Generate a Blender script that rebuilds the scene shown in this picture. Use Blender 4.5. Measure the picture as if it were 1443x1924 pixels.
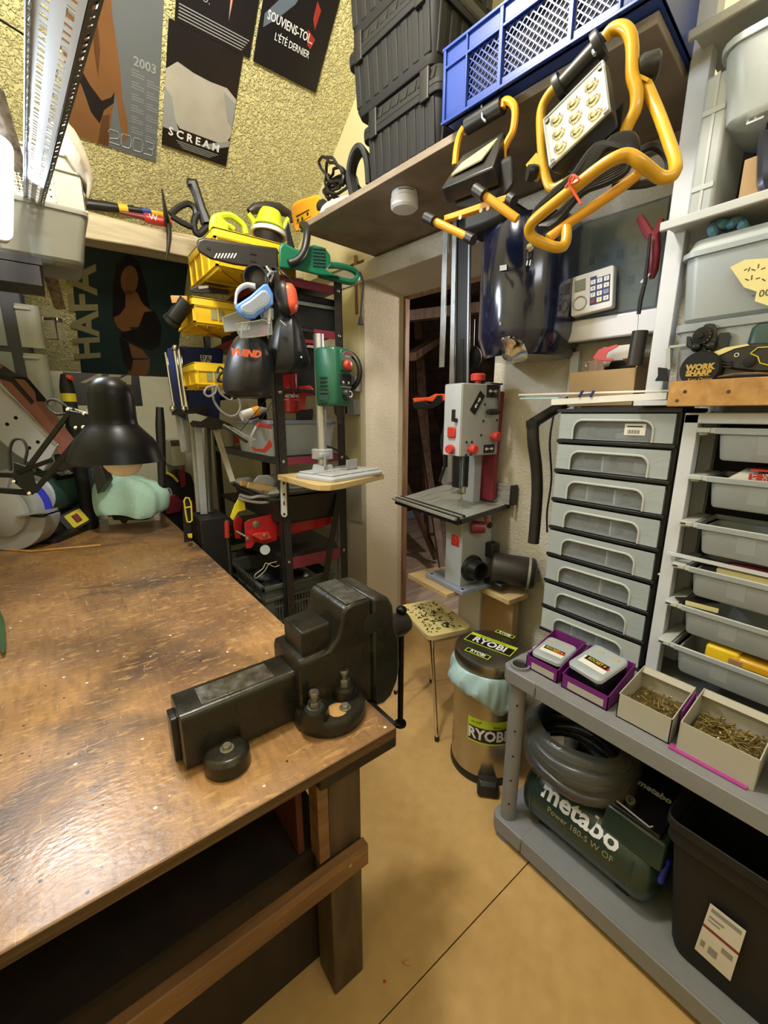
import bpy, bmesh, math, random
from mathutils import Vector as V, Matrix
random.seed(7)
R = math.radians
for o in list(bpy.data.objects): bpy.data.objects.remove(o)
S = bpy.context.scene
COL = S.collection

# ---------------------------------------------------------------- camera
F, PITCH, YAW, CH = 785.0, math.atan(184/785.0), R(37.47), 1.5
cd = bpy.data.cameras.new('camera'); cam = bpy.data.objects.new('camera', cd); COL.objects.link(cam)
cam.location = (0, 0, CH); cam.rotation_euler = (R(90) - PITCH, 0, -YAW)
cd.sensor_fit = 'HORIZONTAL'; cd.sensor_width = 36; cd.lens = F/1443*36; cd.clip_start = .02
S.camera = cam

# ---------------------------------------------------------------- world, lamps, exposure
w = bpy.data.worlds.new('world'); S.world = w; w.use_nodes = True
bg = w.node_tree.nodes['Background']; bg.inputs[0].default_value = (.9, .95, 1, 1); bg.inputs[1].default_value = .03
S.view_settings.view_transform = 'Standard'; S.view_settings.look = 'None'
S.view_settings.exposure = 0.15; S.view_settings.gamma = 1; S.view_settings.use_curve_mapping = False
def area(name, loc, to, size, power, col, sy=None):
    l = bpy.data.lights.new(name, 'AREA'); l.energy = power; l.color = col; l.size = size
    if sy: l.shape = 'RECTANGLE'; l.size_y = sy
    o = bpy.data.objects.new(name, l); COL.objects.link(o); o.location = loc
    o.rotation_euler = (V(to) - V(loc)).to_track_quat('-Z', 'Y').to_euler(); return o
def point(name, loc, r, power, col):
    l = bpy.data.lights.new(name, 'POINT'); l.energy = power; l.color = col; l.shadow_soft_size = r
    o = bpy.data.objects.new(name, l); COL.objects.link(o); o.location = loc; return o
point('ceiling_bulb_light', (.34, 1.05, 3.05), .12, 112, (1, .945, .83))
area('left_tube_light', (-.20, 2.15, 2.40), (.8, .9, .9), .5, 26, (.82, .91, 1), .12)
area('front_fill_light', (.30, -.75, 2.75), (.85, .9, .9), 1.1, 8, (.95, .97, 1), .25)  # added fill from behind the camera, no tube hangs there
point('attic_fill_light', (2.75, 1.7, 2.1), .06, 42, (1, .86, .74))  # unseen lamp added to brighten the attic floor

# ---------------------------------------------------------------- projection helpers: a point on a real plane of the room seen in a given direction
FW = V((math.sin(YAW)*math.cos(PITCH), math.cos(YAW)*math.cos(PITCH), -math.sin(PITCH)))
RT = V((math.cos(YAW), -math.sin(YAW), 0)); UP = RT.cross(FW); CAM = V((0, 0, CH))
RW = R(5.5)                                             # the right wall is turned a little from the room axis
WD = V((-math.sin(RW), math.cos(RW), 0)); WN = V((WD.y, -WD.x, 0)); W0 = V((1.518, 2.168, 0))
RS = R(42); RN = V((0, math.sin(RS), math.cos(RS))); R0 = V((1.5, 2.309, 3.074)); RD = V((0, math.cos(RS), -math.sin(RS)))
def ray(px, py): return FW + RT*((px-721.5)/F) - UP*((py-962)/F)
def at(px, py, x=None, y=None, z=None, w=None, o=None, r=None):
    d = ray(px, py)
    if x is not None: t = x/d.x
    elif y is not None: t = y/d.y
    elif z is not None: t = (z-CH)/d.z
    elif w is not None: t = w
    elif o is not None: t = (W0 - WN*o - CAM).dot(WN)/d.dot(WN)
    else: t = (R0 - RN*r - CAM).dot(RN)/d.dot(RN)
    return CAM + d*t
def wp(a, o, z): return W0 + WD*a - WN*o + V((0, 0, z))   # along the right wall, out from it, up
def rp(x, s, off=0): return V((x, R0.y, R0.z)) + RD*s - RN*off   # on the sloped wall

# ---------------------------------------------------------------- materials
def lin(c):
    if isinstance(c, str):
        c = [int(c[i:i+2], 16)/255 for i in (0, 2, 4)]
    return tuple(((v/12.92) if v <= .04045 else ((v+.055)/1.055)**2.4) for v in c)
MATS = {}
def mat(n, c, r=.5, m=0, ns=18, na=.12, bs=0, bd=.0, a=1, tr=0, em=0, coat=0, rv=.0):
    M = bpy.data.materials.new(n); MATS[n] = M; M.use_nodes = True
    N = M.node_tree.nodes; L = M.node_tree.links; P = N['Principled BSDF']
    c = lin(c)
    tc = N.new('ShaderNodeTexCoord')
    if ns:
        nz = N.new('ShaderNodeTexNoise'); nz.inputs['Scale'].default_value = ns; nz.inputs['Detail'].default_value = 5
        L.new(tc.outputs['Object'], nz.inputs['Vector'])
        mx = N.new('ShaderNodeMix'); mx.data_type = 'RGBA'
        mx.inputs[6].default_value = tuple(v*(1-na) for v in c)+(1,); mx.inputs[7].default_value = tuple(min(1, v*(1+na)) for v in c)+(1,)
        L.new(nz.outputs['Fac'], mx.inputs[0]); L.new(mx.outputs[2], P.inputs['Base Color'])
        if rv:
            mr = N.new('ShaderNodeMapRange'); mr.inputs[1].default_value = .3; mr.inputs[2].default_value = .7
            mr.inputs[3].default_value = max(.02, r-rv); mr.inputs[4].default_value = min(1, r+rv)
            L.new(nz.outputs['Fac'], mr.inputs[0]); L.new(mr.outputs[0], P.inputs['Roughness'])
    else: P.inputs['Base Color'].default_value = c+(1,)
    if not rv: P.inputs['Roughness'].default_value = r
    P.inputs['Metallic'].default_value = m
    if bs:
        b = N.new('ShaderNodeTexNoise'); b.inputs['Scale'].default_value = bs; b.inputs['Detail'].default_value = 3
        L.new(tc.outputs['Object'], b.inputs['Vector'])
        bp = N.new('ShaderNodeBump'); bp.inputs['Strength'].default_value = bd; bp.inputs['Distance'].default_value = .004
        L.new(b.outputs['Fac'], bp.inputs['Height']); L.new(bp.outputs[0], P.inputs['Normal'])
    if a < 1: P.inputs['Alpha'].default_value = a
    if tr: P.inputs['Transmission Weight'].default_value = tr
    if coat: P.inputs['Coat Weight'].default_value = coat; P.inputs['Coat Roughness'].default_value = .15
    if em: P.inputs['Emission Color'].default_value = c+(1,); P.inputs['Emission Strength'].default_value = em
    return M
def wood(n, c1, c2, scale=(3, 40, 40), r=.55, bd=.15, rings=4.0):
    M = bpy.data.materials.new(n); MATS[n] = M; M.use_nodes = True
    N = M.node_tree.nodes; L = M.node_tree.links; P = N['Principled BSDF']
    tc = N.new('ShaderNodeTexCoord'); mp = N.new('ShaderNodeMapping'); mp.inputs['Scale'].default_value = scale
    L.new(tc.outputs['Object'], mp.inputs['Vector'])
    nz = N.new('ShaderNodeTexNoise'); nz.inputs['Scale'].default_value = 1; nz.inputs['Detail'].default_value = 7; nz.inputs['Distortion'].default_value = .6
    L.new(mp.outputs[0], nz.inputs['Vector'])
    cr = N.new('ShaderNodeValToRGB'); cr.color_ramp.elements[0].position = .3; cr.color_ramp.elements[1].position = .7
    cr.color_ramp.elements[0].color = lin(c1)+(1,); cr.color_ramp.elements[1].color = lin(c2)+(1,)
    L.new(nz.outputs['Fac'], cr.inputs[0]); L.new(cr.outputs[0], P.inputs['Base Color'])
    bp = N.new('ShaderNodeBump'); bp.inputs['Strength'].default_value = bd; bp.inputs['Distance'].default_value = .003
    L.new(nz.outputs['Fac'], bp.inputs['Height']); L.new(bp.outputs[0], P.inputs['Normal'])
    P.inputs['Roughness'].default_value = r
    return M
def plaster(n, c, scale=45, strength=.8, dist=.012, na=.1, thr=(.42, .6), r=.6):
    """spatter-coated plaster: flattened islands of paint standing proud of the wall"""
    M = bpy.data.materials.new(n); MATS[n] = M; M.use_nodes = True
    N = M.node_tree.nodes; L = M.node_tree.links; P = N['Principled BSDF']
    tc = N.new('ShaderNodeTexCoord')
    nz = N.new('ShaderNodeTexNoise'); nz.inputs['Scale'].default_value = scale; nz.inputs['Detail'].default_value = 2.5; nz.inputs['Distortion'].default_value = 1.2
    L.new(tc.outputs['Object'], nz.inputs['Vector'])
    mr = N.new('ShaderNodeMapRange'); mr.inputs[1].default_value = thr[0]; mr.inputs[2].default_value = thr[1]
    L.new(nz.outputs['Fac'], mr.inputs[0])
    bp = N.new('ShaderNodeBump'); bp.inputs['Strength'].default_value = strength; bp.inputs['Distance'].default_value = dist
    L.new(mr.outputs[0], bp.inputs['Height']); L.new(bp.outputs[0], P.inputs['Normal'])
    n2 = N.new('ShaderNodeTexNoise'); n2.inputs['Scale'].default_value = 3; n2.inputs['Detail'].default_value = 6
    L.new(tc.outputs['Object'], n2.inputs['Vector'])
    c = lin(c); mx = N.new('ShaderNodeMix'); mx.data_type = 'RGBA'
    mx.inputs[6].default_value = tuple(v*(1-na) for v in c)+(1,); mx.inputs[7].default_value = tuple(min(1, v*(1+na)) for v in c)+(1,)
    L.new(n2.outputs['Fac'], mx.inputs[0]); L.new(mx.outputs[2], P.inputs['Base Color'])
    P.inputs['Roughness'].default_value = r
    return M
def benchwood():
    M = bpy.data.materials.new('bench_wood'); MATS['bench_wood'] = M; M.use_nodes = True
    N = M.node_tree.nodes; L = M.node_tree.links; P = N['Principled BSDF']
    tc = N.new('ShaderNodeTexCoord')
    def noise(scale, det, sc3=(1, 1, 1), rot=0, dist=0.0):
        mp = N.new('ShaderNodeMapping'); mp.inputs['Scale'].default_value = sc3; mp.inputs['Rotation'].default_value = (0, 0, rot)
        L.new(tc.outputs['Object'], mp.inputs['Vector'])
        z = N.new('ShaderNodeTexNoise'); z.inputs['Scale'].default_value = scale; z.inputs['Detail'].default_value = det; z.inputs['Distortion'].default_value = dist
        L.new(mp.outputs[0], z.inputs['Vector']); return z.outputs['Fac']
    def rng(s, lo, hi):
        m = N.new('ShaderNodeMapRange'); m.inputs[1].default_value = lo; m.inputs[2].default_value = hi; L.new(s, m.inputs[0]); return m.outputs[0]
    def mix(f, a, b):
        m = N.new('ShaderNodeMix'); m.data_type = 'RGBA'; L.new(f, m.inputs[0])
        for i, v in ((6, a), (7, b)):
            if isinstance(v, str): m.inputs[i].default_value = lin(v)+(1,)
            else: L.new(v, m.inputs[i])
        return m.outputs[2]
    def mul(a, k):
        m = N.new('ShaderNodeMath'); m.operation = 'MULTIPLY'; L.new(a, m.inputs[0])
        if isinstance(k, float): m.inputs[1].default_value = k
        else: L.new(k, m.inputs[1])
        return m.outputs[0]
    base = mix(rng(noise(2.2, 6, dist=.4), .38, .62), '7e5e42', 'a67e50')
    grain = noise(9, 8, (9, 1.6, 1), .25)
    base = mix(mul(rng(grain, .45, .75), .45), base, '57402f')
    base = mix(mul(rng(noise(3.1, 5, dist=.5), .50, .66), .8), base, '453b36')       # oil stains
    base = mix(mul(rng(noise(26, 6, (1, 2.6, 1), .5, .8), .56, .68), .6), base, 'c49a62')       # rubbed patches
    sc = rng(noise(9, 5, (1.6, 17, 1), .6, 1.6), .67, .71)
    base = mix(mul(sc, .6), base, 'd9b684')
    sc2 = rng(noise(10, 5, (15, 1.7, 1), .3, 1.8), .675, .715)
    base = mix(mul(sc2, .55), base, 'cfae80')
    vo = N.new('ShaderNodeTexVoronoi'); vo.inputs['Scale'].default_value = 16; L.new(tc.outputs['Object'], vo.inputs['Vector'])
    base = mix(rng(vo.outputs['Distance'], .07, .04), base, 'e8ddc8')                  # plaster flecks
    vo2 = N.new('ShaderNodeTexVoronoi'); vo2.inputs['Scale'].default_value = 23; L.new(tc.outputs['Object'], vo2.inputs['Vector'])
    base = mix(rng(vo2.outputs['Distance'], .08, .05), base, '2b211a')
    L.new(base, P.inputs['Base Color'])
    rr = N.new('ShaderNodeMapRange'); rr.inputs[1].default_value = .3; rr.inputs[2].default_value = .7; rr.inputs[3].default_value = .22; rr.inputs[4].default_value = .46
    L.new(noise(5, 6), rr.inputs[0]); L.new(rr.outputs[0], P.inputs['Roughness'])
    bp = N.new('ShaderNodeBump'); bp.inputs['Strength'].default_value = .4; bp.inputs['Distance'].default_value = .0022
    L.new(noise(75, 7, (1, 1.8, 1), .4), bp.inputs['Height']); L.new(bp.outputs[0], P.inputs['Normal'])
benchwood()
plaster('yellow_plaster', 'd2ca92', 62, .9, .011)
plaster('smooth_yellow_plaster', 'd6cda0', 120, .25, .004)
plaster('white_plaster', 'c9c4b6', 95, .45, .006, .06)
plaster('jamb_plaster', 'e8dec8', 110, .4, .006, .08)
mat('ceiling_paint', 'cfc8b0', .8)
mat('cream_panel', 'b9b79e', .5)
mat('floor_board', 'bb9860', .38, ns=22, na=.17, bs=60, bd=.05, rv=.08)
wood('attic_plank', 'a08c80', 'cbb9ac', (1.2, 14, 14))
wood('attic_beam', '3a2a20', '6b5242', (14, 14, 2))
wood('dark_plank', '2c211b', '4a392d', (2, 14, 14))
wood('old_beam', 'a8987c', 'd9cdb0', (2, 22, 22), .7, .5)
wood('frame_wood', '6a4a35', '9c7a5c', (30, 30, 3))
wood('bench_edge', '35240f', '664a29', (3, 20, 90), .6)
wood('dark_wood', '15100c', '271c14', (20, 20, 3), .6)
wood('leg_wood', '32271d', '5a4733', (20, 20, 3), .6)
wood('pale_stretcher', '5f4126', '8a643c', (4, 30, 30), .6)
wood('red_wood', '3f1a12', '5d2a1c', (20, 20, 3), .6)
mat('cast_iron', '33312a', .28, .5, ns=14, na=.35, bs=35, bd=.25, rv=.12)
mat('worn_iron', '85837c', .33, .9, ns=40, na=.35, bs=60, bd=.15, rv=.12)
mat('black_steel', '1b1b1c', .35, .8, ns=30, na=.3)
mat('bolt_steel', 'a6a38f', .35, .9, ns=60, na=.2)
mat('brass_bolt', '8f8462', .4, .85, ns=60, na=.2)
mat('sawdust', 'b98f58', .9, ns=300, na=.3, bs=500, bd=.5)
mat('aluminium', 'c9ccd0', .35, .85, ns=20, na=.08, rv=.08)
mat('chrome', 'dcdcdc', .12, 1, ns=0)
mat('angle_lit', 'ccd2da', .4, ns=25, na=.08)  # near-white stands for lamp light on the steel angle
mat('galvanised', 'b8bfc8', .38, .75, ns=25, na=.15)
mat('dark_metal', '3a3735', .45, .55, ns=25, na=.25)
mat('black_plastic', '181818', .42, ns=25, na=.2)
mat('matt_black', '101011', .7, ns=25, na=.2)
mat('toolbox_black', '0e0d0c', .72, ns=30, na=.2, bs=160, bd=.08)
mat('rubber', '151516', .5, ns=30, na=.2)
mat('hose_rubber', '20242c', .28, ns=30, na=.2)
mat('crate_grey', '4d5048', .6, ns=30, na=.15)
mat('grey_plastic', '7d7e80', .5, ns=30, na=.08, bs=200, bd=.06)
mat('pale_grey_plastic', 'a5a8ab', .45, ns=30, na=.06)
mat('tub_plastic', '9aa0a6', .4, ns=20, na=.05)
mat('tub_rim', 'b5b8b6', .42, ns=20, na=.05)
mat('white_post', 'c6cad2', .45, ns=12, na=.05)
mat('machine_grey', '9a9c9c', .42, ns=15, na=.06)
mat('machine_side', 'b4bac4', .42, ns=15, na=.05)
mat('base_blue_grey', '848ca0', .4, ns=15, na=.06)
mat('table_grey', '96978f', .35, .25, ns=20, na=.1)
mat('red_plastic', 'b3322c', .35, ns=20, na=.12)
mat('tool_red', 'c0392e', .4, ns=20, na=.12)
mat('jack_red', 'b01f24', .3, ns=20, na=.12, coat=.4)
mat('dark_red', '7a2330', .4, ns=20, na=.15)
mat('maroon', '74293a', .4, ns=20, na=.15)
mat('orange_plastic', 'e39a22', .4, ns=20, na=.08)
mat('orange_red', 'd9512e', .4, ns=20, na=.08)
mat('tool_yellow', 'cc9a1a', .35, ns=14, na=.12, coat=.3)
mat('amber_yellow', 'd99a26', .4, ns=14, na=.1)
mat('crate_yellow', 'e0bb22', .4, ns=14, na=.08)
mat('lime', 'b7cc2c', .4, ns=14, na=.08)
mat('label_yellow', 'd8c92e', .4, ns=0)
mat('machine_green', '1f5a44', .38, ns=20, na=.12)
mat('saw_green', '15664a', .38, ns=20, na=.12)
mat('tank_green', '24362f', .33, .1, ns=10, na=.1, coat=.2)
mat('motor_green', '2c4a44', .4, ns=20, na=.1)
mat('leaf_green', '35502f', .4, ns=40, na=.25)
mat('crate_blue', '1f3d8c', .38, ns=15, na=.08)
mat('deep_blue', '1c2b66', .4, ns=15, na=.1)
mat('bright_blue', '2f3ad0', .4, ns=15, na=.1)
mat('goggle_blue', '5d8fe0', .4, ns=15, na=.1)
mat('navy_gloss', '1a1f3a', .12, .2, ns=8, na=.1, coat=.8)
mat('organiser_navy', '2f3340', .45, ns=15, na=.1)
mat('paper_white', 'd6d3cc', .6, ns=40, na=.04)
mat('print_black', '161417', .35, ns=6, na=.3)
mat('print_slate', '5f6468', .4, ns=5, na=.12)
mat('print_petrol', '1f3233', .4, ns=5, na=.25)
mat('print_skin', '75502f', .4, ns=7, na=.22)
mat('print_skin_shade', '54371f', .4, ns=7, na=.2)
mat('print_pale', 'a29f95', .4, ns=9, na=.25)
mat('print_grey', '8b8f90', .4, ns=0)
mat('print_glow', '55606e', .4, ns=9, na=.5)
mat('print_olive', '8d8863', .4, ns=0)
mat('print_red', '8e2c26', .4, ns=0)
mat('white', 'd8d8da', .5, ns=0)
mat('gold_print', 'c8a24c', .4, ns=0)
mat('coral_print', 'f0704c', .5, ns=0)
mat('smoke_detector', 'd9dae2', .4, ns=0)
mat('translucent', 'ccd2cf', .35, ns=12, na=.05, a=.62)
mat('clear_plastic', 'c8d0d4', .15, ns=12, na=.05, a=.16)
mat('clear_frost', 'bcc5c9', .3, ns=12, na=.06, a=.55)
mat('cover_film', '5b6b78', .12, ns=0, a=.45, coat=.5)
mat('cream_crate', 'aeab97', .45, ns=15, na=.05)
mat('cream_film', '8f8d7e', .35, ns=10, na=.1, a=.62)
mat('rag', 'b5aa98', .95, ns=30, na=.12, bs=60, bd=.5)
mat('teal_cloth', '9fc4b8', .95, ns=22, na=.12, bs=120, bd=.8)
mat('denim_blue', '5f8fa5', .95, ns=30, na=.15, bs=90, bd=.6)
mat('bag_film', 'a9c6ca', .3, ns=8, na=.1, a=.88)
mat('nylon_black', '1d1e22', .38, ns=6, na=.3, bs=12, bd=.5)
mat('card_grey', 'a9a496', .75, ns=20, na=.08)
mat('card_brown', 'a78a62', .8, ns=18, na=.1)
mat('purple_card', '6d1f6e', .55, ns=18, na=.1)
mat('magenta_card', 'a23a86', .55, ns=18, na=.1)
mat('chipboard', 'b89e6a', .8, ns=160, na=.28)
wood('board_wood', 'a58a62', 'c5ac82', (8, 8, 40), .6)
wood('pine', 'a87840', 'd0a060', (4, 26, 26), .5)
wood('shelf_wood', '6e6152', '8d8070', (6, 6, 30), .7)
wood('weathered', '4c4238', '9b8b77', (50, 50, 4), .8, .6)
wood('stool_top', '7d6f48', 'd6c584', (9, 30, 9), .5)
mat('stool_seat', 'c9bb7e', .45, ns=9, na=.12)
mat('bin_steel', 'b5aa92', .3, .9, ns=5, na=.12, rv=.06)
mat('lid_steel', '8f8c82', .28, .95, ns=6, na=.12, rv=.06)
mat('bulb', 'd8cdbd', .25, ns=0)
mat('lamp_glow', 'e6efff', .4, ns=0, em=8)
mat('led_yellow', 'e6dba0', .25, .2, ns=0)
mat('lcd', '7f8578', .3, ns=0)
mat('sanding_belt', '8a5a4e', .9, ns=200, na=.2, bs=300, bd=.4)
mat('wrap_film', 'bcbdb2', .08, ns=0, a=.12, bs=14, bd=.6)
mat('screws', 'a89868', .35, .9, ns=80, na=.3)
# ---------------------------------------------------------------- mesh helpers
MW = {}
def tag(o, label=None, cat=None, group=None, kind=None):
    if label: o['label'] = label
    if cat: o['category'] = cat
    if group: o['group'] = group
    if kind: o['kind'] = kind
    return o
def thing(name, label, cat, loc=(0, 0, 0), rz=0, group=None, rot=None):
    o = bpy.data.objects.new(name, None); COL.objects.link(o); o.empty_display_size = .05
    o.location = loc; o.rotation_euler = rot or (0, 0, rz)
    MW[o] = Matrix.Translation(V(loc)) @ o.rotation_euler.to_matrix().to_4x4()
    return tag(o, label, cat, group)
def frame(o, x=None, y=None, z=None):
    """4x4 frame from an origin and two axes"""
    if z is None: x = V(x).normalized(); z = x.cross(V(y)).normalized(); y = z.cross(x)
    elif x is not None: z = V(z).normalized(); y = z.cross(V(x)).normalized(); x = y.cross(z)
    else:
        z = V(z).normalized(); t = V((0, 0, 1)) if abs(z.z) < .9 else V((1, 0, 0)); x = t.cross(z).normalized(); y = z.cross(x)
    m = Matrix.Identity(4)
    for i, a in enumerate((x, y, z)):
        for j in range(3): m[j][i] = a[j]
    m.translation = V(o); return m
def FZ(loc, rz=0): return Matrix.Translation(V(loc)) @ Matrix.Rotation(rz, 4, 'Z')
class B:
    def __init__(s, fr=None): s.v = []; s.f = []; s.fr = fr or Matrix.Identity(4)
    def add(s, vs, fs):
        k = len(s.v); s.v += [s.fr @ V(p) for p in vs]; s.f += [[i+k for i in f] for f in fs]; return s
    def box(s, c, d, rot=None):
        h = [x/2 for x in d]; c = V(c)
        vs = [V((x*h[0], y*h[1], z*h[2])) for z in (-1, 1) for y in (-1, 1) for x in (-1, 1)]
        if rot: vs = [rot @ p for p in vs]
        return s.add([c+p for p in vs], [(0, 2, 3, 1), (4, 5, 7, 6), (0, 1, 5, 4), (2, 6, 7, 3), (0, 4, 6, 2), (1, 3, 7, 5)])
    def span(s, a, b):
        return s.box([(i+j)/2 for i, j in zip(a, b)], [abs(j-i) for i, j in zip(a, b)])
    def bar(s, p, q, wd, th, up=(0, 0, 1)):
        """flat bar from p to q: wd across, th along up"""
        p, q = V(p), V(q); d = q-p; z = d.normalized(); u = V(up); y = (u - z*u.dot(z)).normalized(); x = y.cross(z)
        vs = [b + x*(i*wd/2) + y*(j*th/2) for b in (p, q) for j in (-1, 1) for i in (-1, 1)]
        return s.add(vs, [(0, 2, 3, 1), (4, 5, 7, 6), (0, 1, 5, 4), (2, 6, 7, 3), (0, 4, 6, 2), (1, 3, 7, 5)])
    def loft(s, rings, cap=(True, True), closed=True):
        n = len(rings[0]); vs = [p for r in rings for p in r]; fs = []
        for k in range(len(rings)-1):
            for i in range(n if closed else n-1):
                j = (i+1) % n; fs.append((k*n+i, k*n+j, (k+1)*n+j, (k+1)*n+i))
        if cap[0]: fs.append(tuple(range(n-1, -1, -1)))
        if cap[1]: fs.append(tuple(range((len(rings)-1)*n, len(rings)*n)))
        return s.add(vs, fs)
    def lathe(s, prof, o=(0, 0, 0), z=(0, 0, 1), n=24, cap=(True, True), x=None):
        m = frame(o, x=x, z=z)
        return s.loft([[m @ V((r*math.cos(2*math.pi*i/n), r*math.sin(2*math.pi*i/n), h)) for i in range(n)] for r, h in prof], cap)
    def cyl(s, p, q, r, r2=None, n=16, cap=(True, True)):
        p, q = V(p), V(q); return s.lathe([(r, 0), (r if r2 is None else r2, (q-p).length)], p, q-p, n, cap)
    def ball(s, c, r, n=14, z=(0, 0, 1), sc=(1, 1, 1)):
        k = n//2; m = frame(c, z=z)
        return s.loft([[m @ V((r*sc[0]*math.sin(math.pi*(j+.02)/(k+.04))*math.cos(2*math.pi*i/n), r*sc[1]*math.sin(math.pi*(j+.02)/(k+.04))*math.sin(2*math.pi*i/n), -r*sc[2]*math.cos(math.pi*(j+.02)/(k+.04)))) for i in range(n)] for j in range(k+1)])
    def tube(s, path, r, n=8, closed=False, sc=(1, 1)):
        P = [V(p) for p in path]; m = len(P); rr = r if isinstance(r, (list, tuple)) else [r]*m
        T = []
        for i in range(m):
            a = P[i-1] if (i > 0 or closed) else P[i]; b = P[(i+1) % m] if (i < m-1 or closed) else P[i]
            T.append((b-a).normalized())
        u = T[0].orthogonal().normalized(); rings = []
        for i in range(m):
            u = (u - T[i]*u.dot(T[i]));  u = u.normalized() if u.length > 1e-6 else T[i].orthogonal().normalized()
            v = T[i].cross(u)
            rings.append([P[i] + (u*math.cos(2*math.pi*k/n)*sc[0] + v*math.sin(2*math.pi*k/n)*sc[1])*rr[i] for k in range(n)])
        if closed: rings.append(rings[0]); return s.loft(rings, (False, False))
        return s.loft(rings)
    def prism(s, pts, depth, fr=None, z0=0):
        fr = fr or Matrix.Identity(4); n = len(pts)
        a = [fr @ V((p[0], p[1], z0)) for p in pts]; b = [fr @ V((p[0], p[1], z0+depth)) for p in pts]
        return s.loft([a, b])
    def rbox(s, levels, c=(0, 0), k=4, open_top=0, floor=.004):
        """loft of rounded rectangles: levels (z, sx, sy, r); open_top = wall thickness makes a tub"""
        def ring(z, sx, sy, r):
            r = max(1e-4, min(r, sx/2-1e-4, sy/2-1e-4)); out = []
            for qx, qy, a0 in ((1, 1, 0), (-1, 1, 90), (-1, -1, 180), (1, -1, 270)):
                for i in range(k+1):
                    t = R(a0 + 90*i/k); out.append(V((c[0]+qx*(sx/2-r)+r*math.cos(t), c[1]+qy*(sy/2-r)+r*math.sin(t), z)))
            return out
        rings = [ring(*l) for l in levels]
        if open_top:
            t = open_top
            inner = [ring(l[0], l[1]-2*t, l[2]-2*t, max(l[3]-t, .0005)) for l in reversed(levels)]
            inner[-1] = [p + V((0, 0, floor)) for p in inner[-1]]
            rings += inner
        return s.loft(rings)
    def build(s, name, m, parent=None, bevel=0, seg=2, kind=None, local=False, sub=0, label=None, smooth=True, angle=38):
        if parent is not None and not local:
            inv = MW[parent].inverted(); vs = [inv @ p for p in s.v]
        else: vs = s.v
        me = bpy.data.meshes.new(name); me.from_pydata([tuple(p) for p in vs], [], s.f); me.validate()
        bm = bmesh.new(); bm.from_mesh(me); bmesh.ops.recalc_face_normals(bm, faces=bm.faces); bm.to_mesh(me); bm.free()
        if smooth:
            me.polygons.foreach_set('use_smooth', [True]*len(me.polygons)); me.set_sharp_from_angle(angle=R(angle))
        me.materials.append(MATS[m] if isinstance(m, str) else m)
        o = bpy.data.objects.new(name, me); COL.objects.link(o)
        if parent is not None: o.parent = parent; MW[o] = MW[parent].copy()
        else: MW[o] = Matrix.Identity(4)
        if bevel:
            b = o.modifiers.new('bevel', 'BEVEL'); b.width = bevel; b.segments = seg; b.limit_method = 'ANGLE'; b.angle_limit = R(40); b.harden_normals = False
        if sub:
            d = o.modifiers.new('sub', 'SUBSURF'); d.levels = sub; d.render_levels = sub
        if kind: o['kind'] = kind
        if label: o['label'] = label
        return o
def copy_tree(o, parent=None, loc=None, rz=None):
    c = o.copy(); COL.objects.link(c)
    if parent is not None: c.parent = parent
    if loc is not None: c.location = loc
    if rz is not None: c.rotation_euler = (0, 0, rz)
    for ch in list(o.children): copy_tree(ch, c)
    return c
def text(parent, s, o, x, y, size, m, name='lettering', align='CENTER', shear=0, ext=.0004, sx=1, off=0, space=1, wrap=None):
    """flat lettering: origin, reading direction and up direction in room coordinates"""
    cu = bpy.data.curves.new(name, 'FONT'); cu.body = s; cu.size = size; cu.extrude = ext; cu.align_x = align; cu.align_y = 'CENTER'; cu.shear = shear; cu.offset = off; cu.space_character = space; cu.resolution_u = 2
    t = bpy.data.objects.new(name, cu); COL.objects.link(t)
    bpy.context.view_layer.update()
    me = bpy.data.meshes.new_from_object(t.evaluated_get(bpy.context.evaluated_depsgraph_get()))
    bpy.data.objects.remove(t)
    fr = frame(o, x=x, y=y) @ Matrix.Diagonal((sx, 1, 1, 1))
    if wrap:     # bend the lettering round a cylinder: axis point, radius; the cylinder axis runs along x or y of the text frame
        r, ax_ = wrap
        for v_ in me.vertices:
            a_, b_ = v_.co.x*sx, v_.co.y
            t_ = (a_ if ax_ == 'y' else b_)/r; k_ = r*math.sin(t_); d_ = -r*(1-math.cos(t_))
            v_.co = (k_ if ax_ == 'y' else a_, b_ if ax_ == 'y' else k_, v_.co.z + d_)
        fr = frame(o, x=x, y=y)
    me.transform((MW[parent].inverted() if parent is not None else Matrix.Identity(4)) @ fr)
    me.materials.clear(); me.materials.append(MATS[m]); me.name = name
    ob = bpy.data.objects.new(name, me); COL.objects.link(ob)
    if parent is not None: ob.parent = parent; MW[ob] = MW[parent].copy()
    return ob
def arc(c, r, a0, a1, n=8, u=(1, 0, 0), v=(0, 0, 1)):
    c, u, v = V(c), V(u), V(v); return [c + u*(r*math.cos(R(a0+(a1-a0)*i/n))) + v*(r*math.sin(R(a0+(a1-a0)*i/n))) for i in range(n+1)]
def smoothpath(pts, n=6):
    """Catmull-Rom through points"""
    P = [V(p) for p in pts]; P = [P[0]*2-P[1]] + P + [P[-1]*2-P[-2]]; out = []
    for i in range(1, len(P)-2):
        for k in range(n):
            t = k/n; a, b, c, d = P[i-1:i+3]
            out.append(.5*((2*b) + (c-a)*t + (2*a-5*b+4*c-d)*t*t + (3*b-a-3*c+d)*t**3))
    return out + [P[-2]]
def rr2(sx, sy, r, k=4, c=(0, 0)):
    out = []
    for qx, qy, a0 in ((1, 1, 0), (-1, 1, 90), (-1, -1, 180), (1, -1, 270)):
        for i in range(k+1):
            t = R(a0+90*i/k); out.append((c[0]+qx*(sx/2-r)+r*math.cos(t), c[1]+qy*(sy/2-r)+r*math.sin(t)))
    return out
X, Y, Z = V((1, 0, 0)), V((0, 1, 0)), V((0, 0, 1))
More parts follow.
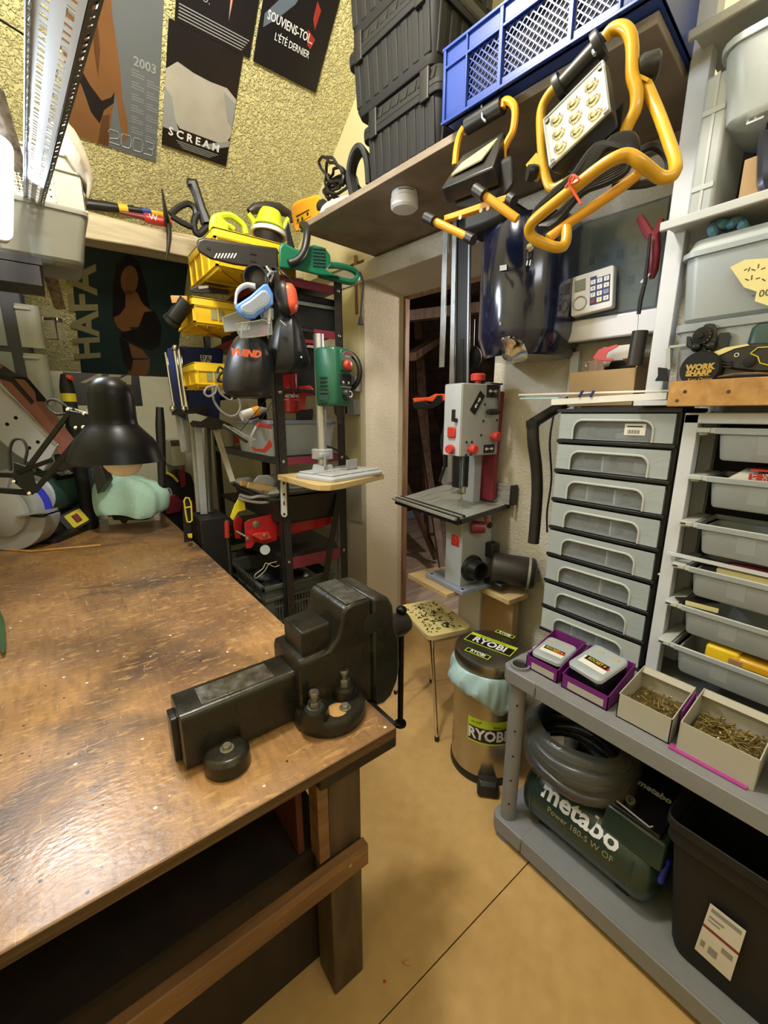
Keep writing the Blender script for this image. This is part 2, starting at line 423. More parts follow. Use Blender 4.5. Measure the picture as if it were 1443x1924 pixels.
# ================================================================ THE ROOM
def struct(o): o['kind'] = 'structure'; return o
fl = thing('floor', None, None); struct(fl)
B().span((-1.2, -1.3, -.06), (2.1, 4.2, -.006)).build('subfloor', 'dark_wood', fl)
for x0, x1, y0, y1 in ((-1.2, 2.1, -1.3, .588), (-1.2, 2.1, .591, 4.2)):
    B().span((x0, y0, -.006), (x1, y1, 0)).build('floor_board', 'floor_board', fl, bevel=.0012)
FW_ = FZ(W0, RW)      # wall frame: +x into the wall, +y away along it, origin at the far corner of the doorway
wr = thing('wall_right', None, None); struct(wr)
def wallpart(pts, z0, z1, m, n='wall_panel'):
    b = B(FW_); b.prism(pts, z1-z0, None, z0); return b.build(n, m, wr)
wallpart([(0, .0), (0, 2.2), (.3, 2.2), (.3, -.04)], 0, 2.30, 'jamb_plaster')
wallpart([(0, -.90), (.3, -.90), (.3, -3.7), (0, -3.7)], 0, 2.36, 'white_plaster')
b = B(FW_); b.add([(0, -.90, 2.26), (.3, -.90, 2.20), (.3, 0, 2.20), (0, 0, 2.26), (0, -.9, 2.36), (.3, -.9, 2.36), (.3, 0, 2.36), (0, 0, 2.36)], [(0, 1, 2, 3), (4, 7, 6, 5), (0, 3, 7, 4), (1, 5, 6, 2), (0, 4, 5, 1), (3, 2, 6, 7)])
b.build('lintel', 'white_plaster', wr)
wallpart([(0, -3.7), (0, 2.2), (.3, 2.2), (.3, -3.7)], 2.36, 3.8, 'smooth_yellow_plaster')
# painted board beside the doorway, yellow above and white below
t1 = thing('trim_1', None, None); struct(t1)
B(FW_).span((-.012, .03, .80), (-.001, .26, 1.13)).build('painted_board', 'white_plaster', t1, bevel=.002)
B(FW_).span((-.012, .03, 1.132), (-.001, .26, 2.25)).build('painted_board', 'smooth_yellow_plaster', t1, bevel=.002)
t2 = thing('trim_2', None, None); struct(t2)
B(FW_).span((-.02, -1.10, 2.235), (-.001, .28, 2.335)).build('lintel_board', 'white_plaster', t2, bevel=.003)
wb = B(); p = [rp(-1.2, -1.0), rp(2.2, -1.0), rp(2.2, 2.3), rp(-1.2, 2.3)]
wb.loft([p, [q + RN*.05 for q in p]]); struct(wb.build('wall_back', 'yellow_plaster'))
struct(B().span((-1.2, 3.74, 0), (2.0, 3.8, 1.86)).build('wall_back.001', 'cream_panel'))
struct(B().span((-1.06, -1.3, 0), (-1.0, 4.2, 3.8)).build('wall_left', 'smooth_yellow_plaster'))
struct(B().span((-1.1, -1.36, 0), (2.3, -1.3, 3.8)).build('wall_front', 'smooth_yellow_plaster'))
struct(B().span((-1.1, -1.36, 3.76), (2.3, 4.2, 3.82)).build('ceiling', 'ceiling_paint'))
# old purlin under the slope
t3 = B(); q0, q1 = at(60, 395, r=.06), at(420, 480, r=.06)
zc = (q0.z+q1.z)/2; yc = (q0.y+q1.y)/2
rings = []
for i in range(13):
    x = -.9 + 2.36*i/12; dz = -.05*(1-i/12); j = lambda a: random.uniform(-a, a)
    rings.append([V((x, yc-.10+j(.006), dz+zc-.075+j(.008))), V((x, yc-.105+j(.006), dz+zc+.02+j(.008))), V((x, yc-.08+j(.005), dz+zc+.055+j(.008))), V((x, yc+.04, dz+zc+.06+j(.006))), V((x, yc+.045, dz+zc-.07))])
t3.loft(rings); struct(t3.build('trim_3', 'old_beam', bevel=.006))
BEAM = (yc-.03, zc+.06)
# ---- the attic beyond the doorway
d1 = thing('door_1', None, None); struct(d1)
fz = B(FW_)
fz.span((.285, -.055, 0), (.325, -.03, 2.23)).span((.285, -.925, 0), (.325, -.90, 2.23)).span((.285, -.92, 2.19), (.325, -.03, 2.225))
fz.build('door_frame', 'frame_wood', d1, bevel=.003)
af = thing('floor.001', None, None); struct(af)
for i in range(30):
    y = .2 + i*.145; x0 = random.choice((-.5, -.2, 0)); 
    xs = [1.86, 2.5 + (i*37 % 9)*.13, 3.9 + (i*53 % 7)*.1, 5.4]
    for a, c in zip(xs, xs[1:]):
        b = B().span((a+.0015, y+.0015, -.03), (c-.0015, y+.1435, -.004 + random.uniform(-.002, .002)))
        # boards lie clear of the thick wall
        if wp(0, -.32, 0).x - .0958*(y-2.168) < c: b.build('plank', 'attic_plank', af)
aw = thing('wall_attic', None, None); struct(aw)
slope = lambda z: 5.3 - (z-.5)*.55
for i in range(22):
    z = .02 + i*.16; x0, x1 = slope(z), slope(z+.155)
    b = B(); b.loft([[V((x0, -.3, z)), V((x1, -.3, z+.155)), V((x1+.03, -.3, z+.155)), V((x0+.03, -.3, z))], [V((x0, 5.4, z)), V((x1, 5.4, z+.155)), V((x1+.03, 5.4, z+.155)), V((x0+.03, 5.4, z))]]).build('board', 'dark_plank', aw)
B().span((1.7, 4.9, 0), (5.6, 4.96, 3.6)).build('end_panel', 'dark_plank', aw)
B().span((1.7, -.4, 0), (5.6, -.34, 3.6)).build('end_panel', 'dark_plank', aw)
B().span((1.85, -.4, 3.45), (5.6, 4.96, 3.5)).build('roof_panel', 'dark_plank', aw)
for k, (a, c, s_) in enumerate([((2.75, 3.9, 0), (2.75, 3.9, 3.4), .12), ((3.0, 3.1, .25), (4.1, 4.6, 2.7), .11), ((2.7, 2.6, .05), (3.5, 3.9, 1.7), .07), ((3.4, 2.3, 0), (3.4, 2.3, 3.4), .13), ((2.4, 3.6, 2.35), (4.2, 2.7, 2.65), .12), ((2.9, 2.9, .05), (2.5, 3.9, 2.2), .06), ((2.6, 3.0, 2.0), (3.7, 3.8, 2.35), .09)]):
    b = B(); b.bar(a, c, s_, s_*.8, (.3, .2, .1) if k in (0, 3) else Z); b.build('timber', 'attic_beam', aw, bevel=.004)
# ================================================================ WORKBENCH AND WHAT STANDS ON IT
HB = .816
wbn = thing('workbench', 'long wooden workbench with scratched worn plywood top and dark legs', 'workbench', (-.2, 1.9, 0))
B().span((-.98, .62, HB-.026), (.511, 3.28, HB)).build('benchtop', 'bench_wood', wbn, bevel=.004)
eb = B()
for i in range(3): eb.span((-.98, .6195-.001*(i % 2), HB-.0245+i*.008), (.509, .622, HB-.0175+i*.008))
eb.build('ply_edge', 'bench_edge', wbn)
for x0, x1, y0, y1 in ((.375, .465, .70, .785), (.375, .465, 3.1, 3.19), (-.9, -.82, .70, .78), (-.9, -.82, 3.1, 3.19)):
    B().span((x0, y0, 0), (x1, y1, HB-.026)).build('leg', 'leg_wood', wbn, bevel=.004)
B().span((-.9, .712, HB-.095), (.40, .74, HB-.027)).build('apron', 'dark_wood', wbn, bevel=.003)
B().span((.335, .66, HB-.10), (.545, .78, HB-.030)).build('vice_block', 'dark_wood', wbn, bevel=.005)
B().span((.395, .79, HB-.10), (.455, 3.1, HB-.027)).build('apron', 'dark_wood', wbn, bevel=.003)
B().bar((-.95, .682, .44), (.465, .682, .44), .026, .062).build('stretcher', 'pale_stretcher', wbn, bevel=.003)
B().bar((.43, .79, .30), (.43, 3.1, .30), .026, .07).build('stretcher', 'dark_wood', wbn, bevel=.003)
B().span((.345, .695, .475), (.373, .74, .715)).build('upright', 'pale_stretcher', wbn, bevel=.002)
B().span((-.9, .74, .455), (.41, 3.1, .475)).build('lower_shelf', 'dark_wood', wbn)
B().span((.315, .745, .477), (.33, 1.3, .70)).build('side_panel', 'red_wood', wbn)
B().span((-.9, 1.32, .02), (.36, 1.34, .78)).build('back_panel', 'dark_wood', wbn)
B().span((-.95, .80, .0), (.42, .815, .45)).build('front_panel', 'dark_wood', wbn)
sc = thing('screw', 'screw head in the pale stretcher beside the bench leg', 'screw', (.41, .668, .45))
B().lathe([(.006, 0), (.006, .002), (.003, .0035)], (.41, .669, .45), -Y, 10).build('screw_head', 'bolt_steel', sc)

v = thing('bench_vice', 'big black cast-iron bench vice bolted to the corner of the workbench', 'vice', (.3, .8, HB))
b = B(FZ((.108, .771, HB)))                      # hollow slide beam: a rounded box along x
def rx(x, y0, y1, z0, z1, r, k=3):
    return [V((x, q[0], q[1])) for q in rr2(y1-y0, z1-z0, r, k, ((y0+y1)/2, (z0+z1)/2))]
b = B(); b.loft([rx(.106, .778, .855, HB+.012, .936, .01), rx(.108, .770, .863, HB+.004, .943, .012), rx(.36, .770, .863, HB+.004, .944, .012)]).build('slide', 'cast_iron', v)
b = B(); b.loft([rx(.094, .80, .84, HB+.01, .925, .004), rx(.107, .80, .84, HB+.01, .925, .004)]).build('end_plate', 'cast_iron', v, bevel=.002)
B().span((.150, .785, .9432), (.30, .845, .9442)).build('worn_patch', 'worn_iron', v, bevel=.0004, label='bare scraped metal patch on the slide')
b = B(); b.loft([rx(.342, .752, .882, HB+.004, .972, .012), rx(.346, .748, .886, HB+.003, .978, .014), rx(.47, .745, .89, HB+.003, .985, .016), rx(.505, .745, .89, HB+.003, .99, .016)]).build('body', 'cast_iron', v)
b = B(); b.loft([rx(.358, .762, .855, .965, 1.036, .006), rx(.43, .762, .855, .97, 1.040, .006)]).build('anvil', 'cast_iron', v, bevel=.003)
# fixed jaw: concave back, rounded top
prof = [(.385, .97), (.415, .982), (.438, 1.005), (.449, 1.035), (.452, 1.06), (.462, 1.072), (.48, 1.077), (.53, 1.075), (.53, .97)]
b = B(); b.loft([[V((p[0], y, p[1])) for p in prof] for y in (.742, .905)]).build('fixed_jaw', 'cast_iron', v, bevel=.006)
B().span((.468, .752, 1.0772), (.526, .896, 1.0780)).build('worn_patch', 'worn_iron', v, bevel=.0004, label='bare worn metal on top of the fixed jaw')
# moving jaw and its deep front
prof = [(.536, 1.074), (.565, 1.072), (.585, 1.062), (.598, 1.040), (.606, .98), (.620, .94), (.622, .86), (.614, .82), (.595, .785), (.57, .772), (.545, .775), (.536, .80)]
b = B(); b.loft([[V((p[0], y, p[1])) for p in prof] for y in (.742, .905)]).build('moving_jaw', 'cast_iron', v, bevel=.008)
b = B(); b.loft([rx(.500, .752, .88, .80, .985, .01), rx(.56, .752, .88, .78, .985, .01)]).build('throat', 'cast_iron', v)
B().lathe([(.026, 0), (.024, .0012), (.004, .0008)], (.533, .7419, 1.012), -Y, 22).build('jaw_gap_shade', 'matt_black', v)  # flat black disc, the shade of the gap between the jaws
B().lathe([(.034, 0), (.034, .08), (.029, .10)], (.610, .825, .925), X, 20).build('screw_boss', 'cast_iron', v)
hb = B(); hb.cyl((.694, .825, .965), (.694, .825, .600), .0085, n=12).ball((.694, .825, .965), .016, 12, sc=(1, 1, .8)).lathe([(.009, 0), (.018, .003), (.018, .011), (.009, .014)], (.694, .825, .588), Z, 14).build('handle', 'black_steel', v)
# round clamping base with studs
B().lathe([(.082, 0), (.084, .004), (.084, .030), (.078, .038), (.05, .040)], (.415, .752, HB), Z, 30).build('round_base', 'cast_iron', v)
for x, y, zt in ((.362, .722, .90), (.452, .745, .905)):
    B().lathe([(.032, 0), (.031, .04), (.026, zt-HB-.052), (.022, zt-HB-.045)], (x, y, HB+.02), Z, 18).build('stud_boss', 'cast_iron', v)
    n_ = B(); n_.lathe([(.017, 0), (.017, .004)], (x, y, zt-.026), Z, 16).lathe([(.0145, 0), (.0145, .013), (.013, .015)], (x, y, zt-.022), Z, 6).lathe([(.0085, 0), (.0085, .012), (.0115, .012), (.0115, .022), (.010, .024)], (x, y, zt-.009), Z, 10)
    n_.build('stud_nut', 'worn_iron', v)
B().lathe([(.043, 0), (.044, .004), (.043, .030), (.036, .038), (.02, .040)], (.178, .745, HB), Z, 24).span((.14, .745, HB), (.215, .80, HB+.03)).build('rear_foot', 'cast_iron', v, bevel=.003)
for x, y, z in ((.178, .742, HB+.040), (.426, .700, HB+.040)):
    B().lathe([(.0135, 0), (.0135, .002)], (x, y, z), Z, 16).lathe([(.009, .002), (.009, .009), (.008, .010)], (x, y, z), Z, 6).build('bolt', 'bolt_steel', v)
B().lathe([(.024, 0), (.020, .0016), (.006, .0024)], (.410, .708, HB+.039), Z, 14).build('sawdust', 'sawdust', v, kind='stuff')
# ================================================================ LEFT SIDE: MACHINES AND LAMP ON THE BENCH
def atp(px, py, p0, n):
    d = ray(px, py); n = V(n); return CAM + d*((V(p0)-CAM).dot(n)/d.dot(n))
G = V((math.sin(R(35)), math.cos(R(35)), 0)); GH = V((G.y, -G.x, 0))
c0 = at(20, 958, w=2.15)
g = thing('bench_grinder', 'green bench grinder with round grey wheel guard on the left of the bench', 'grinder', (c0.x+.15, c0.y+.15, HB))
pp = lambda px, py, d=0: atp(px, py, c0, G) + G*d
b = B(); m = frame(c0 - G*.05, z=G, x=GH)
def disc(a0, a1, r, n=40): return [(r*math.cos(R(a0+(a1-a0)*i/n)), r*math.sin(R(a0+(a1-a0)*i/n))) for i in range(n+1)]
# guard: three quarters of a disc, wheel showing in the gap
# local y of this frame points down or up depending on handedness; test with z
flip = 1 if (m @ V((0, 1, 0)) - m.translation).z > 0 else -1
def gp(pts, d, z0): return B(m).prism([(x, y*flip) for x, y in pts], d, None, z0)
gp([(0, -.015)] + [(.0, -.015)] + disc(-172, -8, .205)[::-1] + [(.20, -.015)], .11, 0).build('wheel_guard', 'machine_grey', g, bevel=.006)
gp(disc(70, 190, .205) + [(-.1, -.02), (0, 0)], .11, 0).build('wheel_guard', 'machine_grey', g, bevel=.006)
B().cyl(c0 - G*.03, c0 + G*.03, .150, n=36).build('grinding_wheel', 'pale_grey_plastic', g)
B().cyl(c0 + G*.032, c0 + G*.045, .178, .178, n=36).build('wheel_rim', 'bright_blue', g)
B().lathe([(.13, .05), (.125, .07), (.07, .10), (.02, .105)], c0, -G, 28).build('hub_cover', 'machine_grey', g)
mo = c0 + Z*.045
B().lathe([(.09, .07), (.10, .16), (.112, .17)], mo, G, 28).build('motor_collar', 'machine_side', g)
B().lathe([(.112, .0), (.122, .02), (.122, .40), (.116, .42)], mo + G*.17, G, 30).build('motor_housing', 'motor_green', g)
e = B(); e.lathe([(.116, 0), (.118, .03), (.10, .07), (.06, .085)], mo + G*.59, G, 28)
for k in range(8): e.bar(mo + G*.62 + (GH*math.cos(k*.785)+Z*math.sin(k*.785))*.10, mo + G*.67 + (GH*math.cos(k*.785)+Z*math.sin(k*.785))*.10, .02, .014, G.cross(GH) if k % 4 else Z)
e.build('end_shield', 'pale_grey_plastic', g)
p = mo + G*.30 + GH*0 - (ray(120, 890)*.0)
nrm = (CAM - (mo+G*.31)).normalized(); nrm = (nrm - G*nrm.dot(G)).normalized(); nu = (nrm + Z*1.2).normalized()
lab = B(); t_ = nu.cross(G)
lab.loft([[mo+G*q+(nu*math.cos(a)+t_*math.sin(a))*.1235 for a in (-.35, -.12, .12, .35)] for q in (.22, .54)], (False, False), False).build('name_plate', 'print_black', g)
text(g, 'metabo', mo+G*.38+nu*.1245, G, nu.cross(G) if (nu.cross(G)).z > 0 else -nu.cross(G), .07, 'white')
bz = B(); bl = mo + G*.26; bl.z = HB
for z, sx, sy in ((HB, .24, .36), (HB+.02, .24, .36)): pass
fr = frame(bl, x=GH, z=Z)
B(fr).rbox([(0, .30, .40, .03), (.025, .30, .40, .03), (.035, .26, .36, .03)]).build('base_plate', 'black_plastic', g)
B(fr).rbox([(.03, .16, .30, .02), (.12, .13, .24, .02), (mo.z-HB-.06, .12, .22, .02)]).build('pedestal', 'dark_metal', g)
sw = bl + GH*.12 + G*.03
sfr = frame(sw + Z*.085, x=(G*.9+GH*-.1), z=(GH*.8 - G*.6 + Z*.45))
B(sfr).rbox([(-.06, .15, .11, .012), (.0, .15, .11, .012)]).build('switch_box', 'black_plastic', g)
B(sfr).rbox([(.0, .095, .085, .008), (.006, .095, .085, .008)]).build('switch_plate', 'label_yellow', g)
B(sfr).rbox([(.006, .035, .05, .004), (.016, .03, .045, .004)]).build('rocker', 'dark_red', g)
B(sfr).lathe([(.014, 0), (.014, .005)], (.062, 0, .001), Z, 14).build('round_label', 'bright_blue', g)
B().bar(pp(60, 962, -.07), pp(118, 952, -.07), .07, .008).build('tool_rest', 'galvanised', g, bevel=.001)
# belt arm
pb = thing('belt_sander', 'grey belt sander arm slanting up behind the desk lamp', 'sander', at(60, 960, w=2.45))
pq = lambda px, py, d=0: atp(px, py, c0 + G*.10, G) + G*d
pl = [(-90, 628), (0, 716), (112, 836), (86, 884), (34, 852), (-90, 740)]
b = B(); b.loft([[pq(x, y, -.02) for x, y in pl], [pq(x, y) for x, y in pl]]).build('side_plate', 'machine_side', pb, bevel=.003)
eg = B(); eg.bar(pq(-80, 640, -.025), pq(112, 833, -.025), .008, .012, G).build('plate_edge', 'aluminium', pb)
bl_ = [(-70, 640), (6, 706), (30, 712), (50, 735), (130, 838), (124, 862), (104, 846), (0, 735), (-70, 670)]
b = B(); b.loft([[pq(x, y, .0) for x, y in bl_], [pq(x, y, .075) for x, y in bl_]]).build('abrasive_belt', 'sanding_belt', pb, smooth=False)
cv = [(-90, 690), (-40, 672), (0, 698), (24, 706), (64, 752), (60, 758), (22, 716), (-5, 708), (-90, 700)]
b = B(); b.loft([[pq(x, y+2, -.005) for x, y in cv], [pq(x+2, y, .085) for x, y in cv]]).build('belt_cover', 'black_plastic', pb, smooth=False)
for x, y in ((36, 785), (20, 797), (77, 830), (61, 841), (0, 760)):
    B().lathe([(.009, 0), (.009, .003)], pq(x, y, -.020), -G, 10).build('screw', 'black_steel', pb)
B().loft([[pq(x, y, .02) for x, y in ((95, 855), (150, 846), (180, 862), (195, 905), (178, 930), (168, 880), (100, 880))], [pq(x, y, .09) for x, y in ((95, 855), (150, 846), (180, 862), (195, 905), (178, 930), (168, 880), (100, 880))]]).build('mounting_arm', 'dark_metal', pb, bevel=.005)

# desk lamp on its jointed arm
LW = 1.10; k = LW/785
lt = at(222, 865, w=LW)
lm = thing('desk_lamp', 'black desk lamp with domed shade and jointed arm over the bench', 'lamp', (lt.x, lt.y, lt.z-.05))
ax = (Z*1 + RT*.03).normalized()
def lp(px, py, d=0): return at(px, py, w=LW+d)
sh = [(.0792*1.40, 0), (.078*1.4, .004), (.073*1.4, .028), (.062*1.4, .058), (.046*1.4, .082), (.040*1.4, .092), (.0385*1.4, .096), (.0375*1.4, .11), (.0372*1.4, .165), (.033*1.4, .186), (.022*1.4, .203), (.008*1.4, .210)]
outer = sh; inner = [(r-.002, max(h-.002, .0)) for r, h in sh[:9]][::-1]
b = B(); rings = outer[::-1] + [(sh[0][0]-.002, 0)] + [(r-.0025, h) for r, h in sh[1:9]]
b.lathe(rings, lt, ax, 40, (True, True)).build('shade', 'black_steel', lm)
b = B(); b.ball(lt + RT*.012 + ax*.006, .049, 22).cyl(lt+RT*.01+ax*.03, lt+ax*.09, .022, n=14).build('bulb', 'bulb', lm)
ja = [(126, 770), (168, 778), (176, 792), (158, 812), (132, 802)]
b = B(); b.loft([[lp(x, y, -.012) for x, y in ja], [lp(x, y, .012) for x, y in ja]]).build('head_joint', 'black_steel', lm, bevel=.002)
b = B(); b.cyl(lp(165, 783), lp(190, 775), .007, n=10).bar(lp(130, 766), lp(172, 776), .01, .004).build('head_bracket', 'chrome', lm)
for nm, p_, q_ in (('upper_arm', (128, 778), (52, 880)), ('upper_arm', (160, 808), (66, 922))):
    for d_ in (-.011, .011):
        B().bar(lp(*p_, d_), lp(*q_, d_), .004, .013, FW.cross(lp(*q_)-lp(*p_))).build(nm, 'black_steel', lm)
B().bar(lp(32, 888, -.014), lp(98, 864, -.014), .004, .011).build('link', 'black_steel', lm)
jb = [(26, 868), (60, 880), (72, 925), (55, 930), (24, 905)]
b = B(); b.loft([[lp(x, y, -.012) for x, y in jb], [lp(x, y, .012) for x, y in jb]]).build('elbow_joint', 'black_steel', lm, bevel=.002)
for p_, q_ in (((30, 893), (-170, 884)), ((58, 926), (-170, 908))):
    B().bar(lp(*p_), lp(*q_), .016, .012).build('lower_arm', 'black_steel', lm)
pole = lp(-170, 900)
B().cyl(pole, (pole.x, pole.y, HB+.03), .009, n=12).build('pole', 'black_steel', lm)
B().lathe([(.07, 0), (.07, .02), (.06, .028), (.012, .035)], (pole.x, pole.y, HB), Z, 28).build('foot', 'black_steel', lm)
for x, y in ((128, 770), (159, 778), (143, 804), (157, 803), (27, 905), (56, 927)):
    B().lathe([(.005, 0), (.005, .003), (.003, .005)], lp(x, y, -.013), -FW, 10).build('bolt', 'chrome', lm)
c_ = smoothpath([lp(20, 885), lp(18, 850), lp(25, 828), lp(42, 826), lp(51, 845), lp(45, 872)], 6)
B().tube(c_, .0036).build('cord', 'rubber', lm)
c_ = smoothpath([lp(126, 777), lp(105, 778), lp(90, 766), lp(89, 754), lp(102, 751), lp(120, 760), lp(128, 768)], 6)
B().tube(c_, .0034).build('cord', 'rubber', lm)
c_ = smoothpath([lp(163, 772), lp(172, 764), lp(178, 754), lp(186, 752)], 5)
B().tube(c_, .0018).build('cord', 'pale_grey_plastic', lm)

# red and white case under a teal cloth
ca, cb = at(204, 987, z=HB), at(302, 978, z=HB); cx_ = (cb-ca).normalized(); cy_ = Z.cross(cx_)
case = thing('flat_case', 'flat red and white box at the far bench edge under the teal cloth', 'box', (ca+cb)/2 + cy_*.1)
L_ = (cb-ca).length; fr = frame((ca+cb)/2 + cy_*.10, x=cx_, z=Z)
B(fr).rbox([(0, L_, .19, .006), (.052, L_, .19, .006)]).build('body', 'paper_white', case, bevel=.002)
B(fr).rbox([(.0522, L_*.99, .185, .006), (.085, L_*.99, .185, .006)]).build('lid', 'red_plastic', case, bevel=.002)
B(fr).span((-.03, -.100, .04), (.02, -.0955, .07)).build('clasp', 'brass_bolt', case, bevel=.001)
B(fr).lathe([(.02, 0), (.02, .006)], (-.06, -.095, .022), -Y, 14).build('badge', 'print_black', case)
# cloth over a small tool
lumps = [at(250, 925, w=2.43), ]
cc = at(250, 962, w=2.46)
st = thing('small_tool', 'dark tool standing on the flat case hidden beneath the teal cloth', 'tool', cc)
tb = B(frame(V((cc.x, cc.y, HB+.0855)), x=RT, z=Z)); tb.rbox([(0, .20, .10, .02), (.12, .26, .10, .03), (.17, .24, .09, .03)]).build('housing', 'matt_black', st)
random.seed(3)
b = B(frame(V((cc.x, cc.y, HB+.118)), x=RT, z=Z))
rings = []
outl = [(-68, 2), (-72, 30), (-62, 56), (-48, 82), (-20, 84), (10, 84), (40, 79), (66, 68), (70, 60), (66, 30), (60, -4), (30, -10), (-10, -6), (-45, -8)]
n = 40
def cl(t, h):
    a = 2*math.pi*t; fold = .010*math.sin(5*a+.6)+.007*math.sin(9*a+h*8)
    return a, fold
for j, (h, rx_, ry_) in enumerate(((.0, .172, .115), (.015, .186, .118), (.05, .196, .115), (.10, .205, .105), (.15, .20, .095), (.185, .17, .08), (.21, .13, .06), (.218, .07, .03))):
    ring = []
    for i in range(n):
        a, f = cl(i/n, h); q = 1.0 if j > 4 else 1.0
        x = (abs(math.cos(a))**.7)*math.copysign(1, math.cos(a)); y = (abs(math.sin(a))**.8)*math.copysign(1, math.sin(a))
        ring.append(V((x*(rx_+f)+ .02*h, y*(ry_+f*1.6), h + .012*math.sin(3*a+1)*(1-j/8) + (.022*math.cos(a) if j > 3 else 0)*-1)))
    rings.append(ring)
b.loft(rings, (False, True)); o = b.build('teal_cloth', 'teal_cloth', None, sub=1); tag(o, 'faded teal cloth draped over a tool at the far end of the bench', 'cloth')

# leaf at the left edge
lf = thing('leaf', 'dark green leaf lying at the left edge of the bench', 'leaf', at(-10, 1190, z=HB))
b = B(); pts = [(-40, 1120, .0), (-6, 1132, .0), (8, 1165, .0), (11, 1200, .0), (9, 1224, .0), (4, 1228, .0), (-4, 1215, 0), (-20, 1190, 0)]
b.loft([[at(x, y, z=HB+.012) for x, y, _ in pts], [at(x, y, z=HB+.0145) for x, y, _ in pts]]).build('blade', 'leaf_green', lf, sub=0)
B().tube([at(-50, 1118, z=HB+.004), at(-4, 1180, z=HB+.013), at(5, 1226, z=HB+.0125)], .0022).build('midrib', 'leaf_green', lf)
# thin stick lying beside the grinder
o = B().tube([at(-10, 1030, z=HB+.006), at(60, 1036, z=HB+.006), at(190, 1024, z=HB+.006)], .006).build('wooden_stick', 'pine'); tag(o, 'thin pale stick lying on the bench in front of the grinder', 'stick')
# ================================================================ SLOPED WALL: POSTERS, PURLIN, TOOLS, LEFT SHELF
def sheet(name, corners, m, label, cat='poster', off=.006, curl=0):
    """a thin poster lying on the sloped wall; corners as seen tl, tr, br, bl -> squared up in the plane of the slope"""
    P = [at(*c, r=off) for c in corners]
    s = lambda p: (p - rp(0, 0, off)).dot(RD)
    x0 = (P[0].x+P[3].x)/2; x1 = (P[1].x+P[2].x)/2; s0 = min(s(P[0]), s(P[1])); s1 = (s(P[2])+s(P[3]))/2
    t = thing(name, label, cat, rp((x0+x1)/2, s1, off))
    b = B(); n = 10; rows = []
    for i in range(n+1):
        q = s0+(s1-s0)*i/n; c_ = curl*max(0, (i/n-.75)/.25)**2
        rows.append([rp(x0, q, off+c_), rp((x0+x1)/2, q, off+c_), rp(x1, q, off+c_), rp(x1, q, off+c_+.0012), rp((x0+x1)/2, q, off+c_+.0012), rp(x0, q, off+c_+.0012)])
    b.loft(rows).build('sheet', m, t)
    return t, x0, x1, s0, s1
def decal(t, pts, m, name='print', off=.0078, x0=0, s0=0, w_=1, h_=1):
    """flat printed shape: pts in 0..1 of the sheet"""
    fr = frame(rp(x0, s0, off), x=X, y=-RD)
    return B(fr).prism([(p[0]*w_, -p[1]*h_) for p in pts], .0003).build(name, m, t, smooth=False)
def blob(cx, cy, rx_, ry_, n=20, rot=0):
    return [(cx+rx_*math.cos(2*math.pi*i/n)*math.cos(rot)-ry_*math.sin(2*math.pi*i/n)*math.sin(rot), cy+rx_*math.cos(2*math.pi*i/n)*math.sin(rot)+ry_*math.sin(2*math.pi*i/n)*math.cos(rot)) for i in range(n)]
# --- calendar
t, x0, x1, s0, s1 = sheet('wall_calendar', [(140, -160), (326, -160), (285, 315), (97, 225)], 'print_slate', 'tall grey year calendar poster with a tanned figure, leftmost on the sloped wall', 'calendar')
W_, H_ = x1-x0, s1-s0
D = lambda pts, m, off=.0078: decal(t, pts, m, 'print', off, x0, s0, W_, H_)
D([(0, .36), (.06, .30), (.42, .30), (.48, .38), (.50, .48), (.46, .56), (.50, .64), (.52, .72), (.47, .82), (.44, .92), (.42, 1), (0, 1)], 'print_skin')
D([(.44, .40), (.50, .46), (.56, .62), (.58, .74), (.64, .84), (.65, .92), (.60, .95), (.56, .88), (.52, .74), (.47, .60)], 'print_skin', .0081)
D([(.03, .66), (.07, .63), (.24, .74), (.36, .79), (.46, .76), (.50, .73), (.49, .78), (.38, .83), (.33, .90), (.24, .86), (.16, .76)], 'print_black', .0084)
D([(.36, .86), (.44, .84), (.42, 1), (.30, 1)], 'print_skin_shade', .0081)
D([(.28, .40), (.33, .40), (.36, .58), (.33, .70), (.30, .60)], 'print_skin_shade', .0081)
yt = lambda u, q, s_, sz, m, **k: text(t, s_, rp(x0+W_*u, s0+H_*q, .0086), X, -RD, sz, m, **k)
yt(.70, .565, '2003', .045, 'print_grey', align='LEFT', off=.001)
for r_ in range(6):
    for c_ in range(2):
        for ln in range(3):
            D([(.685+.17*c_, .60+.052*r_+.012*ln+.02*c_), (.685+.17*c_+(.08 if ln == 0 else .14), .60+.052*r_+.012*ln+.02*c_), (.685+.17*c_+(.08 if ln == 0 else .14), .603+.052*r_+.012*ln+.02*c_), (.685+.17*c_, .603+.052*r_+.012*ln+.02*c_)], 'print_grey')
def outline(t, pts, wd, m, x0, s0, w_, h_, off=.0082):
    fr = frame(rp(x0, s0, off), x=X, y=-RD); b = B(fr)
    b.tube([(p[0]*w_, -p[1]*h_, 0) for p in pts], wd, 4); return b.build('outline_figure', m, t)
def O(pts): outline(t, pts, .0022, 'print_grey', x0, s0, W_, H_)
O([(.42, .925), (.44, .91), (.53, .91), (.55, .93), (.53, .945), (.44, .955), (.43, .975), (.55, .975)])
O([(.59, .91), (.67, .91), (.69, .925), (.68, .965), (.66, .975), (.58, .975), (.565, .96), (.575, .92), (.59, .91)])
O([(.73, .91), (.81, .91), (.83, .925), (.82, .965), (.80, .975), (.72, .975), (.705, .96), (.715, .92), (.73, .91)])
O([(.86, .91), (.95, .91), (.965, .925), (.95, .94), (.90, .943), (.95, .946), (.955, .96), (.94, .975), (.84, .975)])
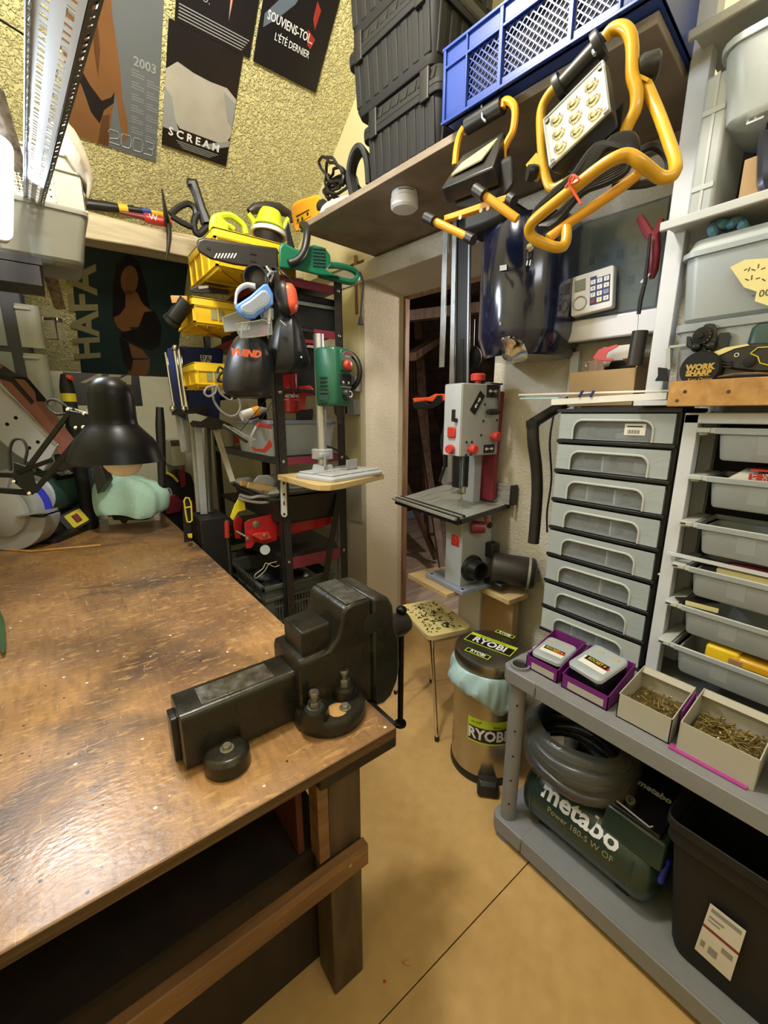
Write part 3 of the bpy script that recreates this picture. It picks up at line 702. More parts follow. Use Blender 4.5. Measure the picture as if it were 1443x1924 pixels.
# --- pale-faced film poster, reduced to plain shapes
t, x0, x1, s0, s1 = sheet('film_poster', [(321, 38), (463, 108), (418, 315), (300, 263)], 'print_black', 'black and white film poster lettered in white with a frightened-looking pale picture', off=.006, curl=.004)
W_, H_ = x1-x0, s1-s0; D = lambda pts, m, off=.0078: decal(t, pts, m, 'print', off, x0, s0, W_, H_)
D([(.0, .30), (.14, .22), (.42, .26), (.62, .20), (.9, .30), (1, .34), (1, .70), (.93, .80), (.5, .80), (.24, .80), (.10, .70), (0, .55)], 'print_pale')
D([(.0, .50), (.10, .56), (.16, .72), (.24, .84), (.0, .84)], 'print_grey', .0081)
D([(.0, .14), (1, .22), (1, .36), (.84, .30), (.6, .31), (.36, .30), (.14, .27), (0, .36)], 'print_black', .0081)
D([(.80, .34), (1, .40), (1, .62), (.92, .58)], 'print_grey', .0081)
D([(.45, 0), (.75, 0), (.68, .16), (.5, .2)], 'print_black', .0082)
D([(.5, .9), (.95, .76), (1, .74), (1, .8), (.6, .93)], 'print_grey', .0082)
text(t, 'S C R E A M', rp((x0+x1)/2-.01, s0+H_*.855, .0126), X, -RD, .045, 'white', off=.0012, sx=1.05)
for k in range(4):
    D([(.2+.03*k, .915+.016*k), (.85-.04*k, .915+.016*k), (.85-.04*k, .921+.016*k), (.2+.03*k, .921+.016*k)], 'print_grey', .0095+.0007*k)
t, x0, x1, s0, s1 = sheet('film_poster', [(340, -60), (500, -60), (466, 107), (322, 37)], 'print_black', 'black poster above the pale film poster with a pointed red and white shape', off=.008)
W_, H_ = x1-x0, s1-s0; D = lambda pts, m, off=.0098: decal(t, pts, m, 'print', off, x0, s0, W_, H_)
D([(.62, .1), (.70, .1), (.68, .45), (.655, .72), (.635, .45)], 'print_red'); D([(.64, .3), (.67, .3), (.665, .55), (.655, .7)], 'print_pale', .0101)
for k in range(5):
    D([(.04, .80+.035*k), (.96-.02*k, .80+.035*k), (.96-.02*k, .812+.035*k), (.04, .812+.035*k)], 'print_grey')
text(t, 'VENU.', rp(x0+W_*.25, s0+H_*.62, .0098), X, -RD, .035, 'print_grey')
# --- night film poster
t, x0, x1, s0, s1 = sheet('film_poster', [(505, -90), (668, -90), (588, 172), (478, 115)], 'print_black', 'dark night-blue film poster with French white lettering, rightmost on the sloped wall', off=.006, curl=.006)
W_, H_ = x1-x0, s1-s0; D = lambda pts, m, off=.0078: decal(t, pts, m, 'print', off, x0, s0, W_, H_)
D([(.22, .30), (.45, .22), (.55, .30), (.42, .50), (.26, .62), (.06, .75), (.05, .66), (.26, .48)], 'print_glow')
D(blob(.70, .18, .10, .13), 'print_pale'); D(blob(.86, .17, .06, .10), 'print_grey')
D([(.70, .40), (.78, .44), (.76, .58), (.70, .52)], 'print_red'); D([(.66, .60), (.80, .64), (.76, .72), (.70, .7)], 'print_red'); D([(.62, .86), (.7, .84), (.66, .95), (.62, .94)], 'print_red')
tt = lambda u, q, s_, sz, **k: text(t, s_, rp(x0+W_*u, s0+H_*q, .0088), X, -RD, sz, 'white', **k)
tt(.43, .655, 'SOUVIENS-TOI...', .043, sx=.72, off=.0004); tt(.50, .765, 'L\u2019\u00c9T\u00c9 DERNIER', .036, sx=.74)
tt(.45, .33, 'Quelqu\u2019un connait leur secret', .012, sx=.8)
for k in range(5):
    D([(.08, .86+.022*k), (.52, .86+.022*k), (.52, .867+.022*k), (.08, .867+.022*k)], 'print_grey')
# --- petrol poster under the purlin
t, x0, x1, s0, s1 = sheet('wall_poster', [(160, 440), (366, 500), (318, 706), (128, 700)], 'print_petrol', 'dark petrol poster of a long-haired woman in a black jacket beneath the old beam', off=.006)
W_, H_ = x1-x0, s1-s0; D = lambda pts, m, off=.0078: decal(t, pts, m, 'print', off, x0, s0, W_, H_)
D([(.36, .14), (.46, .06), (.56, .10), (.63, .26), (.68, .44), (.62, .52), (.40, .60), (.32, .52), (.33, .30)], 'print_black')
D(blob(.475, .23, .075, .10, 22, .25), 'print_skin', .0081)
D([(.44, .30), (.54, .30), (.60, .38), (.72, .44), (.60, .56), (.42, .58), (.36, .52), (.44, .42)], 'print_skin', .0081)
D([(.33, .51), (.40, .48), (.50, .60), (.46, .64), (.36, .58)], 'print_skin', .0083)
D([(.62, .44), (.72, .42), (.80, .54), (.80, .70), (.70, .76), (.56, .72), (.40, .66), (.40, .62), (.56, .58)], 'print_black', .0084)
D([(.46, .70), (.62, .76), (.70, .84), (.70, .96), (.66, 1), (.46, 1), (.52, .88), (.46, .80)], 'print_skin', .0082)
D([(.38, .66), (.47, .70), (.52, .86), (.50, .97), (.42, .88)], 'print_black', .0085)
D([(.48, .84), (.68, .83), (.68, .84), (.5, .855)], 'print_black', .0085)
text(t, 'HAFA', rp(x0+W_*.085, s0+H_*.52, .0082), RD*-1, -X, .20, 'print_olive', off=.006, shear=-.15, sx=1.35)
kb = thing('sticker_band', 'black band with pale slanted letters under the petrol poster', 'sign', at(196, 712, y=3.735))
b = B(); b.span((at(120, 712, y=3.735).x, 3.735, at(200, 735, y=3.735).z-.1), (at(262, 712, y=3.735).x, 3.739, at(200, 703, y=3.735).z)); b.build('band', 'print_black', kb)
text(kb, 'AFA', at(200, 713, y=3.7345), X, Z, .085, 'print_olive', off=.004, shear=.5, sx=1.9)
# --- tools lying on the purlin
def on(px, py, dy=0): return at(px, py, y=BEAM[0]+dy)
ax_ = thing('axe', 'long black and yellow tool handle lying on top of the old beam', 'axe', on(230, 385))
ya, yb = on(160, 383), on(330, 404)
f_ = lambda k: ya + (yb-ya)*k
B().tube([f_(0), f_(.2), f_(.34)], [.024, .024, .021], 12).build('handle', 'black_plastic', ax_)
B().tube([f_(.34), f_(.44)], .0225, 12).build('band', 'crate_yellow', ax_)
B().tube([f_(.44), f_(.60)], .021, 12).build('grip_sleeve', 'print_black', ax_)
B().tube([f_(.60), f_(.70)], .0225, 12).build('band', 'crate_blue', ax_)
B().tube([f_(.70), f_(.86)], .0215, 12).build('band', 'crate_yellow', ax_)
pk = thing('pickaxe', 'black pick head with red handle hanging over the front of the old beam', 'pickaxe', on(312, 415, -.05))
ya, yb = on(225, 398, -.06), on(322, 420, -.06)
B().tube([ya, ya+(yb-ya)*.45], [.006, .016], 10).build('handle_tip', 'dark_red', pk)
B().tube([ya+(yb-ya)*.45, ya+(yb-ya)*.5, yb], [.018, .024, .024], 12).build('handle', 'red_plastic', pk)
text(pk, 'W', ya+(yb-ya)*.62-Y*.0255, (yb-ya).normalized(), Z, .04, 'white')
sp = B(); P_ = [on(x, y, d) for x, y, d in ((304, 353, -.42), (308, 378, -.27), (312, 405, -.12), (316, 420, -.085), (318, 440, -.10), (316, 465, -.10), (312, 489, -.10))]
sp.tube(P_, [.003, .007, .013, .016, .013, .009, .003], 8).build('pick_head', 'black_plastic', pk)
on = lambda px, py, dy=0: at(px, py, y=2.385)
hk = thing('strimmer', 'black looped tool handle with trigger standing between the axe and the yellow crate', 'tool', on(365, 420))
c_ = smoothpath([on(320, 403), on(335, 390), on(352, 383), on(364, 390), on(368, 405), on(362, 425), on(345, 420), on(322, 406)], 5)
B().tube(c_, .014, 8).build('loop_handle', 'black_plastic', hk)
B().tube([on(352, 342), on(362, 345), on(370, 365), on(378, 392), on(388, 420)], [.018, .028, .022, .024, .03], 8).build('grip', 'black_plastic', hk)
B().tube(smoothpath([on(392, 424), on(372, 440), on(364, 420), on(372, 402), on(384, 410)], 5), .016, 8).build('guard', 'matt_black', hk)
# --- white crates at the left with a rag
def cbox(fr, sx, sy, sz, m, parent, name='body', t=.004, r=.012, tap=.0, rim=0):
    L = [(0, sx-2*tap, sy-2*tap, r), (sz, sx, sy, r)]
    if rim: L = [(0, sx-2*tap, sy-2*tap, r), (sz-rim, sx, sy, r), (sz-rim, sx+.012, sy+.012, r), (sz, sx+.012, sy+.012, r)]
    return B(fr).rbox(L, open_top=t).build(name, m, parent)
def lattice(fr, x0, x1, z0, z1, dx, dz, wd, th, diag=False):
    b = B(fr)
    if diag:
        n = int((x1-x0+z1-z0)/dx)
        for i in range(1, n):
            for s_ in (1, -1):
                a = i*dx; pa = [a, 0]; 
                xa, za = (x0+a, z0) if a < x1-x0 else (x1, z0+a-(x1-x0))
                xb, zb = (x0, z0+a) if a < z1-z0 else (x0+a-(z1-z0), z1)
                if s_ < 0: xa, xb = x0+x1-xa, x0+x1-xb
                if abs(xa-xb) > .004: b.bar((xa, 0, za), (xb, 0, zb), wd, th, Y)
    else:
        x = x0
        while x <= x1+1e-6: b.bar((x, 0, z0), (x, 0, z1), wd, th, Y); x += dx
        z = z0
        while z <= z1+1e-6: b.bar((x0, 0, z), (x1, 0, z), wd, th, Y); z += dz
    return b
yq = 2.10
A_ = at(160, 402, y=yq); zt = at(150, 300, y=yq).z; xr = A_.x + .005; zb = A_.z
lc = thing('lattice_crate', 'cream lattice crate with a rag over it, stacked on the translucent box', 'crate', (xr-.145, yq+.15, zb))
b = B()
xl = xr-.29
for (p_, q_) in (((xl, yq, zb), (xr, yq+.006, zb+.022)), ((xl, yq, zt-.05), (xr, yq+.006, zt)), ((xr-.085, yq, zb+.02), (xr, yq+.006, zt-.05)), ((xl, yq, zb+.02), (xl+.085, yq+.006, zt-.05)), ((xr-.006, yq, zb), (xr, yq+.28, zt)), ((xl, yq, zb), (xl+.006, yq+.28, zt)), ((xl, yq+.274, zb), (xr, yq+.28, zt)), ((xl, yq, zb), (xr, yq+.28, zb+.006)),
    ((xr-.095, yq-.008, zb+.01), (xr-.087, yq, zt)), ((xl, yq-.008, zt-.056), (xr+.004, yq, zt-.048)), ((xl, yq-.008, zt-.008), (xr+.006, yq, zt)), ((xl, yq-.008, zb), (xr+.006, yq, zb+.01))):
    b.span(p_, q_)
b.build('body', 'cream_crate', lc, bevel=.002)
lattice(frame((0, yq+.003, 0), x=X, z=-Y) if False else Matrix.Translation((0, yq+.003, 0)), xl+.09, xr-.09, zb+.02, zt-.05, .022, .022, .005, .004, True).build('lattice', 'cream_crate', lc, kind='stuff')
A2 = at(165, 407, y=yq-.02); zb2 = at(140, 493, y=yq-.02).z
tb = thing('storage_box', 'translucent cream box with bags inside at the left under the lattice crate', 'box', (A2.x-.2, yq+.14, zb2))
fr = FZ((A2.x-.155, yq+.13, zb2))
B(fr).rbox([(0, .235, .26, .03), (.01, .25, .28, .03), (zb-zb2-.016, .30, .31, .02), (zb-zb2-.016, .315, .325, .02), (zb-zb2-.001, .315, .325, .02)], open_top=.004).build('body', 'cream_film', tb)
fs = thing('left_shelf', 'dark steel shelf board at the left under the storage boxes', 'shelf', (-.5, yq+.2, zb2-.03))
B().span((-.99, yq-.02, zb2-.03), (A2.x-.16, yq+.5, zb2-.002)).build('board', 'dark_metal', fs, bevel=.002)
B().span((-.99, yq-.02, zb2-.10), (A2.x-.17, yq, zb2-.032)).build('front_beam', 'dark_metal', fs, bevel=.002)
for k, (dx, dz, s_) in enumerate(((-.06, .03, .04), (-.0, .02, .045), (.05, .02, .04))):
    o = B(FZ((A2.x-.155+dx*1.2, yq+.12, zb2+.006))).rbox([(0, s_*1.5, s_*2, .01), (s_*2, s_*1.4, s_*2, .01)]).build('packet', ('card_brown', 'bag_film', 'print_olive')[k], None)
    tag(o, ('brown packet at the left', 'pale bag in the middle', 'olive packet at the right')[k] + ' inside the translucent cream box', 'packet', None)
random.seed(5)
b = B(); P_ = [(92, 245), (105, 240), (125, 255), (142, 280), (160, 312), (170, 330), (176, 345), (168, 372)]
b = B(); rr_ = []
for i, (x, y) in enumerate(P_):
    c = at(x-6, y+10, y=yq+.06-.004*i); wv = [.05, .07, .085, .08, .07, .05, .035, .02][i]
    rr_.append([c + V((math.cos(a)*wv*(.35+.08*math.sin(5*a+i)), math.sin(a)*wv*1.6, math.sin(a*2+i)*.012 + math.cos(a)*wv*.35)) for a in [2*math.pi*k/14 for k in range(14)]])
o = b.loft(rr_).build('rag', 'rag', None, sub=1); tag(o, 'cream rag hanging over the corner of the lattice crate', 'rag')
# --- perforated angle running overhead from the left
far = at(62, 392, w=1.75); dr = ray(43, 520).normalized(); near = far - dr*2.02
pa = thing('slotted_angle', 'perforated steel angle running overhead at the left edge', 'steel angle', far)
sx_ = RT.copy(); sx_ = (sx_ - dr*sx_.dot(dr)).normalized(); sy_ = dr.cross(sx_); sy_ = sy_ if sy_.z > 0 else -sy_
b = B()
LN = 2.02
def flange(e0, u, wd, m, n_, rows, slot, pitch=.02):
    """a flat strip with real slots: rails between rows and bridges between slots"""
    b = B(); k = int(LN/pitch); xs = [0]
    row_w = wd/(rows*2+1)*1.0
    edges = []
    gap = wd/rows
    for r_ in range(rows+1):
        a = r_*gap
        lo = max(0, a-gap*.32); hi = min(wd, a+gap*.32)
        b.add([e0+u*lo, e0+u*hi, e0+u*hi+dr*LN, e0+u*lo+dr*LN], [(0, 1, 2, 3)])
    for r_ in range(rows):
        lo = r_*gap+gap*.31; hi = (r_+1)*gap-gap*.31
        for i in range(k):
            a = i*pitch
            b.add([e0+u*lo+dr*a, e0+u*hi+dr*a, e0+u*hi+dr*(a+pitch*(1-slot)), e0+u*lo+dr*(a+pitch*(1-slot))], [(0, 1, 2, 3)])
    o = b.build(n_, m, pa, smooth=False)
    sd = o.modifiers.new('solid', 'SOLIDIFY'); sd.thickness = .0015
    return o
e0 = near - sx_*.026
u1_ = (sx_*.86 - sy_*.5).normalized()
flange(e0, u1_, .040, 'angle_lit', 'flange', 2, .5)  # the lamp's light on this flange is put into its colour
flange(e0 + u1_*.040, (sx_*.72 + sy_*.3).normalized(), .016, 'dark_metal', 'flange', 1, .5)
flange(e0 , (-sx_*.5 - sy_*.5).normalized(), .012, 'galvanised', 'flange', 1, .5, .010)
o = B().tube([at(-15, 28, w=.8), at(40, 62, w=.86), at(96, 96, w=.92), at(99, 104, w=.92)], .0022, 8).build('hanging_wire', 'black_steel'); tag(o, 'thin black rod crossing in front of the perforated angle', 'rod')
# --- slat and clear clip
sl = thing('weathered_slat', 'weathered wooden slat slanting down at the left edge', 'slat', at(115, 590, w=2.0))
b = B(); P_ = [at(x, y, w=w_) for x, y, w_ in ((-12, 165, 1.25), (20, 270, 1.38), (55, 390, 1.55), (95, 520, 1.8), (112, 580, 1.95))]
for i in range(4): pass
b.loft([[p + RT*a + FW*c for a, c in ((-.022-.004*(i % 2), -.006), (.0, -.012), (.022, -.006), (.024, .01), (-.024, .01))] for i, p in enumerate(P_)]).build('slat', 'weathered', sl, bevel=.002)
jr = thing('clear_clip', 'clear plastic clip box hanging at the foot of the weathered slat', 'clip box', at(107, 640, w=2.0))
fr = frame(at(107, 640, w=2.0), x=RT, z=Z)
B(fr).rbox([(0, .075, .05, .015), (.10, .078, .055, .015), (.15, .07, .05, .012)]).build('body', 'clear_plastic', jr)
B(fr).rbox([(.085, .082, .058, .015), (.097, .082, .058, .015)]).build('collar', 'chrome', jr)
B(fr).bar((.03, -.03, .0), (.03, -.03, .09), .006, .004, Y).bar((-.03, -.03, .0), (.03, -.03, .0), .006, .004, Y).build('wire', 'chrome', jr)
# --- LED lamp
ll = thing('led_work_lamp', 'bright white work lamp with a glowing face at the left edge', 'lamp', at(-30, 345, w=1.15))
fr = frame(at(-36, 335, w=1.15), x=(RT*.9+FW*.3), z=(RT*.75-FW*.65))
B(fr).rbox([(-.04, .13, .28, .02), (-.002, .14, .30, .03)]).build('housing', 'smoke_detector', ll, bevel=.003)
B(fr).prism(rr2(.07, .16, .03), .004).build('light_panel', 'lamp_glow', ll)
lw_ = bpy.data.lights.new('work_lamp_light', 'AREA'); lw_.energy = 7; lw_.color = (.74, .86, 1); lw_.shape = 'RECTANGLE'; lw_.size = .08; lw_.size_y = .2
lo_ = bpy.data.objects.new('work_lamp_light', lw_); COL.objects.link(lo_); lo_.matrix_world = fr @ Matrix.Translation((0, 0, .012)) @ Matrix.Rotation(math.pi, 4, 'X')
B().bar(at(-60, 250, w=1.16), at(-60, 440, w=1.16), .05, .02).build('bracket', 'dark_metal', ll)
# ================================================================ STEEL RACK BESIDE THE DOORWAY
rk = thing('steel_rack', 'dark slotted-angle steel rack with maroon shelf edges beside the doorway', 'rack', (.98, 2.3, 0))
RX0, RX1, RY0, RY1 = .80, 1.165, 1.85, 2.90
def lpost(x, y, sx, sy, h=2.12):
    b = B(); b.span((x, y, 0), (x+sx*.042, y+sy*.003, h)).span((x, y, 0), (x+sx*.003, y+sy*.042, h)); o = b.build('post', 'dark_metal', rk)
    d = B()
    for k in range(38):
        z = .06+k*.054
        d.span((x+sx*.012, y-sy*.0006, z), (x+sx*.018, y, z+.012)).span((x+sx*.027, y-sy*.0006, z+.027), (x+sx*.033, y, z+.036))
    d.build('post_slots', 'matt_black', rk, kind='stuff')
lpost(RX0, RY0, 1, 1); lpost(RX1, RY0, -1, 1); lpost(RX0, RY1, 1, -1); lpost(RX1, RY1, -1, -1)
LV = [2.085, 1.885, 1.615, 1.300, .80]
for z in LV:
    lip = .035 if z > .9 else .06
    b = B(); b.span((RX0+.004, RY0+.004, z-.014), (RX1-.004, RY1-.004, z-.002)).build('shelf_board', 'dark_metal', rk)
    
    if z != LV[2]: B().span((RX0+.044 if z != LV[1] else RX1-.155, RY0+.001, z-lip), (RX1-.044, RY0+.004, z)).build('shelf_edge', 'maroon', rk)
    b = B(); b.span((RX0+.001, RY0+.044, z-lip), (RX0+.004, RY1-.044, z)).build('shelf_edge', 'dark_red' if z > 1.8 else 'dark_metal', rk)
    for x in (RX0+.022, RX1-.022):
        B().lathe([(.008, 0), (.008, .003), (.005, .005)], (x, RY0-.001, z-.018), -Y, 8).build('bolt', 'bolt_steel', rk)
B().bar((RX1-.02, RY0-.002, 1.19), (RX0+.20, RY0-.002, .55), .035, .004, Y).build('brace', 'dark_metal', rk)
B().bar((RX1-.03, RY0+.02, 1.19), (RX1-.03, RY0+.02, .02), .03, .03, Y).build('tube_leg', 'galvanised', rk)
# yellow crates
def ycrate(label, x0, y0, z0, sx, sy, h, rz=0, mark=True):
    t = thing('yellow_crate', label, 'crate', (x0+sx/2, y0+sy/2, z0), 0, 'yellow plastic crates on the steel rack')
    fr = FZ((x0+sx/2, y0+sy/2, z0))
    B(fr).rbox([(0, sx-.03, sy-.03, .012), (.008, sx-.02, sy-.02, .012), (h-.035, sx-.012, sy-.012, .010), (h-.035, sx, sy, .010), (h, sx, sy, .010)], open_top=.0035).build('body', 'crate_yellow', t)
    b = B(fr)
    nx, ny = max(2, int(sx/.09)), max(2, int(sy/.085))
    for i in range(nx+1):
        x = -sx/2+.012+(sx-.024)*i/nx; b.span((x-.002, -sy/2+.001, .01), (x+.002, -sy/2+.012, h))
    for i in range(ny+1):
        y = -sy/2+.012+(sy-.024)*i/ny; b.span((-sx/2+.001, y-.002, .01), (-sx/2+.012, y+.002, h))
    for z in (.012, h-.035, h-.004): b.span((-sx/2, -sy/2, z-.002), (sx/2, -sy/2+.011, z+.002)).span((-sx/2, -sy/2, z-.002), (-sx/2+.011, sy/2, z+.002))
    b.build('ribs', 'crate_yellow', t)
    u = B(fr)
    for k in range(-2, 3):
        u.bar((0, 0, -.003), (k*sx*.22, -sy*.45, -.003), .004, .006).bar((0, 0, -.003), (k*sx*.22, sy*.45, -.003), .004, .006)
    u.bar((-sx*.45, 0, -.003), (sx*.45, 0, -.003), .004, .006).build('underside_ribs', 'crate_yellow', t)
    b = B(fr).span((-.03, -sy/2+.0045, h*.25), (.03, -sy/2+.006, h*.62)).build('printed_mark', 'print_olive', t)
    return t
CR1 = ycrate('largest yellow crate, on top of the rack and full of lime green tools', .612, 1.935, 2.0905, .37, .42, .150)
ycrate('middle yellow crate, on the second rack shelf behind the hanging bags', .545, 2.10, 1.8905, .22, .30, .115)
c3 = ycrate('small yellow crate with a coiled mark, lowest of the yellow ones', .520, 2.06, 1.6205, .16, .24, .105)
# lime tools in crate 1
lj = thing('lime_jigsaw', 'lime green tool with an open handle sticking out of the top yellow crate', 'power tool', (.68, 2.10, 2.10))
yy = 2.08; q = lambda px, py, d=0: at(px, py, y=yy+d)
B().tube(smoothpath([q(398, 432), q(402, 412), q(415, 406), q(432, 405), q(446, 413), q(458, 425), q(462, 440)], 4), .014, 8).build('handle', 'lime', lj)
B().tube(smoothpath([q(404, 436), q(418, 428), q(428, 424), q(440, 432)], 4), .012, 8).build('trigger_guard', 'lime', lj)
B().loft([[q(x, y, d) for x, y in ((392, 428), (412, 404), (430, 420), (428, 450), (396, 470))] for d in (-.02, .03)]).build('housing', 'lime', lj, bevel=.006)
sd = thing('orbital_sander', 'lime and grey orbital sander lying in the top yellow crate', 'sander', (.84, 2.16, 2.10))
yy = 2.14; sc_ = at(505, 425, y=yy)
B().lathe([(.05, -.10), (.075, -.03), (.078, -.02)], sc_, Z + X*.12, 24).build('housing', 'dark_metal', sd)
B().lathe([(.082, -.02), (.085, -.005), (.075, .002)], sc_-Z*.022, Z + X*.12, 24).build('pad', 'white', sd)
B().lathe([(.075, .0), (.062, .03), (.058, .06), (.05, .075)], sc_-Z*.012, Z + X*.12, 24).build('motor_cover', 'lime', sd)
B().tube([q(468, 398), q(478, 392), q(500, 390), q(525, 393), q(542, 402), q(545, 418)], [.014, .022, .026, .026, .02, .014], 10).build('grip', 'dark_metal', sd)
for p3 in ((q(466, 402), q(476, 415), q(480, 428)), (q(545, 405), q(538, 420), q(532, 432))): B().tube(p3, .014, 8).build('side_frame', 'lime', sd)
# chainsaw
cs = thing('chainsaw', 'green electric chainsaw in a black bar cover lying on top of the rack', 'chainsaw', (.9, 1.80, 2.09))
yy = 1.80
sb = [(368, 462), (371, 450), (382, 446), (440, 455), (522, 466), (524, 508), (500, 506), (440, 498), (395, 487), (374, 474)]
b = B(); b.loft([[q(x, y, 0) for x, y in sb], [q(x, y, .035) for x, y in sb]]).build('bar_cover', 'dark_metal', cs, bevel=.008, seg=3)
b = B()
for k in range(7): b.bar(q(403+k*6, 485, -.001), q(408+k*6, 476, -.001), .004, .002, Y)
b.build('cover_slots', 'white', cs)
sl_ = B()
for p_, q_ in (((470, 475), (482, 477)), ((470, 489), (482, 491)), ((388, 465), (396, 467))): sl_.bar(q(*p_, -.0012), q(*q_, -.0012), .008, .003, Y)
sl_.build('cover_recess', 'matt_black', cs)
bd = [(524, 464), (532, 455), (560, 470), (590, 460), (608, 465), (620, 478), (622, 498), (612, 508), (640, 520), (600, 518), (560, 508), (524, 504)]
b = B(); b.loft([[q(x, y, -.02) for x, y in bd], [q(x, y, .14) for x, y in bd]]).build('body', 'saw_green', cs, bevel=.012, seg=3)
b = B()
for k in range(6): b.bar(q(588, 466+k*6.4, -.0225), q(612, 468+k*6.4, -.0225), .006, .004, Y)
b.build('vents', 'motor_green', cs)
B().tube(smoothpath([q(612, 498, .02), q(640, 500, .03), q(664, 508, .04), q(672, 520, .04), q(660, 530, .04), q(630, 524, .03), q(600, 516, .02)], 4), .014, 8).build('rear_handle', 'saw_green', cs)
B().tube(smoothpath([q(543, 495, -.03), q(560, 488, -.04), q(572, 470, -.04), q(577, 440, -.03), q(574, 424, .02), q(568, 424, .06)], 4), .016, 10).build('front_handle', 'black_plastic', cs)
b = B(); b.loft([[q(x, y, d) for x, y in ((535, 430), (541, 414), (552, 460), (562, 486), (556, 490), (540, 462))] for d in (-.01, .05)]).build('hand_guard', 'black_plastic', cs, bevel=.004)
B().tube([q(676, 512, .03), q(683, 530, .0), q(680, 570, .0), q(678, 600, .0)], .006, 8).tube([q(678, 594), q(678, 610)], [.008, .016], 8).build('power_cord', 'rubber', cs)
# things under crate 1 on the second shelf
ft = thing('flat_plane', 'grey flat tool lying at the open side of the second rack shelf', 'tool', (.66, 2.2, 1.96))
yy = 2.12
b = B(); b.loft([[q(x, y, d) for x, y in ((355, 543), (372, 535), (430, 545), (432, 553), (360, 550))] for d in (0, .1)]).build('body', 'dark_metal', ft, bevel=.004)
B().loft([[q(x, y, d) for x, y in ((372, 538), (392, 536), (392, 541), (374, 543))] for d in (-.003, .05)]).build('label', 'print_pale', ft)
b = B(); b.loft([[q(x, y, d) for x, y in ((320, 555), (352, 556), (352, 567), (323, 570))] for d in (0, .10)]); o = b.build('wood_block', 'pine', bevel=.003); tag(o, 'pale wooden block end jutting left from the rack above the middle yellow crate', 'wood')
o = B().cyl(at(352, 566, y=2.12), at(326, 600, y=2.16), .034, n=18).cyl(at(326, 600, y=2.16), at(321, 606, y=2.17), .038, n=18).build('torch', 'black_plastic'); tag(o, 'black cylinder torch lying beside the middle yellow crate', 'torch')
o = B().tube(smoothpath([at(x, y, y=2.03) for x, y in ((408, 700), (412, 690), (420, 696), (412, 706), (409, 715), (418, 718))], 4), .005).build('spring_coil', 'black_plastic'); tag(o, 'little black coil lying at the small yellow crate', 'coil')
# dark cases inside the rack
bx = lambda n, m, a, c, lab, cat, bev=.006: tag(B().span(a, c).build(n, m, bevel=bev), lab, cat)
fc = thing('flat_case', 'black flat case with a silver rim on the second rack shelf', 'case', (1.0, 2.1, LV[1]))
B().span((.86, 1.88, LV[1]+.001), (1.15, 2.75, LV[1]+.10)).build('body', 'black_plastic', fc, bevel=.006)
B().span((.855, 1.875, LV[1]+.1005), (1.155, 2.755, LV[1]+.118)).build('rim', 'aluminium', fc, bevel=.003)
B().span((.86, 1.88, LV[1]+.1185), (1.15, 2.75, LV[1]+.15)).build('lid', 'black_plastic', fc, bevel=.006)
bx('black_case', 'black_plastic', (.90, 1.93, LV[2]+.001), (1.15, 2.7, LV[2]+.20), 'big black case at the back of the third rack shelf behind the red can', 'case')
o = B().span((.94, 1.862, LV[2]+.205), (1.06, 1.90, LV[2]+.222)).build('folding_rule', 'dark_red', bevel=.002); tag(o, 'dark red folding rule lying on the black case', 'rule')
o = B().loft([[at(x, y, y=1.96) for x, y in ((417, 596), (450, 583), (470, 600), (470, 620), (422, 625))], [at(x, y, y=2.02) for x, y in ((417, 596), (450, 583), (470, 600), (470, 620), (422, 625))]]).build('grey_box', 'pale_grey_plastic', bevel=.003); tag(o, 'pale grey box between the middle yellow crate and the goggles', 'box')
# red can
rc = thing('red_can', 'red cylinder can with white print on the rack behind the post', 'can', (.87, 1.93, LV[2]))
ra = at(540, 777, y=1.93); 
ca_ = V((at(538, 740, y=1.95).x, 1.95, 0))
zb_ = at(540, 776, y=1.90).z; zt_ = at(540, 698, y=1.90).z
B().lathe([(.044, 0), (.054, .006), (.055, .03), (.055, zt_-zb_), (.045, zt_-zb_+.02)], (ca_.x, 1.95, zb_), Z, 28).build('body', 'jack_red', rc)
fr = (ca_.x, 1.8945, zb_+.075)
B().span((ca_.x-.045, 1.898, zb_+.0605), (ca_.x+.04, 1.9, zb_+.0625)).span((ca_.x-.046, 1.9, zb_+.0605), (ca_.x-.044, 1.902, zb_+.14)).build('print_line', 'white', rc)
text(rc, 'arebo', (ca_.x, 1.893, zb_+.082), X, Z, .030, 'white', shear=.3, off=.0006)
rt_ = thing('red_trigger_tool', 'red handled tool standing right of the red can on the rack', 'power tool', (1.0, 1.93, LV[2]))
yy = 1.92
B().loft([[q(x, y, d) for x, y in ((560, 726), (583, 724), (590, 732), (586, 745), (575, 742), (572, 770), (563, 772))] for d in (0, .05)]).build('handle', 'tool_red', rt_, bevel=.005)
B().loft([[q(x, y, d) for x, y in ((556, 772), (590, 768), (588, 790), (556, 790))] for d in (0, .08)]).build('battery', 'black_plastic', rt_, bevel=.004)
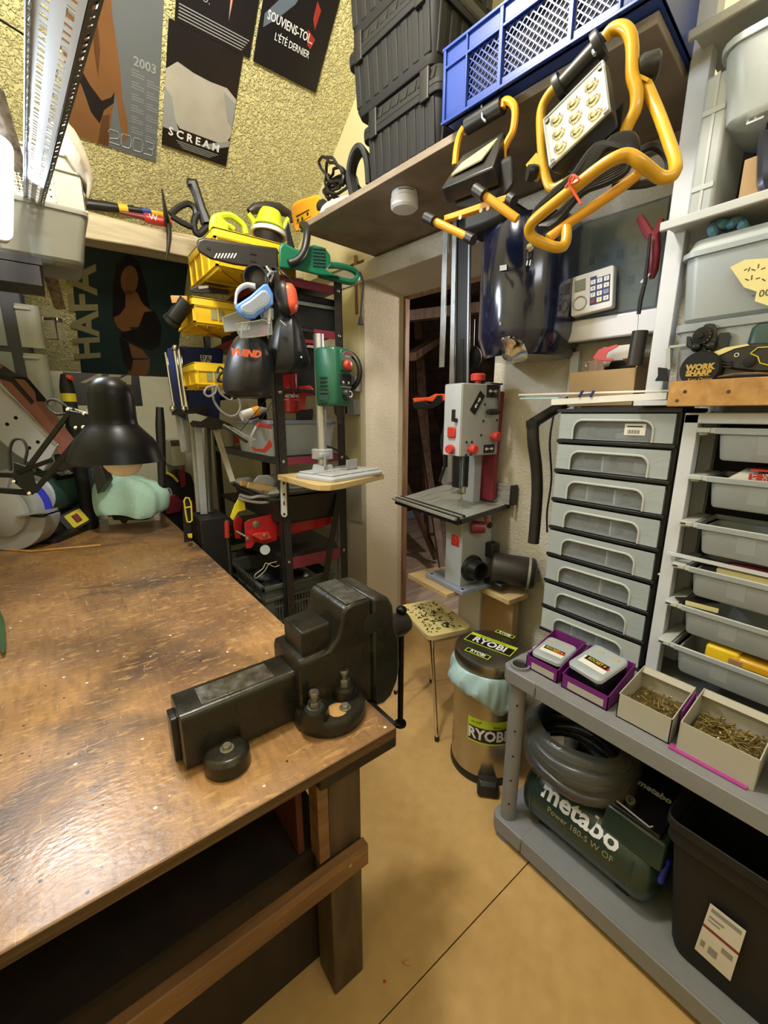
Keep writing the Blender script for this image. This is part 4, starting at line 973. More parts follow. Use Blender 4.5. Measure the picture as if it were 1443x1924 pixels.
# third shelf: grey bins, sealant, square, bow saw
gb = thing('grey_bin', 'translucent grey storage bin with lid on the rack behind the front post', 'bin', (1.0, 2.15, LV[3]))
B(FZ((.965, 2.15, LV[3]+.001))).rbox([(0, .33, .46, .03), (.15, .36, .50, .03)], open_top=.004).build('body', 'clear_frost', gb)
B(FZ((.965, 2.15, LV[3]+.001))).rbox([(.151, .375, .52, .03), (.17, .375, .52, .03)]).build('lid', 'base_blue_grey', gb, bevel=.003)
yy = 1.98
o = B().loft([[at(x, y, y=2.02) for x, y in ((450, 778), (470, 768), (498, 765), (500, 778), (470, 790))], [at(x, y, y=2.06) for x, y in ((450, 778), (470, 768), (498, 765), (500, 778), (470, 790))]]).build('work_glove', 'deep_blue', bevel=.006); tag(o, 'blue glove under the sealant tube on the rack', 'glove')
st_ = thing('sealant_tube', 'white and orange sealant tube lying on the grey bin', 'tube', at(475, 778, y=1.99))
pa_, pb_, pc_, pd_ = [at(x, y, y=1.99) for x, y in ((453, 782), (474, 775), (486, 771), (503, 769))]
B().cyl(pa_, pb_, .022, n=16).build('body', 'white', st_); B().cyl(pb_, pc_, .0222, n=16).build('band', 'orange_plastic', st_); B().cyl(pc_, pd_, .020, .006, n=16).build('nozzle', 'pale_grey_plastic', st_)
sq = thing('mitre_square', 'silver steel square pointing out of the rack towards the door', 'square', at(440, 810, y=1.86))
b = B(); b.loft([[at(x, y, y=d) for x, y in ((418, 797), (432, 800), (483, 826), (470, 830), (462, 828))] for d in (1.80, 1.812)]).build('blade', 'galvanised', sq, bevel=.001)
B().bar(at(420, 799, y=1.81), at(465, 829, y=1.81), .018, .02, Y).build('stock', 'dark_metal', sq); B().tube([at(450, 812, y=1.806), (RX0-.002, RY0+.03, LV[2]-.02)], .0016, 6).build('hanging_cord', 'rubber', sq)
bs_ = thing('bow_saw', 'small saw with a bent red frame hanging left of the rack post', 'saw', at(490, 825, y=1.84))
yy = 1.84
B().tube([q(510, 803), q(486, 797), q(482, 802)], [.008, .010, .008], 8).build('frame_bar', 'tool_red', bs_)
B().tube([q(482, 801), q(472, 820), q(472, 838)], .006, 8).build('frame_bar', 'galvanised', bs_)
B().loft([[q(x, y, d) for x, y in ((472, 838), (482, 843), (494, 843), (508, 824), (512, 838), (498, 851), (476, 847))] for d in (0, .02)]).build('handle', 'tool_red', bs_, bevel=.003)
B().tube([q(486, 798), (RX0+.0, RY0-.004, LV[2]-.036)], .0016, 6).build('hanging_cord', 'rubber', bs_)
pt = thing('plant_pot', 'cream pot with an orange stripe standing on the rack shelf', 'pot', at(432, 852, y=2.2))
pc = at(432, 854, x=.85); pc.z = 1.3005; B().lathe([(.035, 0), (.045, .09), (.048, .11), (.042, .11), (.04, .1)], pc, Z, 24).build('body', 'cream_crate', pt)
B().bar(pc+V((.043, -.02, .015)), pc+V((.05, -.022, .1)), .03, .02, Y).build('stripe', 'orange_red', pt)
o = B().tube(smoothpath([at(x, y, y=1.95) for x, y in ((405, 725), (390, 728), (384, 738), (392, 745), (404, 738), (408, 725), (415, 740), (432, 752), (436, 746), (428, 735))], 4), .005, 6).tube(smoothpath([at(x, y, y=1.97) for x, y in ((400, 728), (402, 752), (415, 772), (432, 782), (446, 778), (452, 762), (444, 740))], 4), .0055, 6).build('grey_cable', 'grey_plastic'); tag(o, 'loops of thin grey cable hanging under the small yellow crate', 'cable')
# clamps and rails leaning at the open end
rn = [('silver rail leaning in front of the rack, widest and brightest', (372, 800), (383, 966), .030, 'galvanised', 2.47), ('dull grey steel rail leaning left of the bright rail', (362, 800), (374, 962), .022, 'table_grey', 2.50), ('slim dark steel rail leaning right of the bright rail', (388, 805), (396, 966), .020, 'table_grey', 2.53), ('pale flat strip leaning diagonally in front of the rack', (405, 806), (437, 905), .024, 'card_grey', 2.40)]
for lab, p_, q_, w_, m, y_ in rn:
    o = B().bar(at(*p_, y=y_), at(*q_, y=y_-.06), w_*1.25, .012, Y).build('steel_rail', m, bevel=.001); tag(o, lab, 'rail', 'rails and strips leaning at the rack')
cl_ = thing('bar_clamp', 'dark bar clamp head across the top of the leaning rails', 'clamp', at(380, 795, y=2.41))
B().loft([[at(x, y, y=d) for x, y in ((356, 795), (362, 790), (378, 792), (395, 780), (430, 795), (440, 802), (400, 808), (386, 804), (360, 802))] for d in (2.37, 2.408)]).build('head', 'dark_metal', cl_, bevel=.003)
B().bar(at(392, 800, y=2.43), at(398, 960, y=2.40), .016, .010, Y).build('bar', 'dark_metal', cl_)
bc = thing('blue_case', 'tall blue case with chrome edge bars standing left of the rack', 'case', at(345, 740, y=2.6))
yy = 2.55
b = B(); b.loft([[q(x, y, d) for x, y in ((314, 655), (330, 652), (350, 790), (326, 775))] for d in (0, .16)]).build('side', 'deep_blue', bc)
b = B(); b.loft([[q(x, y, d) for x, y in ((334, 650), (420, 655), (412, 790), (352, 772))] for d in (.0, .16)]).build('face', 'deep_blue', bc, bevel=.004)
for p_, q_, r_ in (((311, 662), (328, 770), .007), ((328, 655), (345, 772), .011), ((336, 655), (352, 770), .011)):
    B().cyl(q(*p_, -.01), q(*q_, -.01), r_, n=10).build('edge_bar', 'chrome', bc)
for x, y in ((329, 654), (346, 768), (325, 768)): B().ball(q(x, y, -.012), .018, 10).build('corner', 'chrome', bc)
B().bar(q(323, 775, -.005), q(390, 770, -.005), .03, .02, Y).build('bottom_bar', 'dark_metal', bc)
B().loft([[q(x, y, d) for x, y in ((376, 667), (398, 668), (396, 682), (378, 682))] for d in (-.003, 0)]).build('label', 'white', bc)
text(bc, 'PA', q(387, 675, -.004), X, Z, .045, 'print_black')
gl = thing('grey_sheet_roll', 'grey translucent profile standing below the blue case', 'profile', at(345, 810, y=2.6))
yy = 2.58
B().loft([[q(x, y, d) for x, y in ((328, 775), (352, 775), (366, 845), (352, 852), (340, 850))] for d in (0, .06)]).build('profile', 'table_grey', gl, bevel=.004)
B().loft([[q(x, y, d) for x, y in ((336, 776), (341, 776), (352, 845), (346, 848))] for d in (-.004, 0)]).build('light_edge', 'galvanised', gl)
o = B().tube([at(x, y, y=2.7) for x, y in ((300, 765), (301, 800), (303, 850), (305, 930))], [.020, .026, .024, .022], 10).build('black_bar', 'black_plastic'); tag(o, 'tall black bar standing behind the desk lamp against the cream panel', 'bar')
cbx_ = o = B().span((at(312, 828, y=3.6).x, 3.45, at(312, 873, y=3.6).z), (at(338, 828, y=3.6).x, 3.7395, at(312, 826, y=3.6).z)).build('cream_box', 'cream_crate', bevel=.004); tag(o, 'cream box against the far cream wall behind the black bar', 'box')
o = B().span((at(323, 833, y=3.4).x, 3.44, at(323, 838, y=3.4).z), (at(340, 833, y=3.4).x, 3.449, at(323, 828, y=3.4).z)).build('grip', 'leg_wood', cbx_, bevel=.002)
rb_ = [at(383, 966, y=2.41), at(396, 966, y=2.47)]
o = B().span((rb_[0].x-.05, 2.30, .0005), (rb_[0].x+.10, 2.52, rb_[0].z-.004)).build('rubbish_bin', 'matt_black', bevel=.006); tag(o, 'black bin behind the bench on which the silver rails stand', 'bin')
# dark machines on the floor between bench and rack
dm = thing('garden_machine', 'black and dark red machine behind the bench with a yellow arched rim', 'machine', at(330, 940, y=3.34))
yy = 3.34; B().span((.56, 3.35, .0005), (.80, 3.66, .7)).build('base', 'matt_black', dm)
B().loft([[q(x, y, d) for x, y in ((296, 900), (330, 880), (358, 890), (372, 930), (372, 1010), (330, 1030), (296, 990))] for d in (0, .35)]).build('housing', 'matt_black', dm, bevel=.02)
B().tube(smoothpath([q(300, 892, -.02), q(312, 889, -.02), q(324, 894, -.02), q(334, 905, -.02)], 4), .010, 8).build('yellow_rim', 'label_yellow', dm)
B().loft([[q(x, y, d) for x, y in ((306, 935), (330, 928), (345, 945), (340, 962), (312, 968))] for d in (-.03, .02)]).build('red_cover', 'dark_red', dm, bevel=.008)
B().loft([[q(x, y, d) for x, y in ((358, 940), (371, 942), (371, 962), (360, 964))] for d in (-.03, .02)]).build('red_cover', 'maroon', dm, bevel=.006)
B().loft([[q(x, y, d) for x, y in ((336, 888), (346, 872), (350, 912), (340, 918))] for d in (-.02, .02)]).build('red_strap', 'dark_red', dm, bevel=.004)
B().tube(smoothpath([q(310, 920, -.02), q(318, 918, -.02), q(322, 928, -.02), q(318, 936, -.02)], 4), .007, 8).build('wire_loop', 'pale_grey_plastic', dm)
fr = thing('folding_saw', 'black tool with a bright yellow outlined handle standing behind the bench edge', 'tool', at(353, 960, y=2.4))
yy = 2.40
B().loft([[q(x, y, d) for x, y in ((343, 940), (348, 933), (356, 934), (361, 948), (362, 1030), (348, 1040), (344, 985))] for d in (0, .04)]).build('body', 'matt_black', fr, bevel=.008)
B().tube([q(x, y, -.006) for x, y in ((346, 941), (349, 935), (355, 936), (359, 945), (361, 978), (357, 981), (352, 981), (349, 965))], .0045, 6, True).tube([q(349, 954, -.006), q(359, 952, -.006)], .004, 6).build('yellow_outline', 'label_yellow', fr)
o = B().loft([[at(x, y, y=d) for x, y in ((352, 1003), (361, 1002), (361, 1011), (354, 1010))] for d in (2.28, 2.33)]).build('yellow_tag', 'label_yellow'); tag(o, 'tiny yellow block just behind the bench edge', 'block')
# fourth shelf: tray and strips
tr = thing('grey_tray', 'dark grey tray heaped with strips on the fourth rack shelf', 'tray', (.95, 2.0, .80))
zt_ = at(480, 935, y=1.93).z
B(FZ((.955, 2.13, zt_-.13))).rbox([(0, .34, .50, .03), (.12, .40, .55, .03), (.12, .42, .57, .03), (.13, .42, .57, .03)], open_top=.004).build('tub', 'dark_metal', tr)
B(FZ((.945, 2.13, zt_+.001))).rbox([(0, .38, .50, .03), (.02, .40, .53, .03), (.035, .36, .50, .03)]).build('lid', 'table_grey', tr, bevel=.003)
o = B().span((RX0+.005, RY0+.05, zt_-.146), (RX1-.005, RY1-.05, zt_-.132)).build('plank_shelf', 'dark_wood'); tag(o, 'dark loose board under the grey tray in the rack', 'board')
yy = 1.90
o = B().bar(q(466, 911), q(520, 921), .018, .025, Z).build('wood_strip', 'board_wood'); tag(o, 'lower pale wood strip on the grey tray', 'wood strip', 'wood strips on the tray')
o = B().bar(q(452, 908, .04), q(500, 913, .04), .02, .02, Z).build('wood_strip', 'pine'); tag(o, 'upper browner wood strip on the grey tray', 'wood strip', 'wood strips on the tray')
o = B().tube(smoothpath([q(450, 930), q(470, 935), q(490, 932), q(518, 936)], 4), .008, 8).tube(smoothpath([q(448, 936), q(470, 942), q(495, 944), q(520, 940)], 4), .007, 8).build('bent_pipes', 'galvanised'); tag(o, 'bent silver pipes on the edge of the grey tray', 'pipe')
o = B().loft([[q(x, y, d) for x, y in ((475, 905), (485, 893), (505, 892), (516, 900), (516, 915), (480, 912))] for d in (.05, .15)]).build('clear_tub', 'clear_frost', bevel=.006); tag(o, 'small clear tub on top of the grey tray', 'tub')
o = B().loft([[q(x, y, d) for x, y in ((432, 972), (440, 950), (448, 936), (460, 945), (462, 958), (448, 962), (438, 978))] for d in (.02, .06)]).build('yellow_bracket', 'label_yellow', bevel=.003); tag(o, 'yellow plastic bracket behind the red jack', 'bracket')
# trolley jack
jk = thing('trolley_jack', 'red steel trolley jack with a small wheel on the lowest rack shelf', 'jack', (.85, 1.93, .80))
yy = 1.93
pl = [(459, 982), (468, 976), (510, 966), (520, 970), (520, 1015), (498, 1022), (480, 1018), (472, 1030), (462, 1031)]
for d in (0, .12):
    B().loft([[q(x, y, d), ] if 0 else q(x, y, d) for x, y in pl] and [[q(x, y, d) for x, y in pl], [q(x, y, d+.008) for x, y in pl]]).build('side_plate', 'jack_red', jk, bevel=.002)
B().loft([[q(x, y, d) for x, y in ((515, 968), (623, 968), (624, 985), (560, 1002), (515, 1010))] for d in (.01, .10)]).build('body', 'jack_red', jk, bevel=.004)
B().loft([[q(x, y, d) for x, y in ((438, 978), (448, 968), (456, 975), (452, 1012), (442, 1012))] for d in (.06, .10)]).build('lever_bracket', 'jack_red', jk, bevel=.003)
B().loft([[q(x, y, d) for x, y in ((473, 1006), (480, 1002), (504, 999), (512, 1012), (490, 1016))] for d in (-.035, 0)]).build('caster_mount', 'tool_red', jk, bevel=.003)
B().cyl(q(498, 1033, -.030), q(498, 1033, -.008), .024, n=20).build('caster_wheel', 'pale_grey_plastic', jk)
for r_, p_, d_ in ((.018, (480.5, 985), 0), (.010, (465, 1012), 0), (.010, (497, 1006), -.035)): B().lathe([(r_, 0), (r_, .005), (r_*.6, .007)], q(*p_, d_), -Y, 14).build('bolt', 'bolt_steel', jk)
B().cyl(q(444, 998, .03), q(462, 1008, .0), .005, n=8).build('rod', 'bolt_steel', jk)
sdv = thing('screwdriver', 'red-handled screwdriver standing in the black crate left of the jack', 'screwdriver', at(427, 1010, y=2.08)); B().cyl(at(427, 1010, y=2.3), at(426, 980, y=2.3), .014, n=12).build('handle', 'tool_red', sdv); B().cyl(at(426, 982, y=2.3), at(426, 977, y=2.3), .010, n=12).build('cap', 'bolt_steel', sdv); p_ = at(427, 1010, y=2.3); B().cyl(p_, (p_.x, p_.y, .336), .005, n=8).build('shaft', 'bolt_steel', sdv)
# black crates
def bcrate(label, y0, z0, sx=.40, sy=.52, h=.32):
    x0 = .715
    t = thing('black_crate', label, 'crate', (x0+sx/2, y0+sy/2, z0), 0, 'black slatted crates at the foot of the rack')
    def V3(p_, q_): return ((x0+p_[0], y0+p_[1], z0+p_[2]), (x0+q_[0], y0+q_[1], z0+q_[2]))
    b = B()
    for z, hh in ((0, .03), (.10, .012), (.19, .012), (h-.075, .075)):
        b.span(*V3((0, 0, z), (sx, .008, z+hh))).span(*V3((0, sy-.008, z), (sx, sy, z+hh))).span(*V3((0, 0, z), (.008, sy, z+hh))).span(*V3((sx-.008, 0, z), (sx, sy, z+hh)))
    b.span(*V3((-.012, -.012, h-.018), (sx+.012, .0, h))).span(*V3((-.012, -.012, h-.018), (0, sy+.012, h))).span(*V3((sx, 0, h-.018), (sx+.012, sy+.012, h)))
    b.span(*V3((-.010, -.010, h-.080), (sx+.01, .0, h-.066))).span(*V3((-.010, -.010, h-.080), (0, sy+.01, h-.066)))
    for cx in (0, sx-.05): b.span(*V3((cx, -.004, 0), (cx+.05, .004, h)))
    for k in range(5):
        cy = k*(sy-.02)/4; b.span(*V3((-.010, cy, 0), (.004, cy+.018, h)))
    b.span(*V3((0, 0, 0), (sx, sy, .01))).span(*V3((.001, 0, .02), (.006, sy, h-.07)))
    b.build('body', 'crate_grey', t, bevel=.001)
    s_ = B()
    for k in range(18): s_.span(*V3((.056+k*.0165, .001, .02), (.063+k*.0165, .007, h-.07)))
    s_.build('slats', 'crate_grey', t)
    return t
bcrate('black crate stacked upper front, right under the red jack', 1.93, .325); bcrate('black crate stacked upper rear, behind the first towards the far wall', 2.465, .325)
bcrate('black crate on the floor, lower front of the stack', 1.93, .0); bcrate('black crate on the floor, lower rear of the stack', 2.465, .0)
random.seed(11)
for k, (cx, cy, rr_) in enumerate(((.80, 2.02, .07), (.95, 2.06, .09), (.84, 2.2, .08), (1.0, 2.28, .08), (.9, 2.62, .09))):
    b = B(); ring = []
    b.ball((cx, cy, .60), rr_, 12, sc=(1, 1.1, .55)); o = b.build('dark_pouch', 'nylon_black'); tag(o, ['dark pouch at the front left corner of the upper black crate', 'dark pouch at the front right of the upper black crate', 'dark pouch in the middle of the upper black crate', 'dark pouch at the right rear of the upper black crate', 'dark pouch in the rear black crate'][k], 'pouch', 'pouches in the black crates')
o = B().tube(smoothpath([at(x, y, y=1.905) for x, y in ((520, 1055), (505, 1060), (498, 1072), (482, 1086), (479, 1080), (494, 1068), (500, 1058), (515, 1065), (525, 1062)) ], 4), .0022, 6).build('twine', 'cream_crate'); tag(o, 'loose pale twine hanging over the front of the black crate', 'twine')
# ================================================================ DRILL STAND AND THINGS HANGING FROM THE RACK
PZ = 1.225
pf = thing('drill_platform', 'chipboard platform on a white bracket fixed to the rack front', 'shelf', (1.0, 1.65, PZ))
pts = [(.785, 1.845), (.787, 1.51), (.80, 1.465), (.835, 1.440), (.90, 1.45), (1.20, 1.565), (1.225, 1.60), (1.24, 1.845)]
B().prism(pts, .026, FZ((0, 0, PZ-.026))).build('board', 'chipboard', pf, bevel=.003)
bp_ = B(); q = lambda px, py, d=0: at(px, py, y=1.838+d)
B().loft([[q(x, y, d) for x, y in ((527, 903), (538, 903), (540, 968), (536, 972), (531, 971), (528, 966))] for d in (0, .004)]).build('bracket', 'white', pf, bevel=.001)
h_ = B()
for x, y in ((533, 908), (533.5, 929), (534, 966)): h_.lathe([(.006, 0), (.006, .0015)], q(x, y, 0), -Y, 10)
h_.bar(q(533.5, 942, -.001), q(534, 949, -.001), .005, .002, Y).build('bracket_holes', 'matt_black', pf, kind='stuff')
dp = thing('drill_press', 'green drill press on a chrome column over a grey ribbed base plate', 'drill press', (1.0, 1.65, PZ), R(14))
fr = FZ((.995, 1.625, PZ), R(14))
B(fr).rbox([(.0005, .34, .24, .02), (.014, .34, .24, .02), (.022, .32, .22, .02)]).build('base_plate', 'pale_grey_plastic', dp, bevel=.002)
b = B(fr)
for x0, x1 in ((-.155, -.055), (-.045, .055), (.065, .155)):
    for y0, y1 in ((-.105, -.01), (.01, .105)): b.span((x0, y0, .0225), (x1, y1, .029))
b.build('raised_pads', 'pale_grey_plastic', dp, bevel=.003)
cy0 = 1.70; cx0 = at(606, 862, y=cy0).x
zt = at(598, 628, y=cy0).z
B().cyl((cx0, cy0, PZ+.02), (cx0, cy0, zt), .0225, n=24).build('column', 'aluminium', dp)
zc_ = PZ+.03
cf = FZ((cx0, cy0, PZ), R(14))
B(cf).rbox([(.02, .08, .09, .02), (.05, .07, .075, .02)]).build('column_foot', 'pale_grey_plastic', dp, bevel=.003)
B(cf).rbox([(.075, .075, .085, .02), (.12, .075, .085, .02)]).span((-.05, -.045, .085), (.005, -.02, .105)).build('clamp_collar', 'pale_grey_plastic', dp, bevel=.004)
B(cf).cyl((-.03, -.05, .095), (-.03, -.045, .045), .006, n=8).build('clamp_lever', 'galvanised', dp)
B(cf).span((.03, -.125, .03), (.10, -.12, .075)).span((.03, -.125, .03), (.10, -.085, .035)).build('guide_plate', 'machine_grey', dp, bevel=.002)
cpath = smoothpath([cf @ V(p) for p in ((.03, 0, .13), (.09, -.03, .10), (.13, -.07, .045), (.10, -.09, .035))], 5)
B().tube(cpath, .005).build('power_cord', 'rubber', dp)
# head
zh0, zh1 = at(625, 762, y=1.55).z, at(625, 648, y=1.55).z
hf = FZ((cx0+.012, cy0-.035, 0), R(20))
b = B(hf); pl = [(-.058, -.09), (-.045, -.10), (.044, -.10), (.054, -.085), (.056, .0), (.045, .02), (-.045, .02), (-.062, .0), (-.064, -.06)]
b.loft([[V((x*.94, y*.94, zh0)) for x, y in pl], [V((x, y, zh0+.015)) for x, y in pl], [V((x, y, zh1-.015)) for x, y in pl], [V((x*.9, y*.9, zh1)) for x, y in pl]]).build('head', 'machine_green', dp, bevel=.006)
H_ = zh1-zh0
hz = lambda k: zh0+H_*k
B(hf).span((-.030, -.106, hz(.60)), (.046, -.098, hz(.95))).build('upper_panel', 'machine_green', dp, bevel=.005)
B(hf).span((-.032, -.1015, hz(.34)), (.046, -.0995, hz(.55))).build('display', 'matt_black', dp)
B(hf).span((-.028, -.1025, hz(.325)), (.046, -.100, hz(.335))).build('display_edge', 'pale_grey_plastic', dp)
for x in (-.012, .026): B(hf).lathe([(.006, 0), (.007, .002), (.003, .004)], (x, -.1015, hz(.40)), -Y, 10).build('display_button', 'pale_grey_plastic', dp)
B(hf).lathe([(.022, 0), (.022, .008), (.018, .016), (.006, .020)], (.010, -.106, hz(.70)), -Y, 20).build('emergency_button', 'tool_red', dp)
B(hf).lathe([(.026, 0), (.026, .006), (.020, .02)], (.008, -.1, hz(.20)), -Y, 20).build('speed_knob', 'black_plastic', dp)
B(hf).tube(arc((.012, -.121, hz(.20)), .012, -120, 120, 8), .0022, 6).build('knob_mark', 'white', dp)
inv = lambda p: hf @ V(p)
xd, yd = (hf.to_3x3() @ X), Z
text(dp, 'BOSCH', inv((.020, -.1068, hz(.90))), xd, yd, .018, 'print_red', off=.0006)
B(hf).tube(arc((-.020, -.107, hz(.905)), .008, 0, 360, 12), .0012, 5).build('round_emblem', 'pale_grey_plastic', dp)
B(hf).span((.0, -.1068, hz(.845)), (.028, -.106, hz(.855))).build('model_print', 'white', dp)
b = B(hf)
for k in range(5): b.span((-.0655, -.06, hz(.46)-k*.016), (-.061, -.02, hz(.46)-k*.016+.007))
b.build('vents', 'matt_black', dp)
B(hf).span((-.0655, -.065, hz(.10)), (-.061, -.015, hz(.26))).build('side_label', 'motor_green', dp)
B(hf).span((-.066, -.055, hz(.035)), (-.061, -.02, hz(.065))).build('side_switch', 'matt_black', dp)
B(hf).tube(arc((.085, -.04, hz(.62)), .08, 0, 360, 26, (0, 1, 0)), .012, 8, True).build('feed_wheel', 'rubber', dp)
B(hf).cyl((.05, -.04, hz(.62)), (.085, -.04, hz(.62)), .025, n=14).bar((.085, -.04, hz(.62)-.08), (.085, -.04, hz(.62)+.08), .03, .01, X).build('wheel_hub', 'rubber', dp)
B(hf).lathe([(.024, 0), (.022, -.03), (.012, -.045), (.012, -.075)], (.01, -.06, zh0), Z, 16).build('chuck', 'dark_metal', dp)
# switch boxes on the yellow board
for k, (x, y) in enumerate(((673, 722), (671, 765))):
    s = thing('wall_switch', ('upper', 'lower')[k] + ' grey switch box with black front on the yellow board', 'switch', at(x, y, o=.015))
    c = at(x, y, o=.012); v0 = W0
    a_ = (c-W0).dot(WD)
    B(FW_).span((-.065, a_-.035, c.z-.045), (-.0125, a_+.035, c.z+.045)).build('box', 'machine_grey', s, bevel=.003)
    B(FW_).span((-.063, a_+.036, c.z-.04), (-.018, a_+.058, c.z+.04)).build('cover', 'black_plastic', s, bevel=.002)
# --- hanging bags
def bag(name, label, pts, y, depth, m, wr=.008, seed=1):
    """pts: (px left, px right, py) rows from top to bottom"""
    t = thing(name, label, 'bag', at((pts[0][0]+pts[0][1])/2, pts[0][2], y=y))
    rows = []; n = 22
    for i, (a, c, py) in enumerate(pts):
        A, C_ = at(a, py, y=y), at(c, py, y=y); mid = (A+C_)/2; hw = (C_-A)/2
        dpt = depth*(.25+.75*math.sin(math.pi*min(1, .12+.8*i/(len(pts)-1))))
        ring = []
        for k in range(n):
            th = 2*math.pi*k/n; f = wr*(math.sin(7*th+seed)+.6*math.sin(11*th+seed*2.1+i*.25))*(1.0-.55*i/len(pts))
            ring.append(mid + hw*math.cos(th) + V((0, dpt*math.sin(th)+f*abs(math.sin(th)), f*.4)))
        rows.append(ring)
    B().loft(rows).build('body', m, t, sub=1)
    return t
bg = bag('drawstring_bag', 'black drawstring bag with an orange logo hanging left of the rack post', [(448, 470, 628), (440, 492, 640), (430, 508, 660), (422, 512, 690), (418, 512, 715), (420, 508, 738), (432, 500, 746), (450, 490, 748)], 1.74, .10, 'nylon_black', .008, 1)
text(bg, 'VUIND', at(461, 664, y=1.62), X, Z, .034, 'coral_print', shear=.35, off=.0018, sx=1.1)
b_ = bag('drawstring_bag', 'plain black drawstring bag hanging right of the logo bag beneath the ear muffs', [(530, 545, 588), (520, 556, 600), (512, 566, 625), (507, 574, 655), (505, 582, 680), (504, 584, 692), (506, 560, 704)], 1.74, .075, 'nylon_black', .010, 4)
B().lathe([(.004, 0), (.004, .002)], at(566, 671, y=1.655), -Y, 8).build('stud', 'white', b_)
o = B().bar(at(526, 602, y=1.655), at(537, 612, y=1.65), .002, .016, FW).build('bag_label', 'white', b_)
# ear muffs
em = thing('ear_muffs', 'orange and black ear muffs hanging on the front of the rack', 'ear muffs', at(530, 560, y=1.70))
q = lambda px, py, d=0: at(px, py, y=1.70+d)
e_ = frame(q(534, 562), x=(X*.5+Y*.3), z=V((.75, -.62, .1)))
B(e_).loft([[V((p[0], p[1], z)) for p in rr2(.075*s_, .125*s_, .036*s_)] for z, s_ in ((-.02, .95), (.0, 1.08), (.012, 1.08), (.022, .95))]).build('cushion', 'black_plastic', em)
B(e_).loft([[V((p[0], p[1], z)) for p in rr2(.06*s_, .105*s_, .029*s_)] for z, s_ in ((.022, 1.1), (.04, 1.0), (.05, .7))]).build('ear_cup', 'orange_red', em)
e2 = frame(q(512, 535, .10), x=(X*.5+Y*.3), z=V((-.75, .62, .1)))
B(e2).loft([[V((p[0], p[1], z)) for p in rr2(.075*s_, .125*s_, .036*s_)] for z, s_ in ((-.02, .95), (.0, 1.08), (.022, .95))]).build('cushion', 'black_plastic', em)
B().tube(smoothpath([q(546, 565), q(550, 545), q(546, 528), q(535, 515), q(522, 505, .03), q(512, 504, .07), q(506, 515, .1), q(505, 535, .1)], 5), .008, 8, sc=(1, .5)).build('headband', 'rubber', em)
B().cyl(q(543, 560, -.02), q(547, 590, -.02), .003, n=6).cyl(q(541, 572, -.02), q(546, 592, -.02), .003, n=6).build('wire_arm', 'tool_red', em)
# respirator
rsp = thing('respirator', 'black half-mask respirator hanging above the goggles', 'respirator', at(490, 522, y=1.68))
q = lambda px, py, d=0: at(px, py, y=1.66+d)
f0 = frame(q(479, 522), z=(V((-.62, -.70, -.1))), x=X)
B(f0).lathe([(.030, -.10), (.036, -.06), (.043, -.02), (.046, .0), (.041, .0), (.036, -.015), (.032, -.02)], (0, 0, 0), Z, 28).build('filter_cup', 'black_plastic', rsp)
B(f0).lathe([(.0345, -.022), (.03, -.019), (.005, -.018)], (0, 0, 0), Z, 20).build('filter', 'dark_metal', rsp)
B().loft([[q(x, y, d) for x, y in ((492, 510), (510, 508), (518, 525), (515, 540), (495, 545), (485, 530))] for d in (.03, .10)]).build('face_piece', 'matt_black', rsp, bevel=.012)
B().tube([q(500, 500, .03), q(512, 518, .02), q(508, 530, .02)], .004).build('strap', 'pale_grey_plastic', rsp)
# goggles
gg = thing('goggles', 'blue tinted ski-type safety goggles hanging on the rack front', 'goggles', at(478, 565, y=1.60))
q = lambda px, py, d=0: at(px, py, y=1.60+d)
fr_ = [(446, 572), (470, 556), (495, 534), (503, 533), (513, 552), (514, 572), (500, 584), (487, 592), (478, 600), (462, 600), (448, 590), (441, 578)]
B().loft([[q(x, y, .045) for x, y in fr_], [q(x*.96+478*.04, y*.96+568*.04, -.0) for x, y in fr_]]).build('frame', 'goggle_blue', gg, bevel=.004)
ln = [(451, 575), (470, 563), (492, 545), (502, 545), (508, 556), (507, 570), (494, 579), (484, 584), (476, 592), (464, 592), (452, 586)]
B().loft([[q(x, y, .0) for x, y in ln], [q(x*.95+478*.05, y*.95+568*.05, -.014) for x, y in ln]]).build('lens', 'clear_frost', gg, bevel=.006)
B().tube(smoothpath([q(442, 574, .02), q(446, 548, .06), q(462, 536, .08), q(480, 538, .06)], 4), .010, 6, sc=(1, .3)).build('strap', 'paper_white', gg)
# dust mask, clear glasses
ms = thing('dust_mask', 'clear plastic half mask hanging below the ear muffs', 'mask', at(503, 590, y=1.63))
q = lambda px, py, d=0: at(px, py, y=1.63+d)
B().loft([[q(x*s_+501*(1-s_), y*s_+590*(1-s_), d) for x, y in ((486, 578), (500, 572), (514, 580), (514, 600), (503, 606), (492, 602))] for s_, d in ((1, .03), (.9, .0), (.5, -.015))]).build('shell', 'clear_frost', ms)
B().bar(q(507, 580, -.016), q(505, 608, -.016), .010, .002, Y).build('strap', 'paper_white', ms)
sg = thing('safety_glasses', 'clear safety glasses hanging lowest on the rack front', 'glasses', at(478, 620, y=1.58))
q = lambda px, py, d=0: at(px, py, y=1.58+d)
gl_ = [(442, 610), (462, 606), (478, 604), (492, 601), (510, 604), (511, 628), (495, 631), (470, 634), (452, 635), (447, 625)]
B().loft([[q(x, y, d) for x, y in gl_] for d in (.0, .003)]).build('lens', 'clear_plastic', sg)
B().tube([q(x, y, -.002) for x, y in gl_], .0028, 6, True).build('frame', 'cream_film', sg)
for x in (455, 505): B().bar(q(x, 610, .004), q(x-2, 632, .10), .003, .02, Z).build('side_shield', 'clear_frost', sg)
hkx = thing('wire_hook', 'steel wire hook on the rack post carrying the masks and bags', 'hook', at(505, 505, y=1.80))
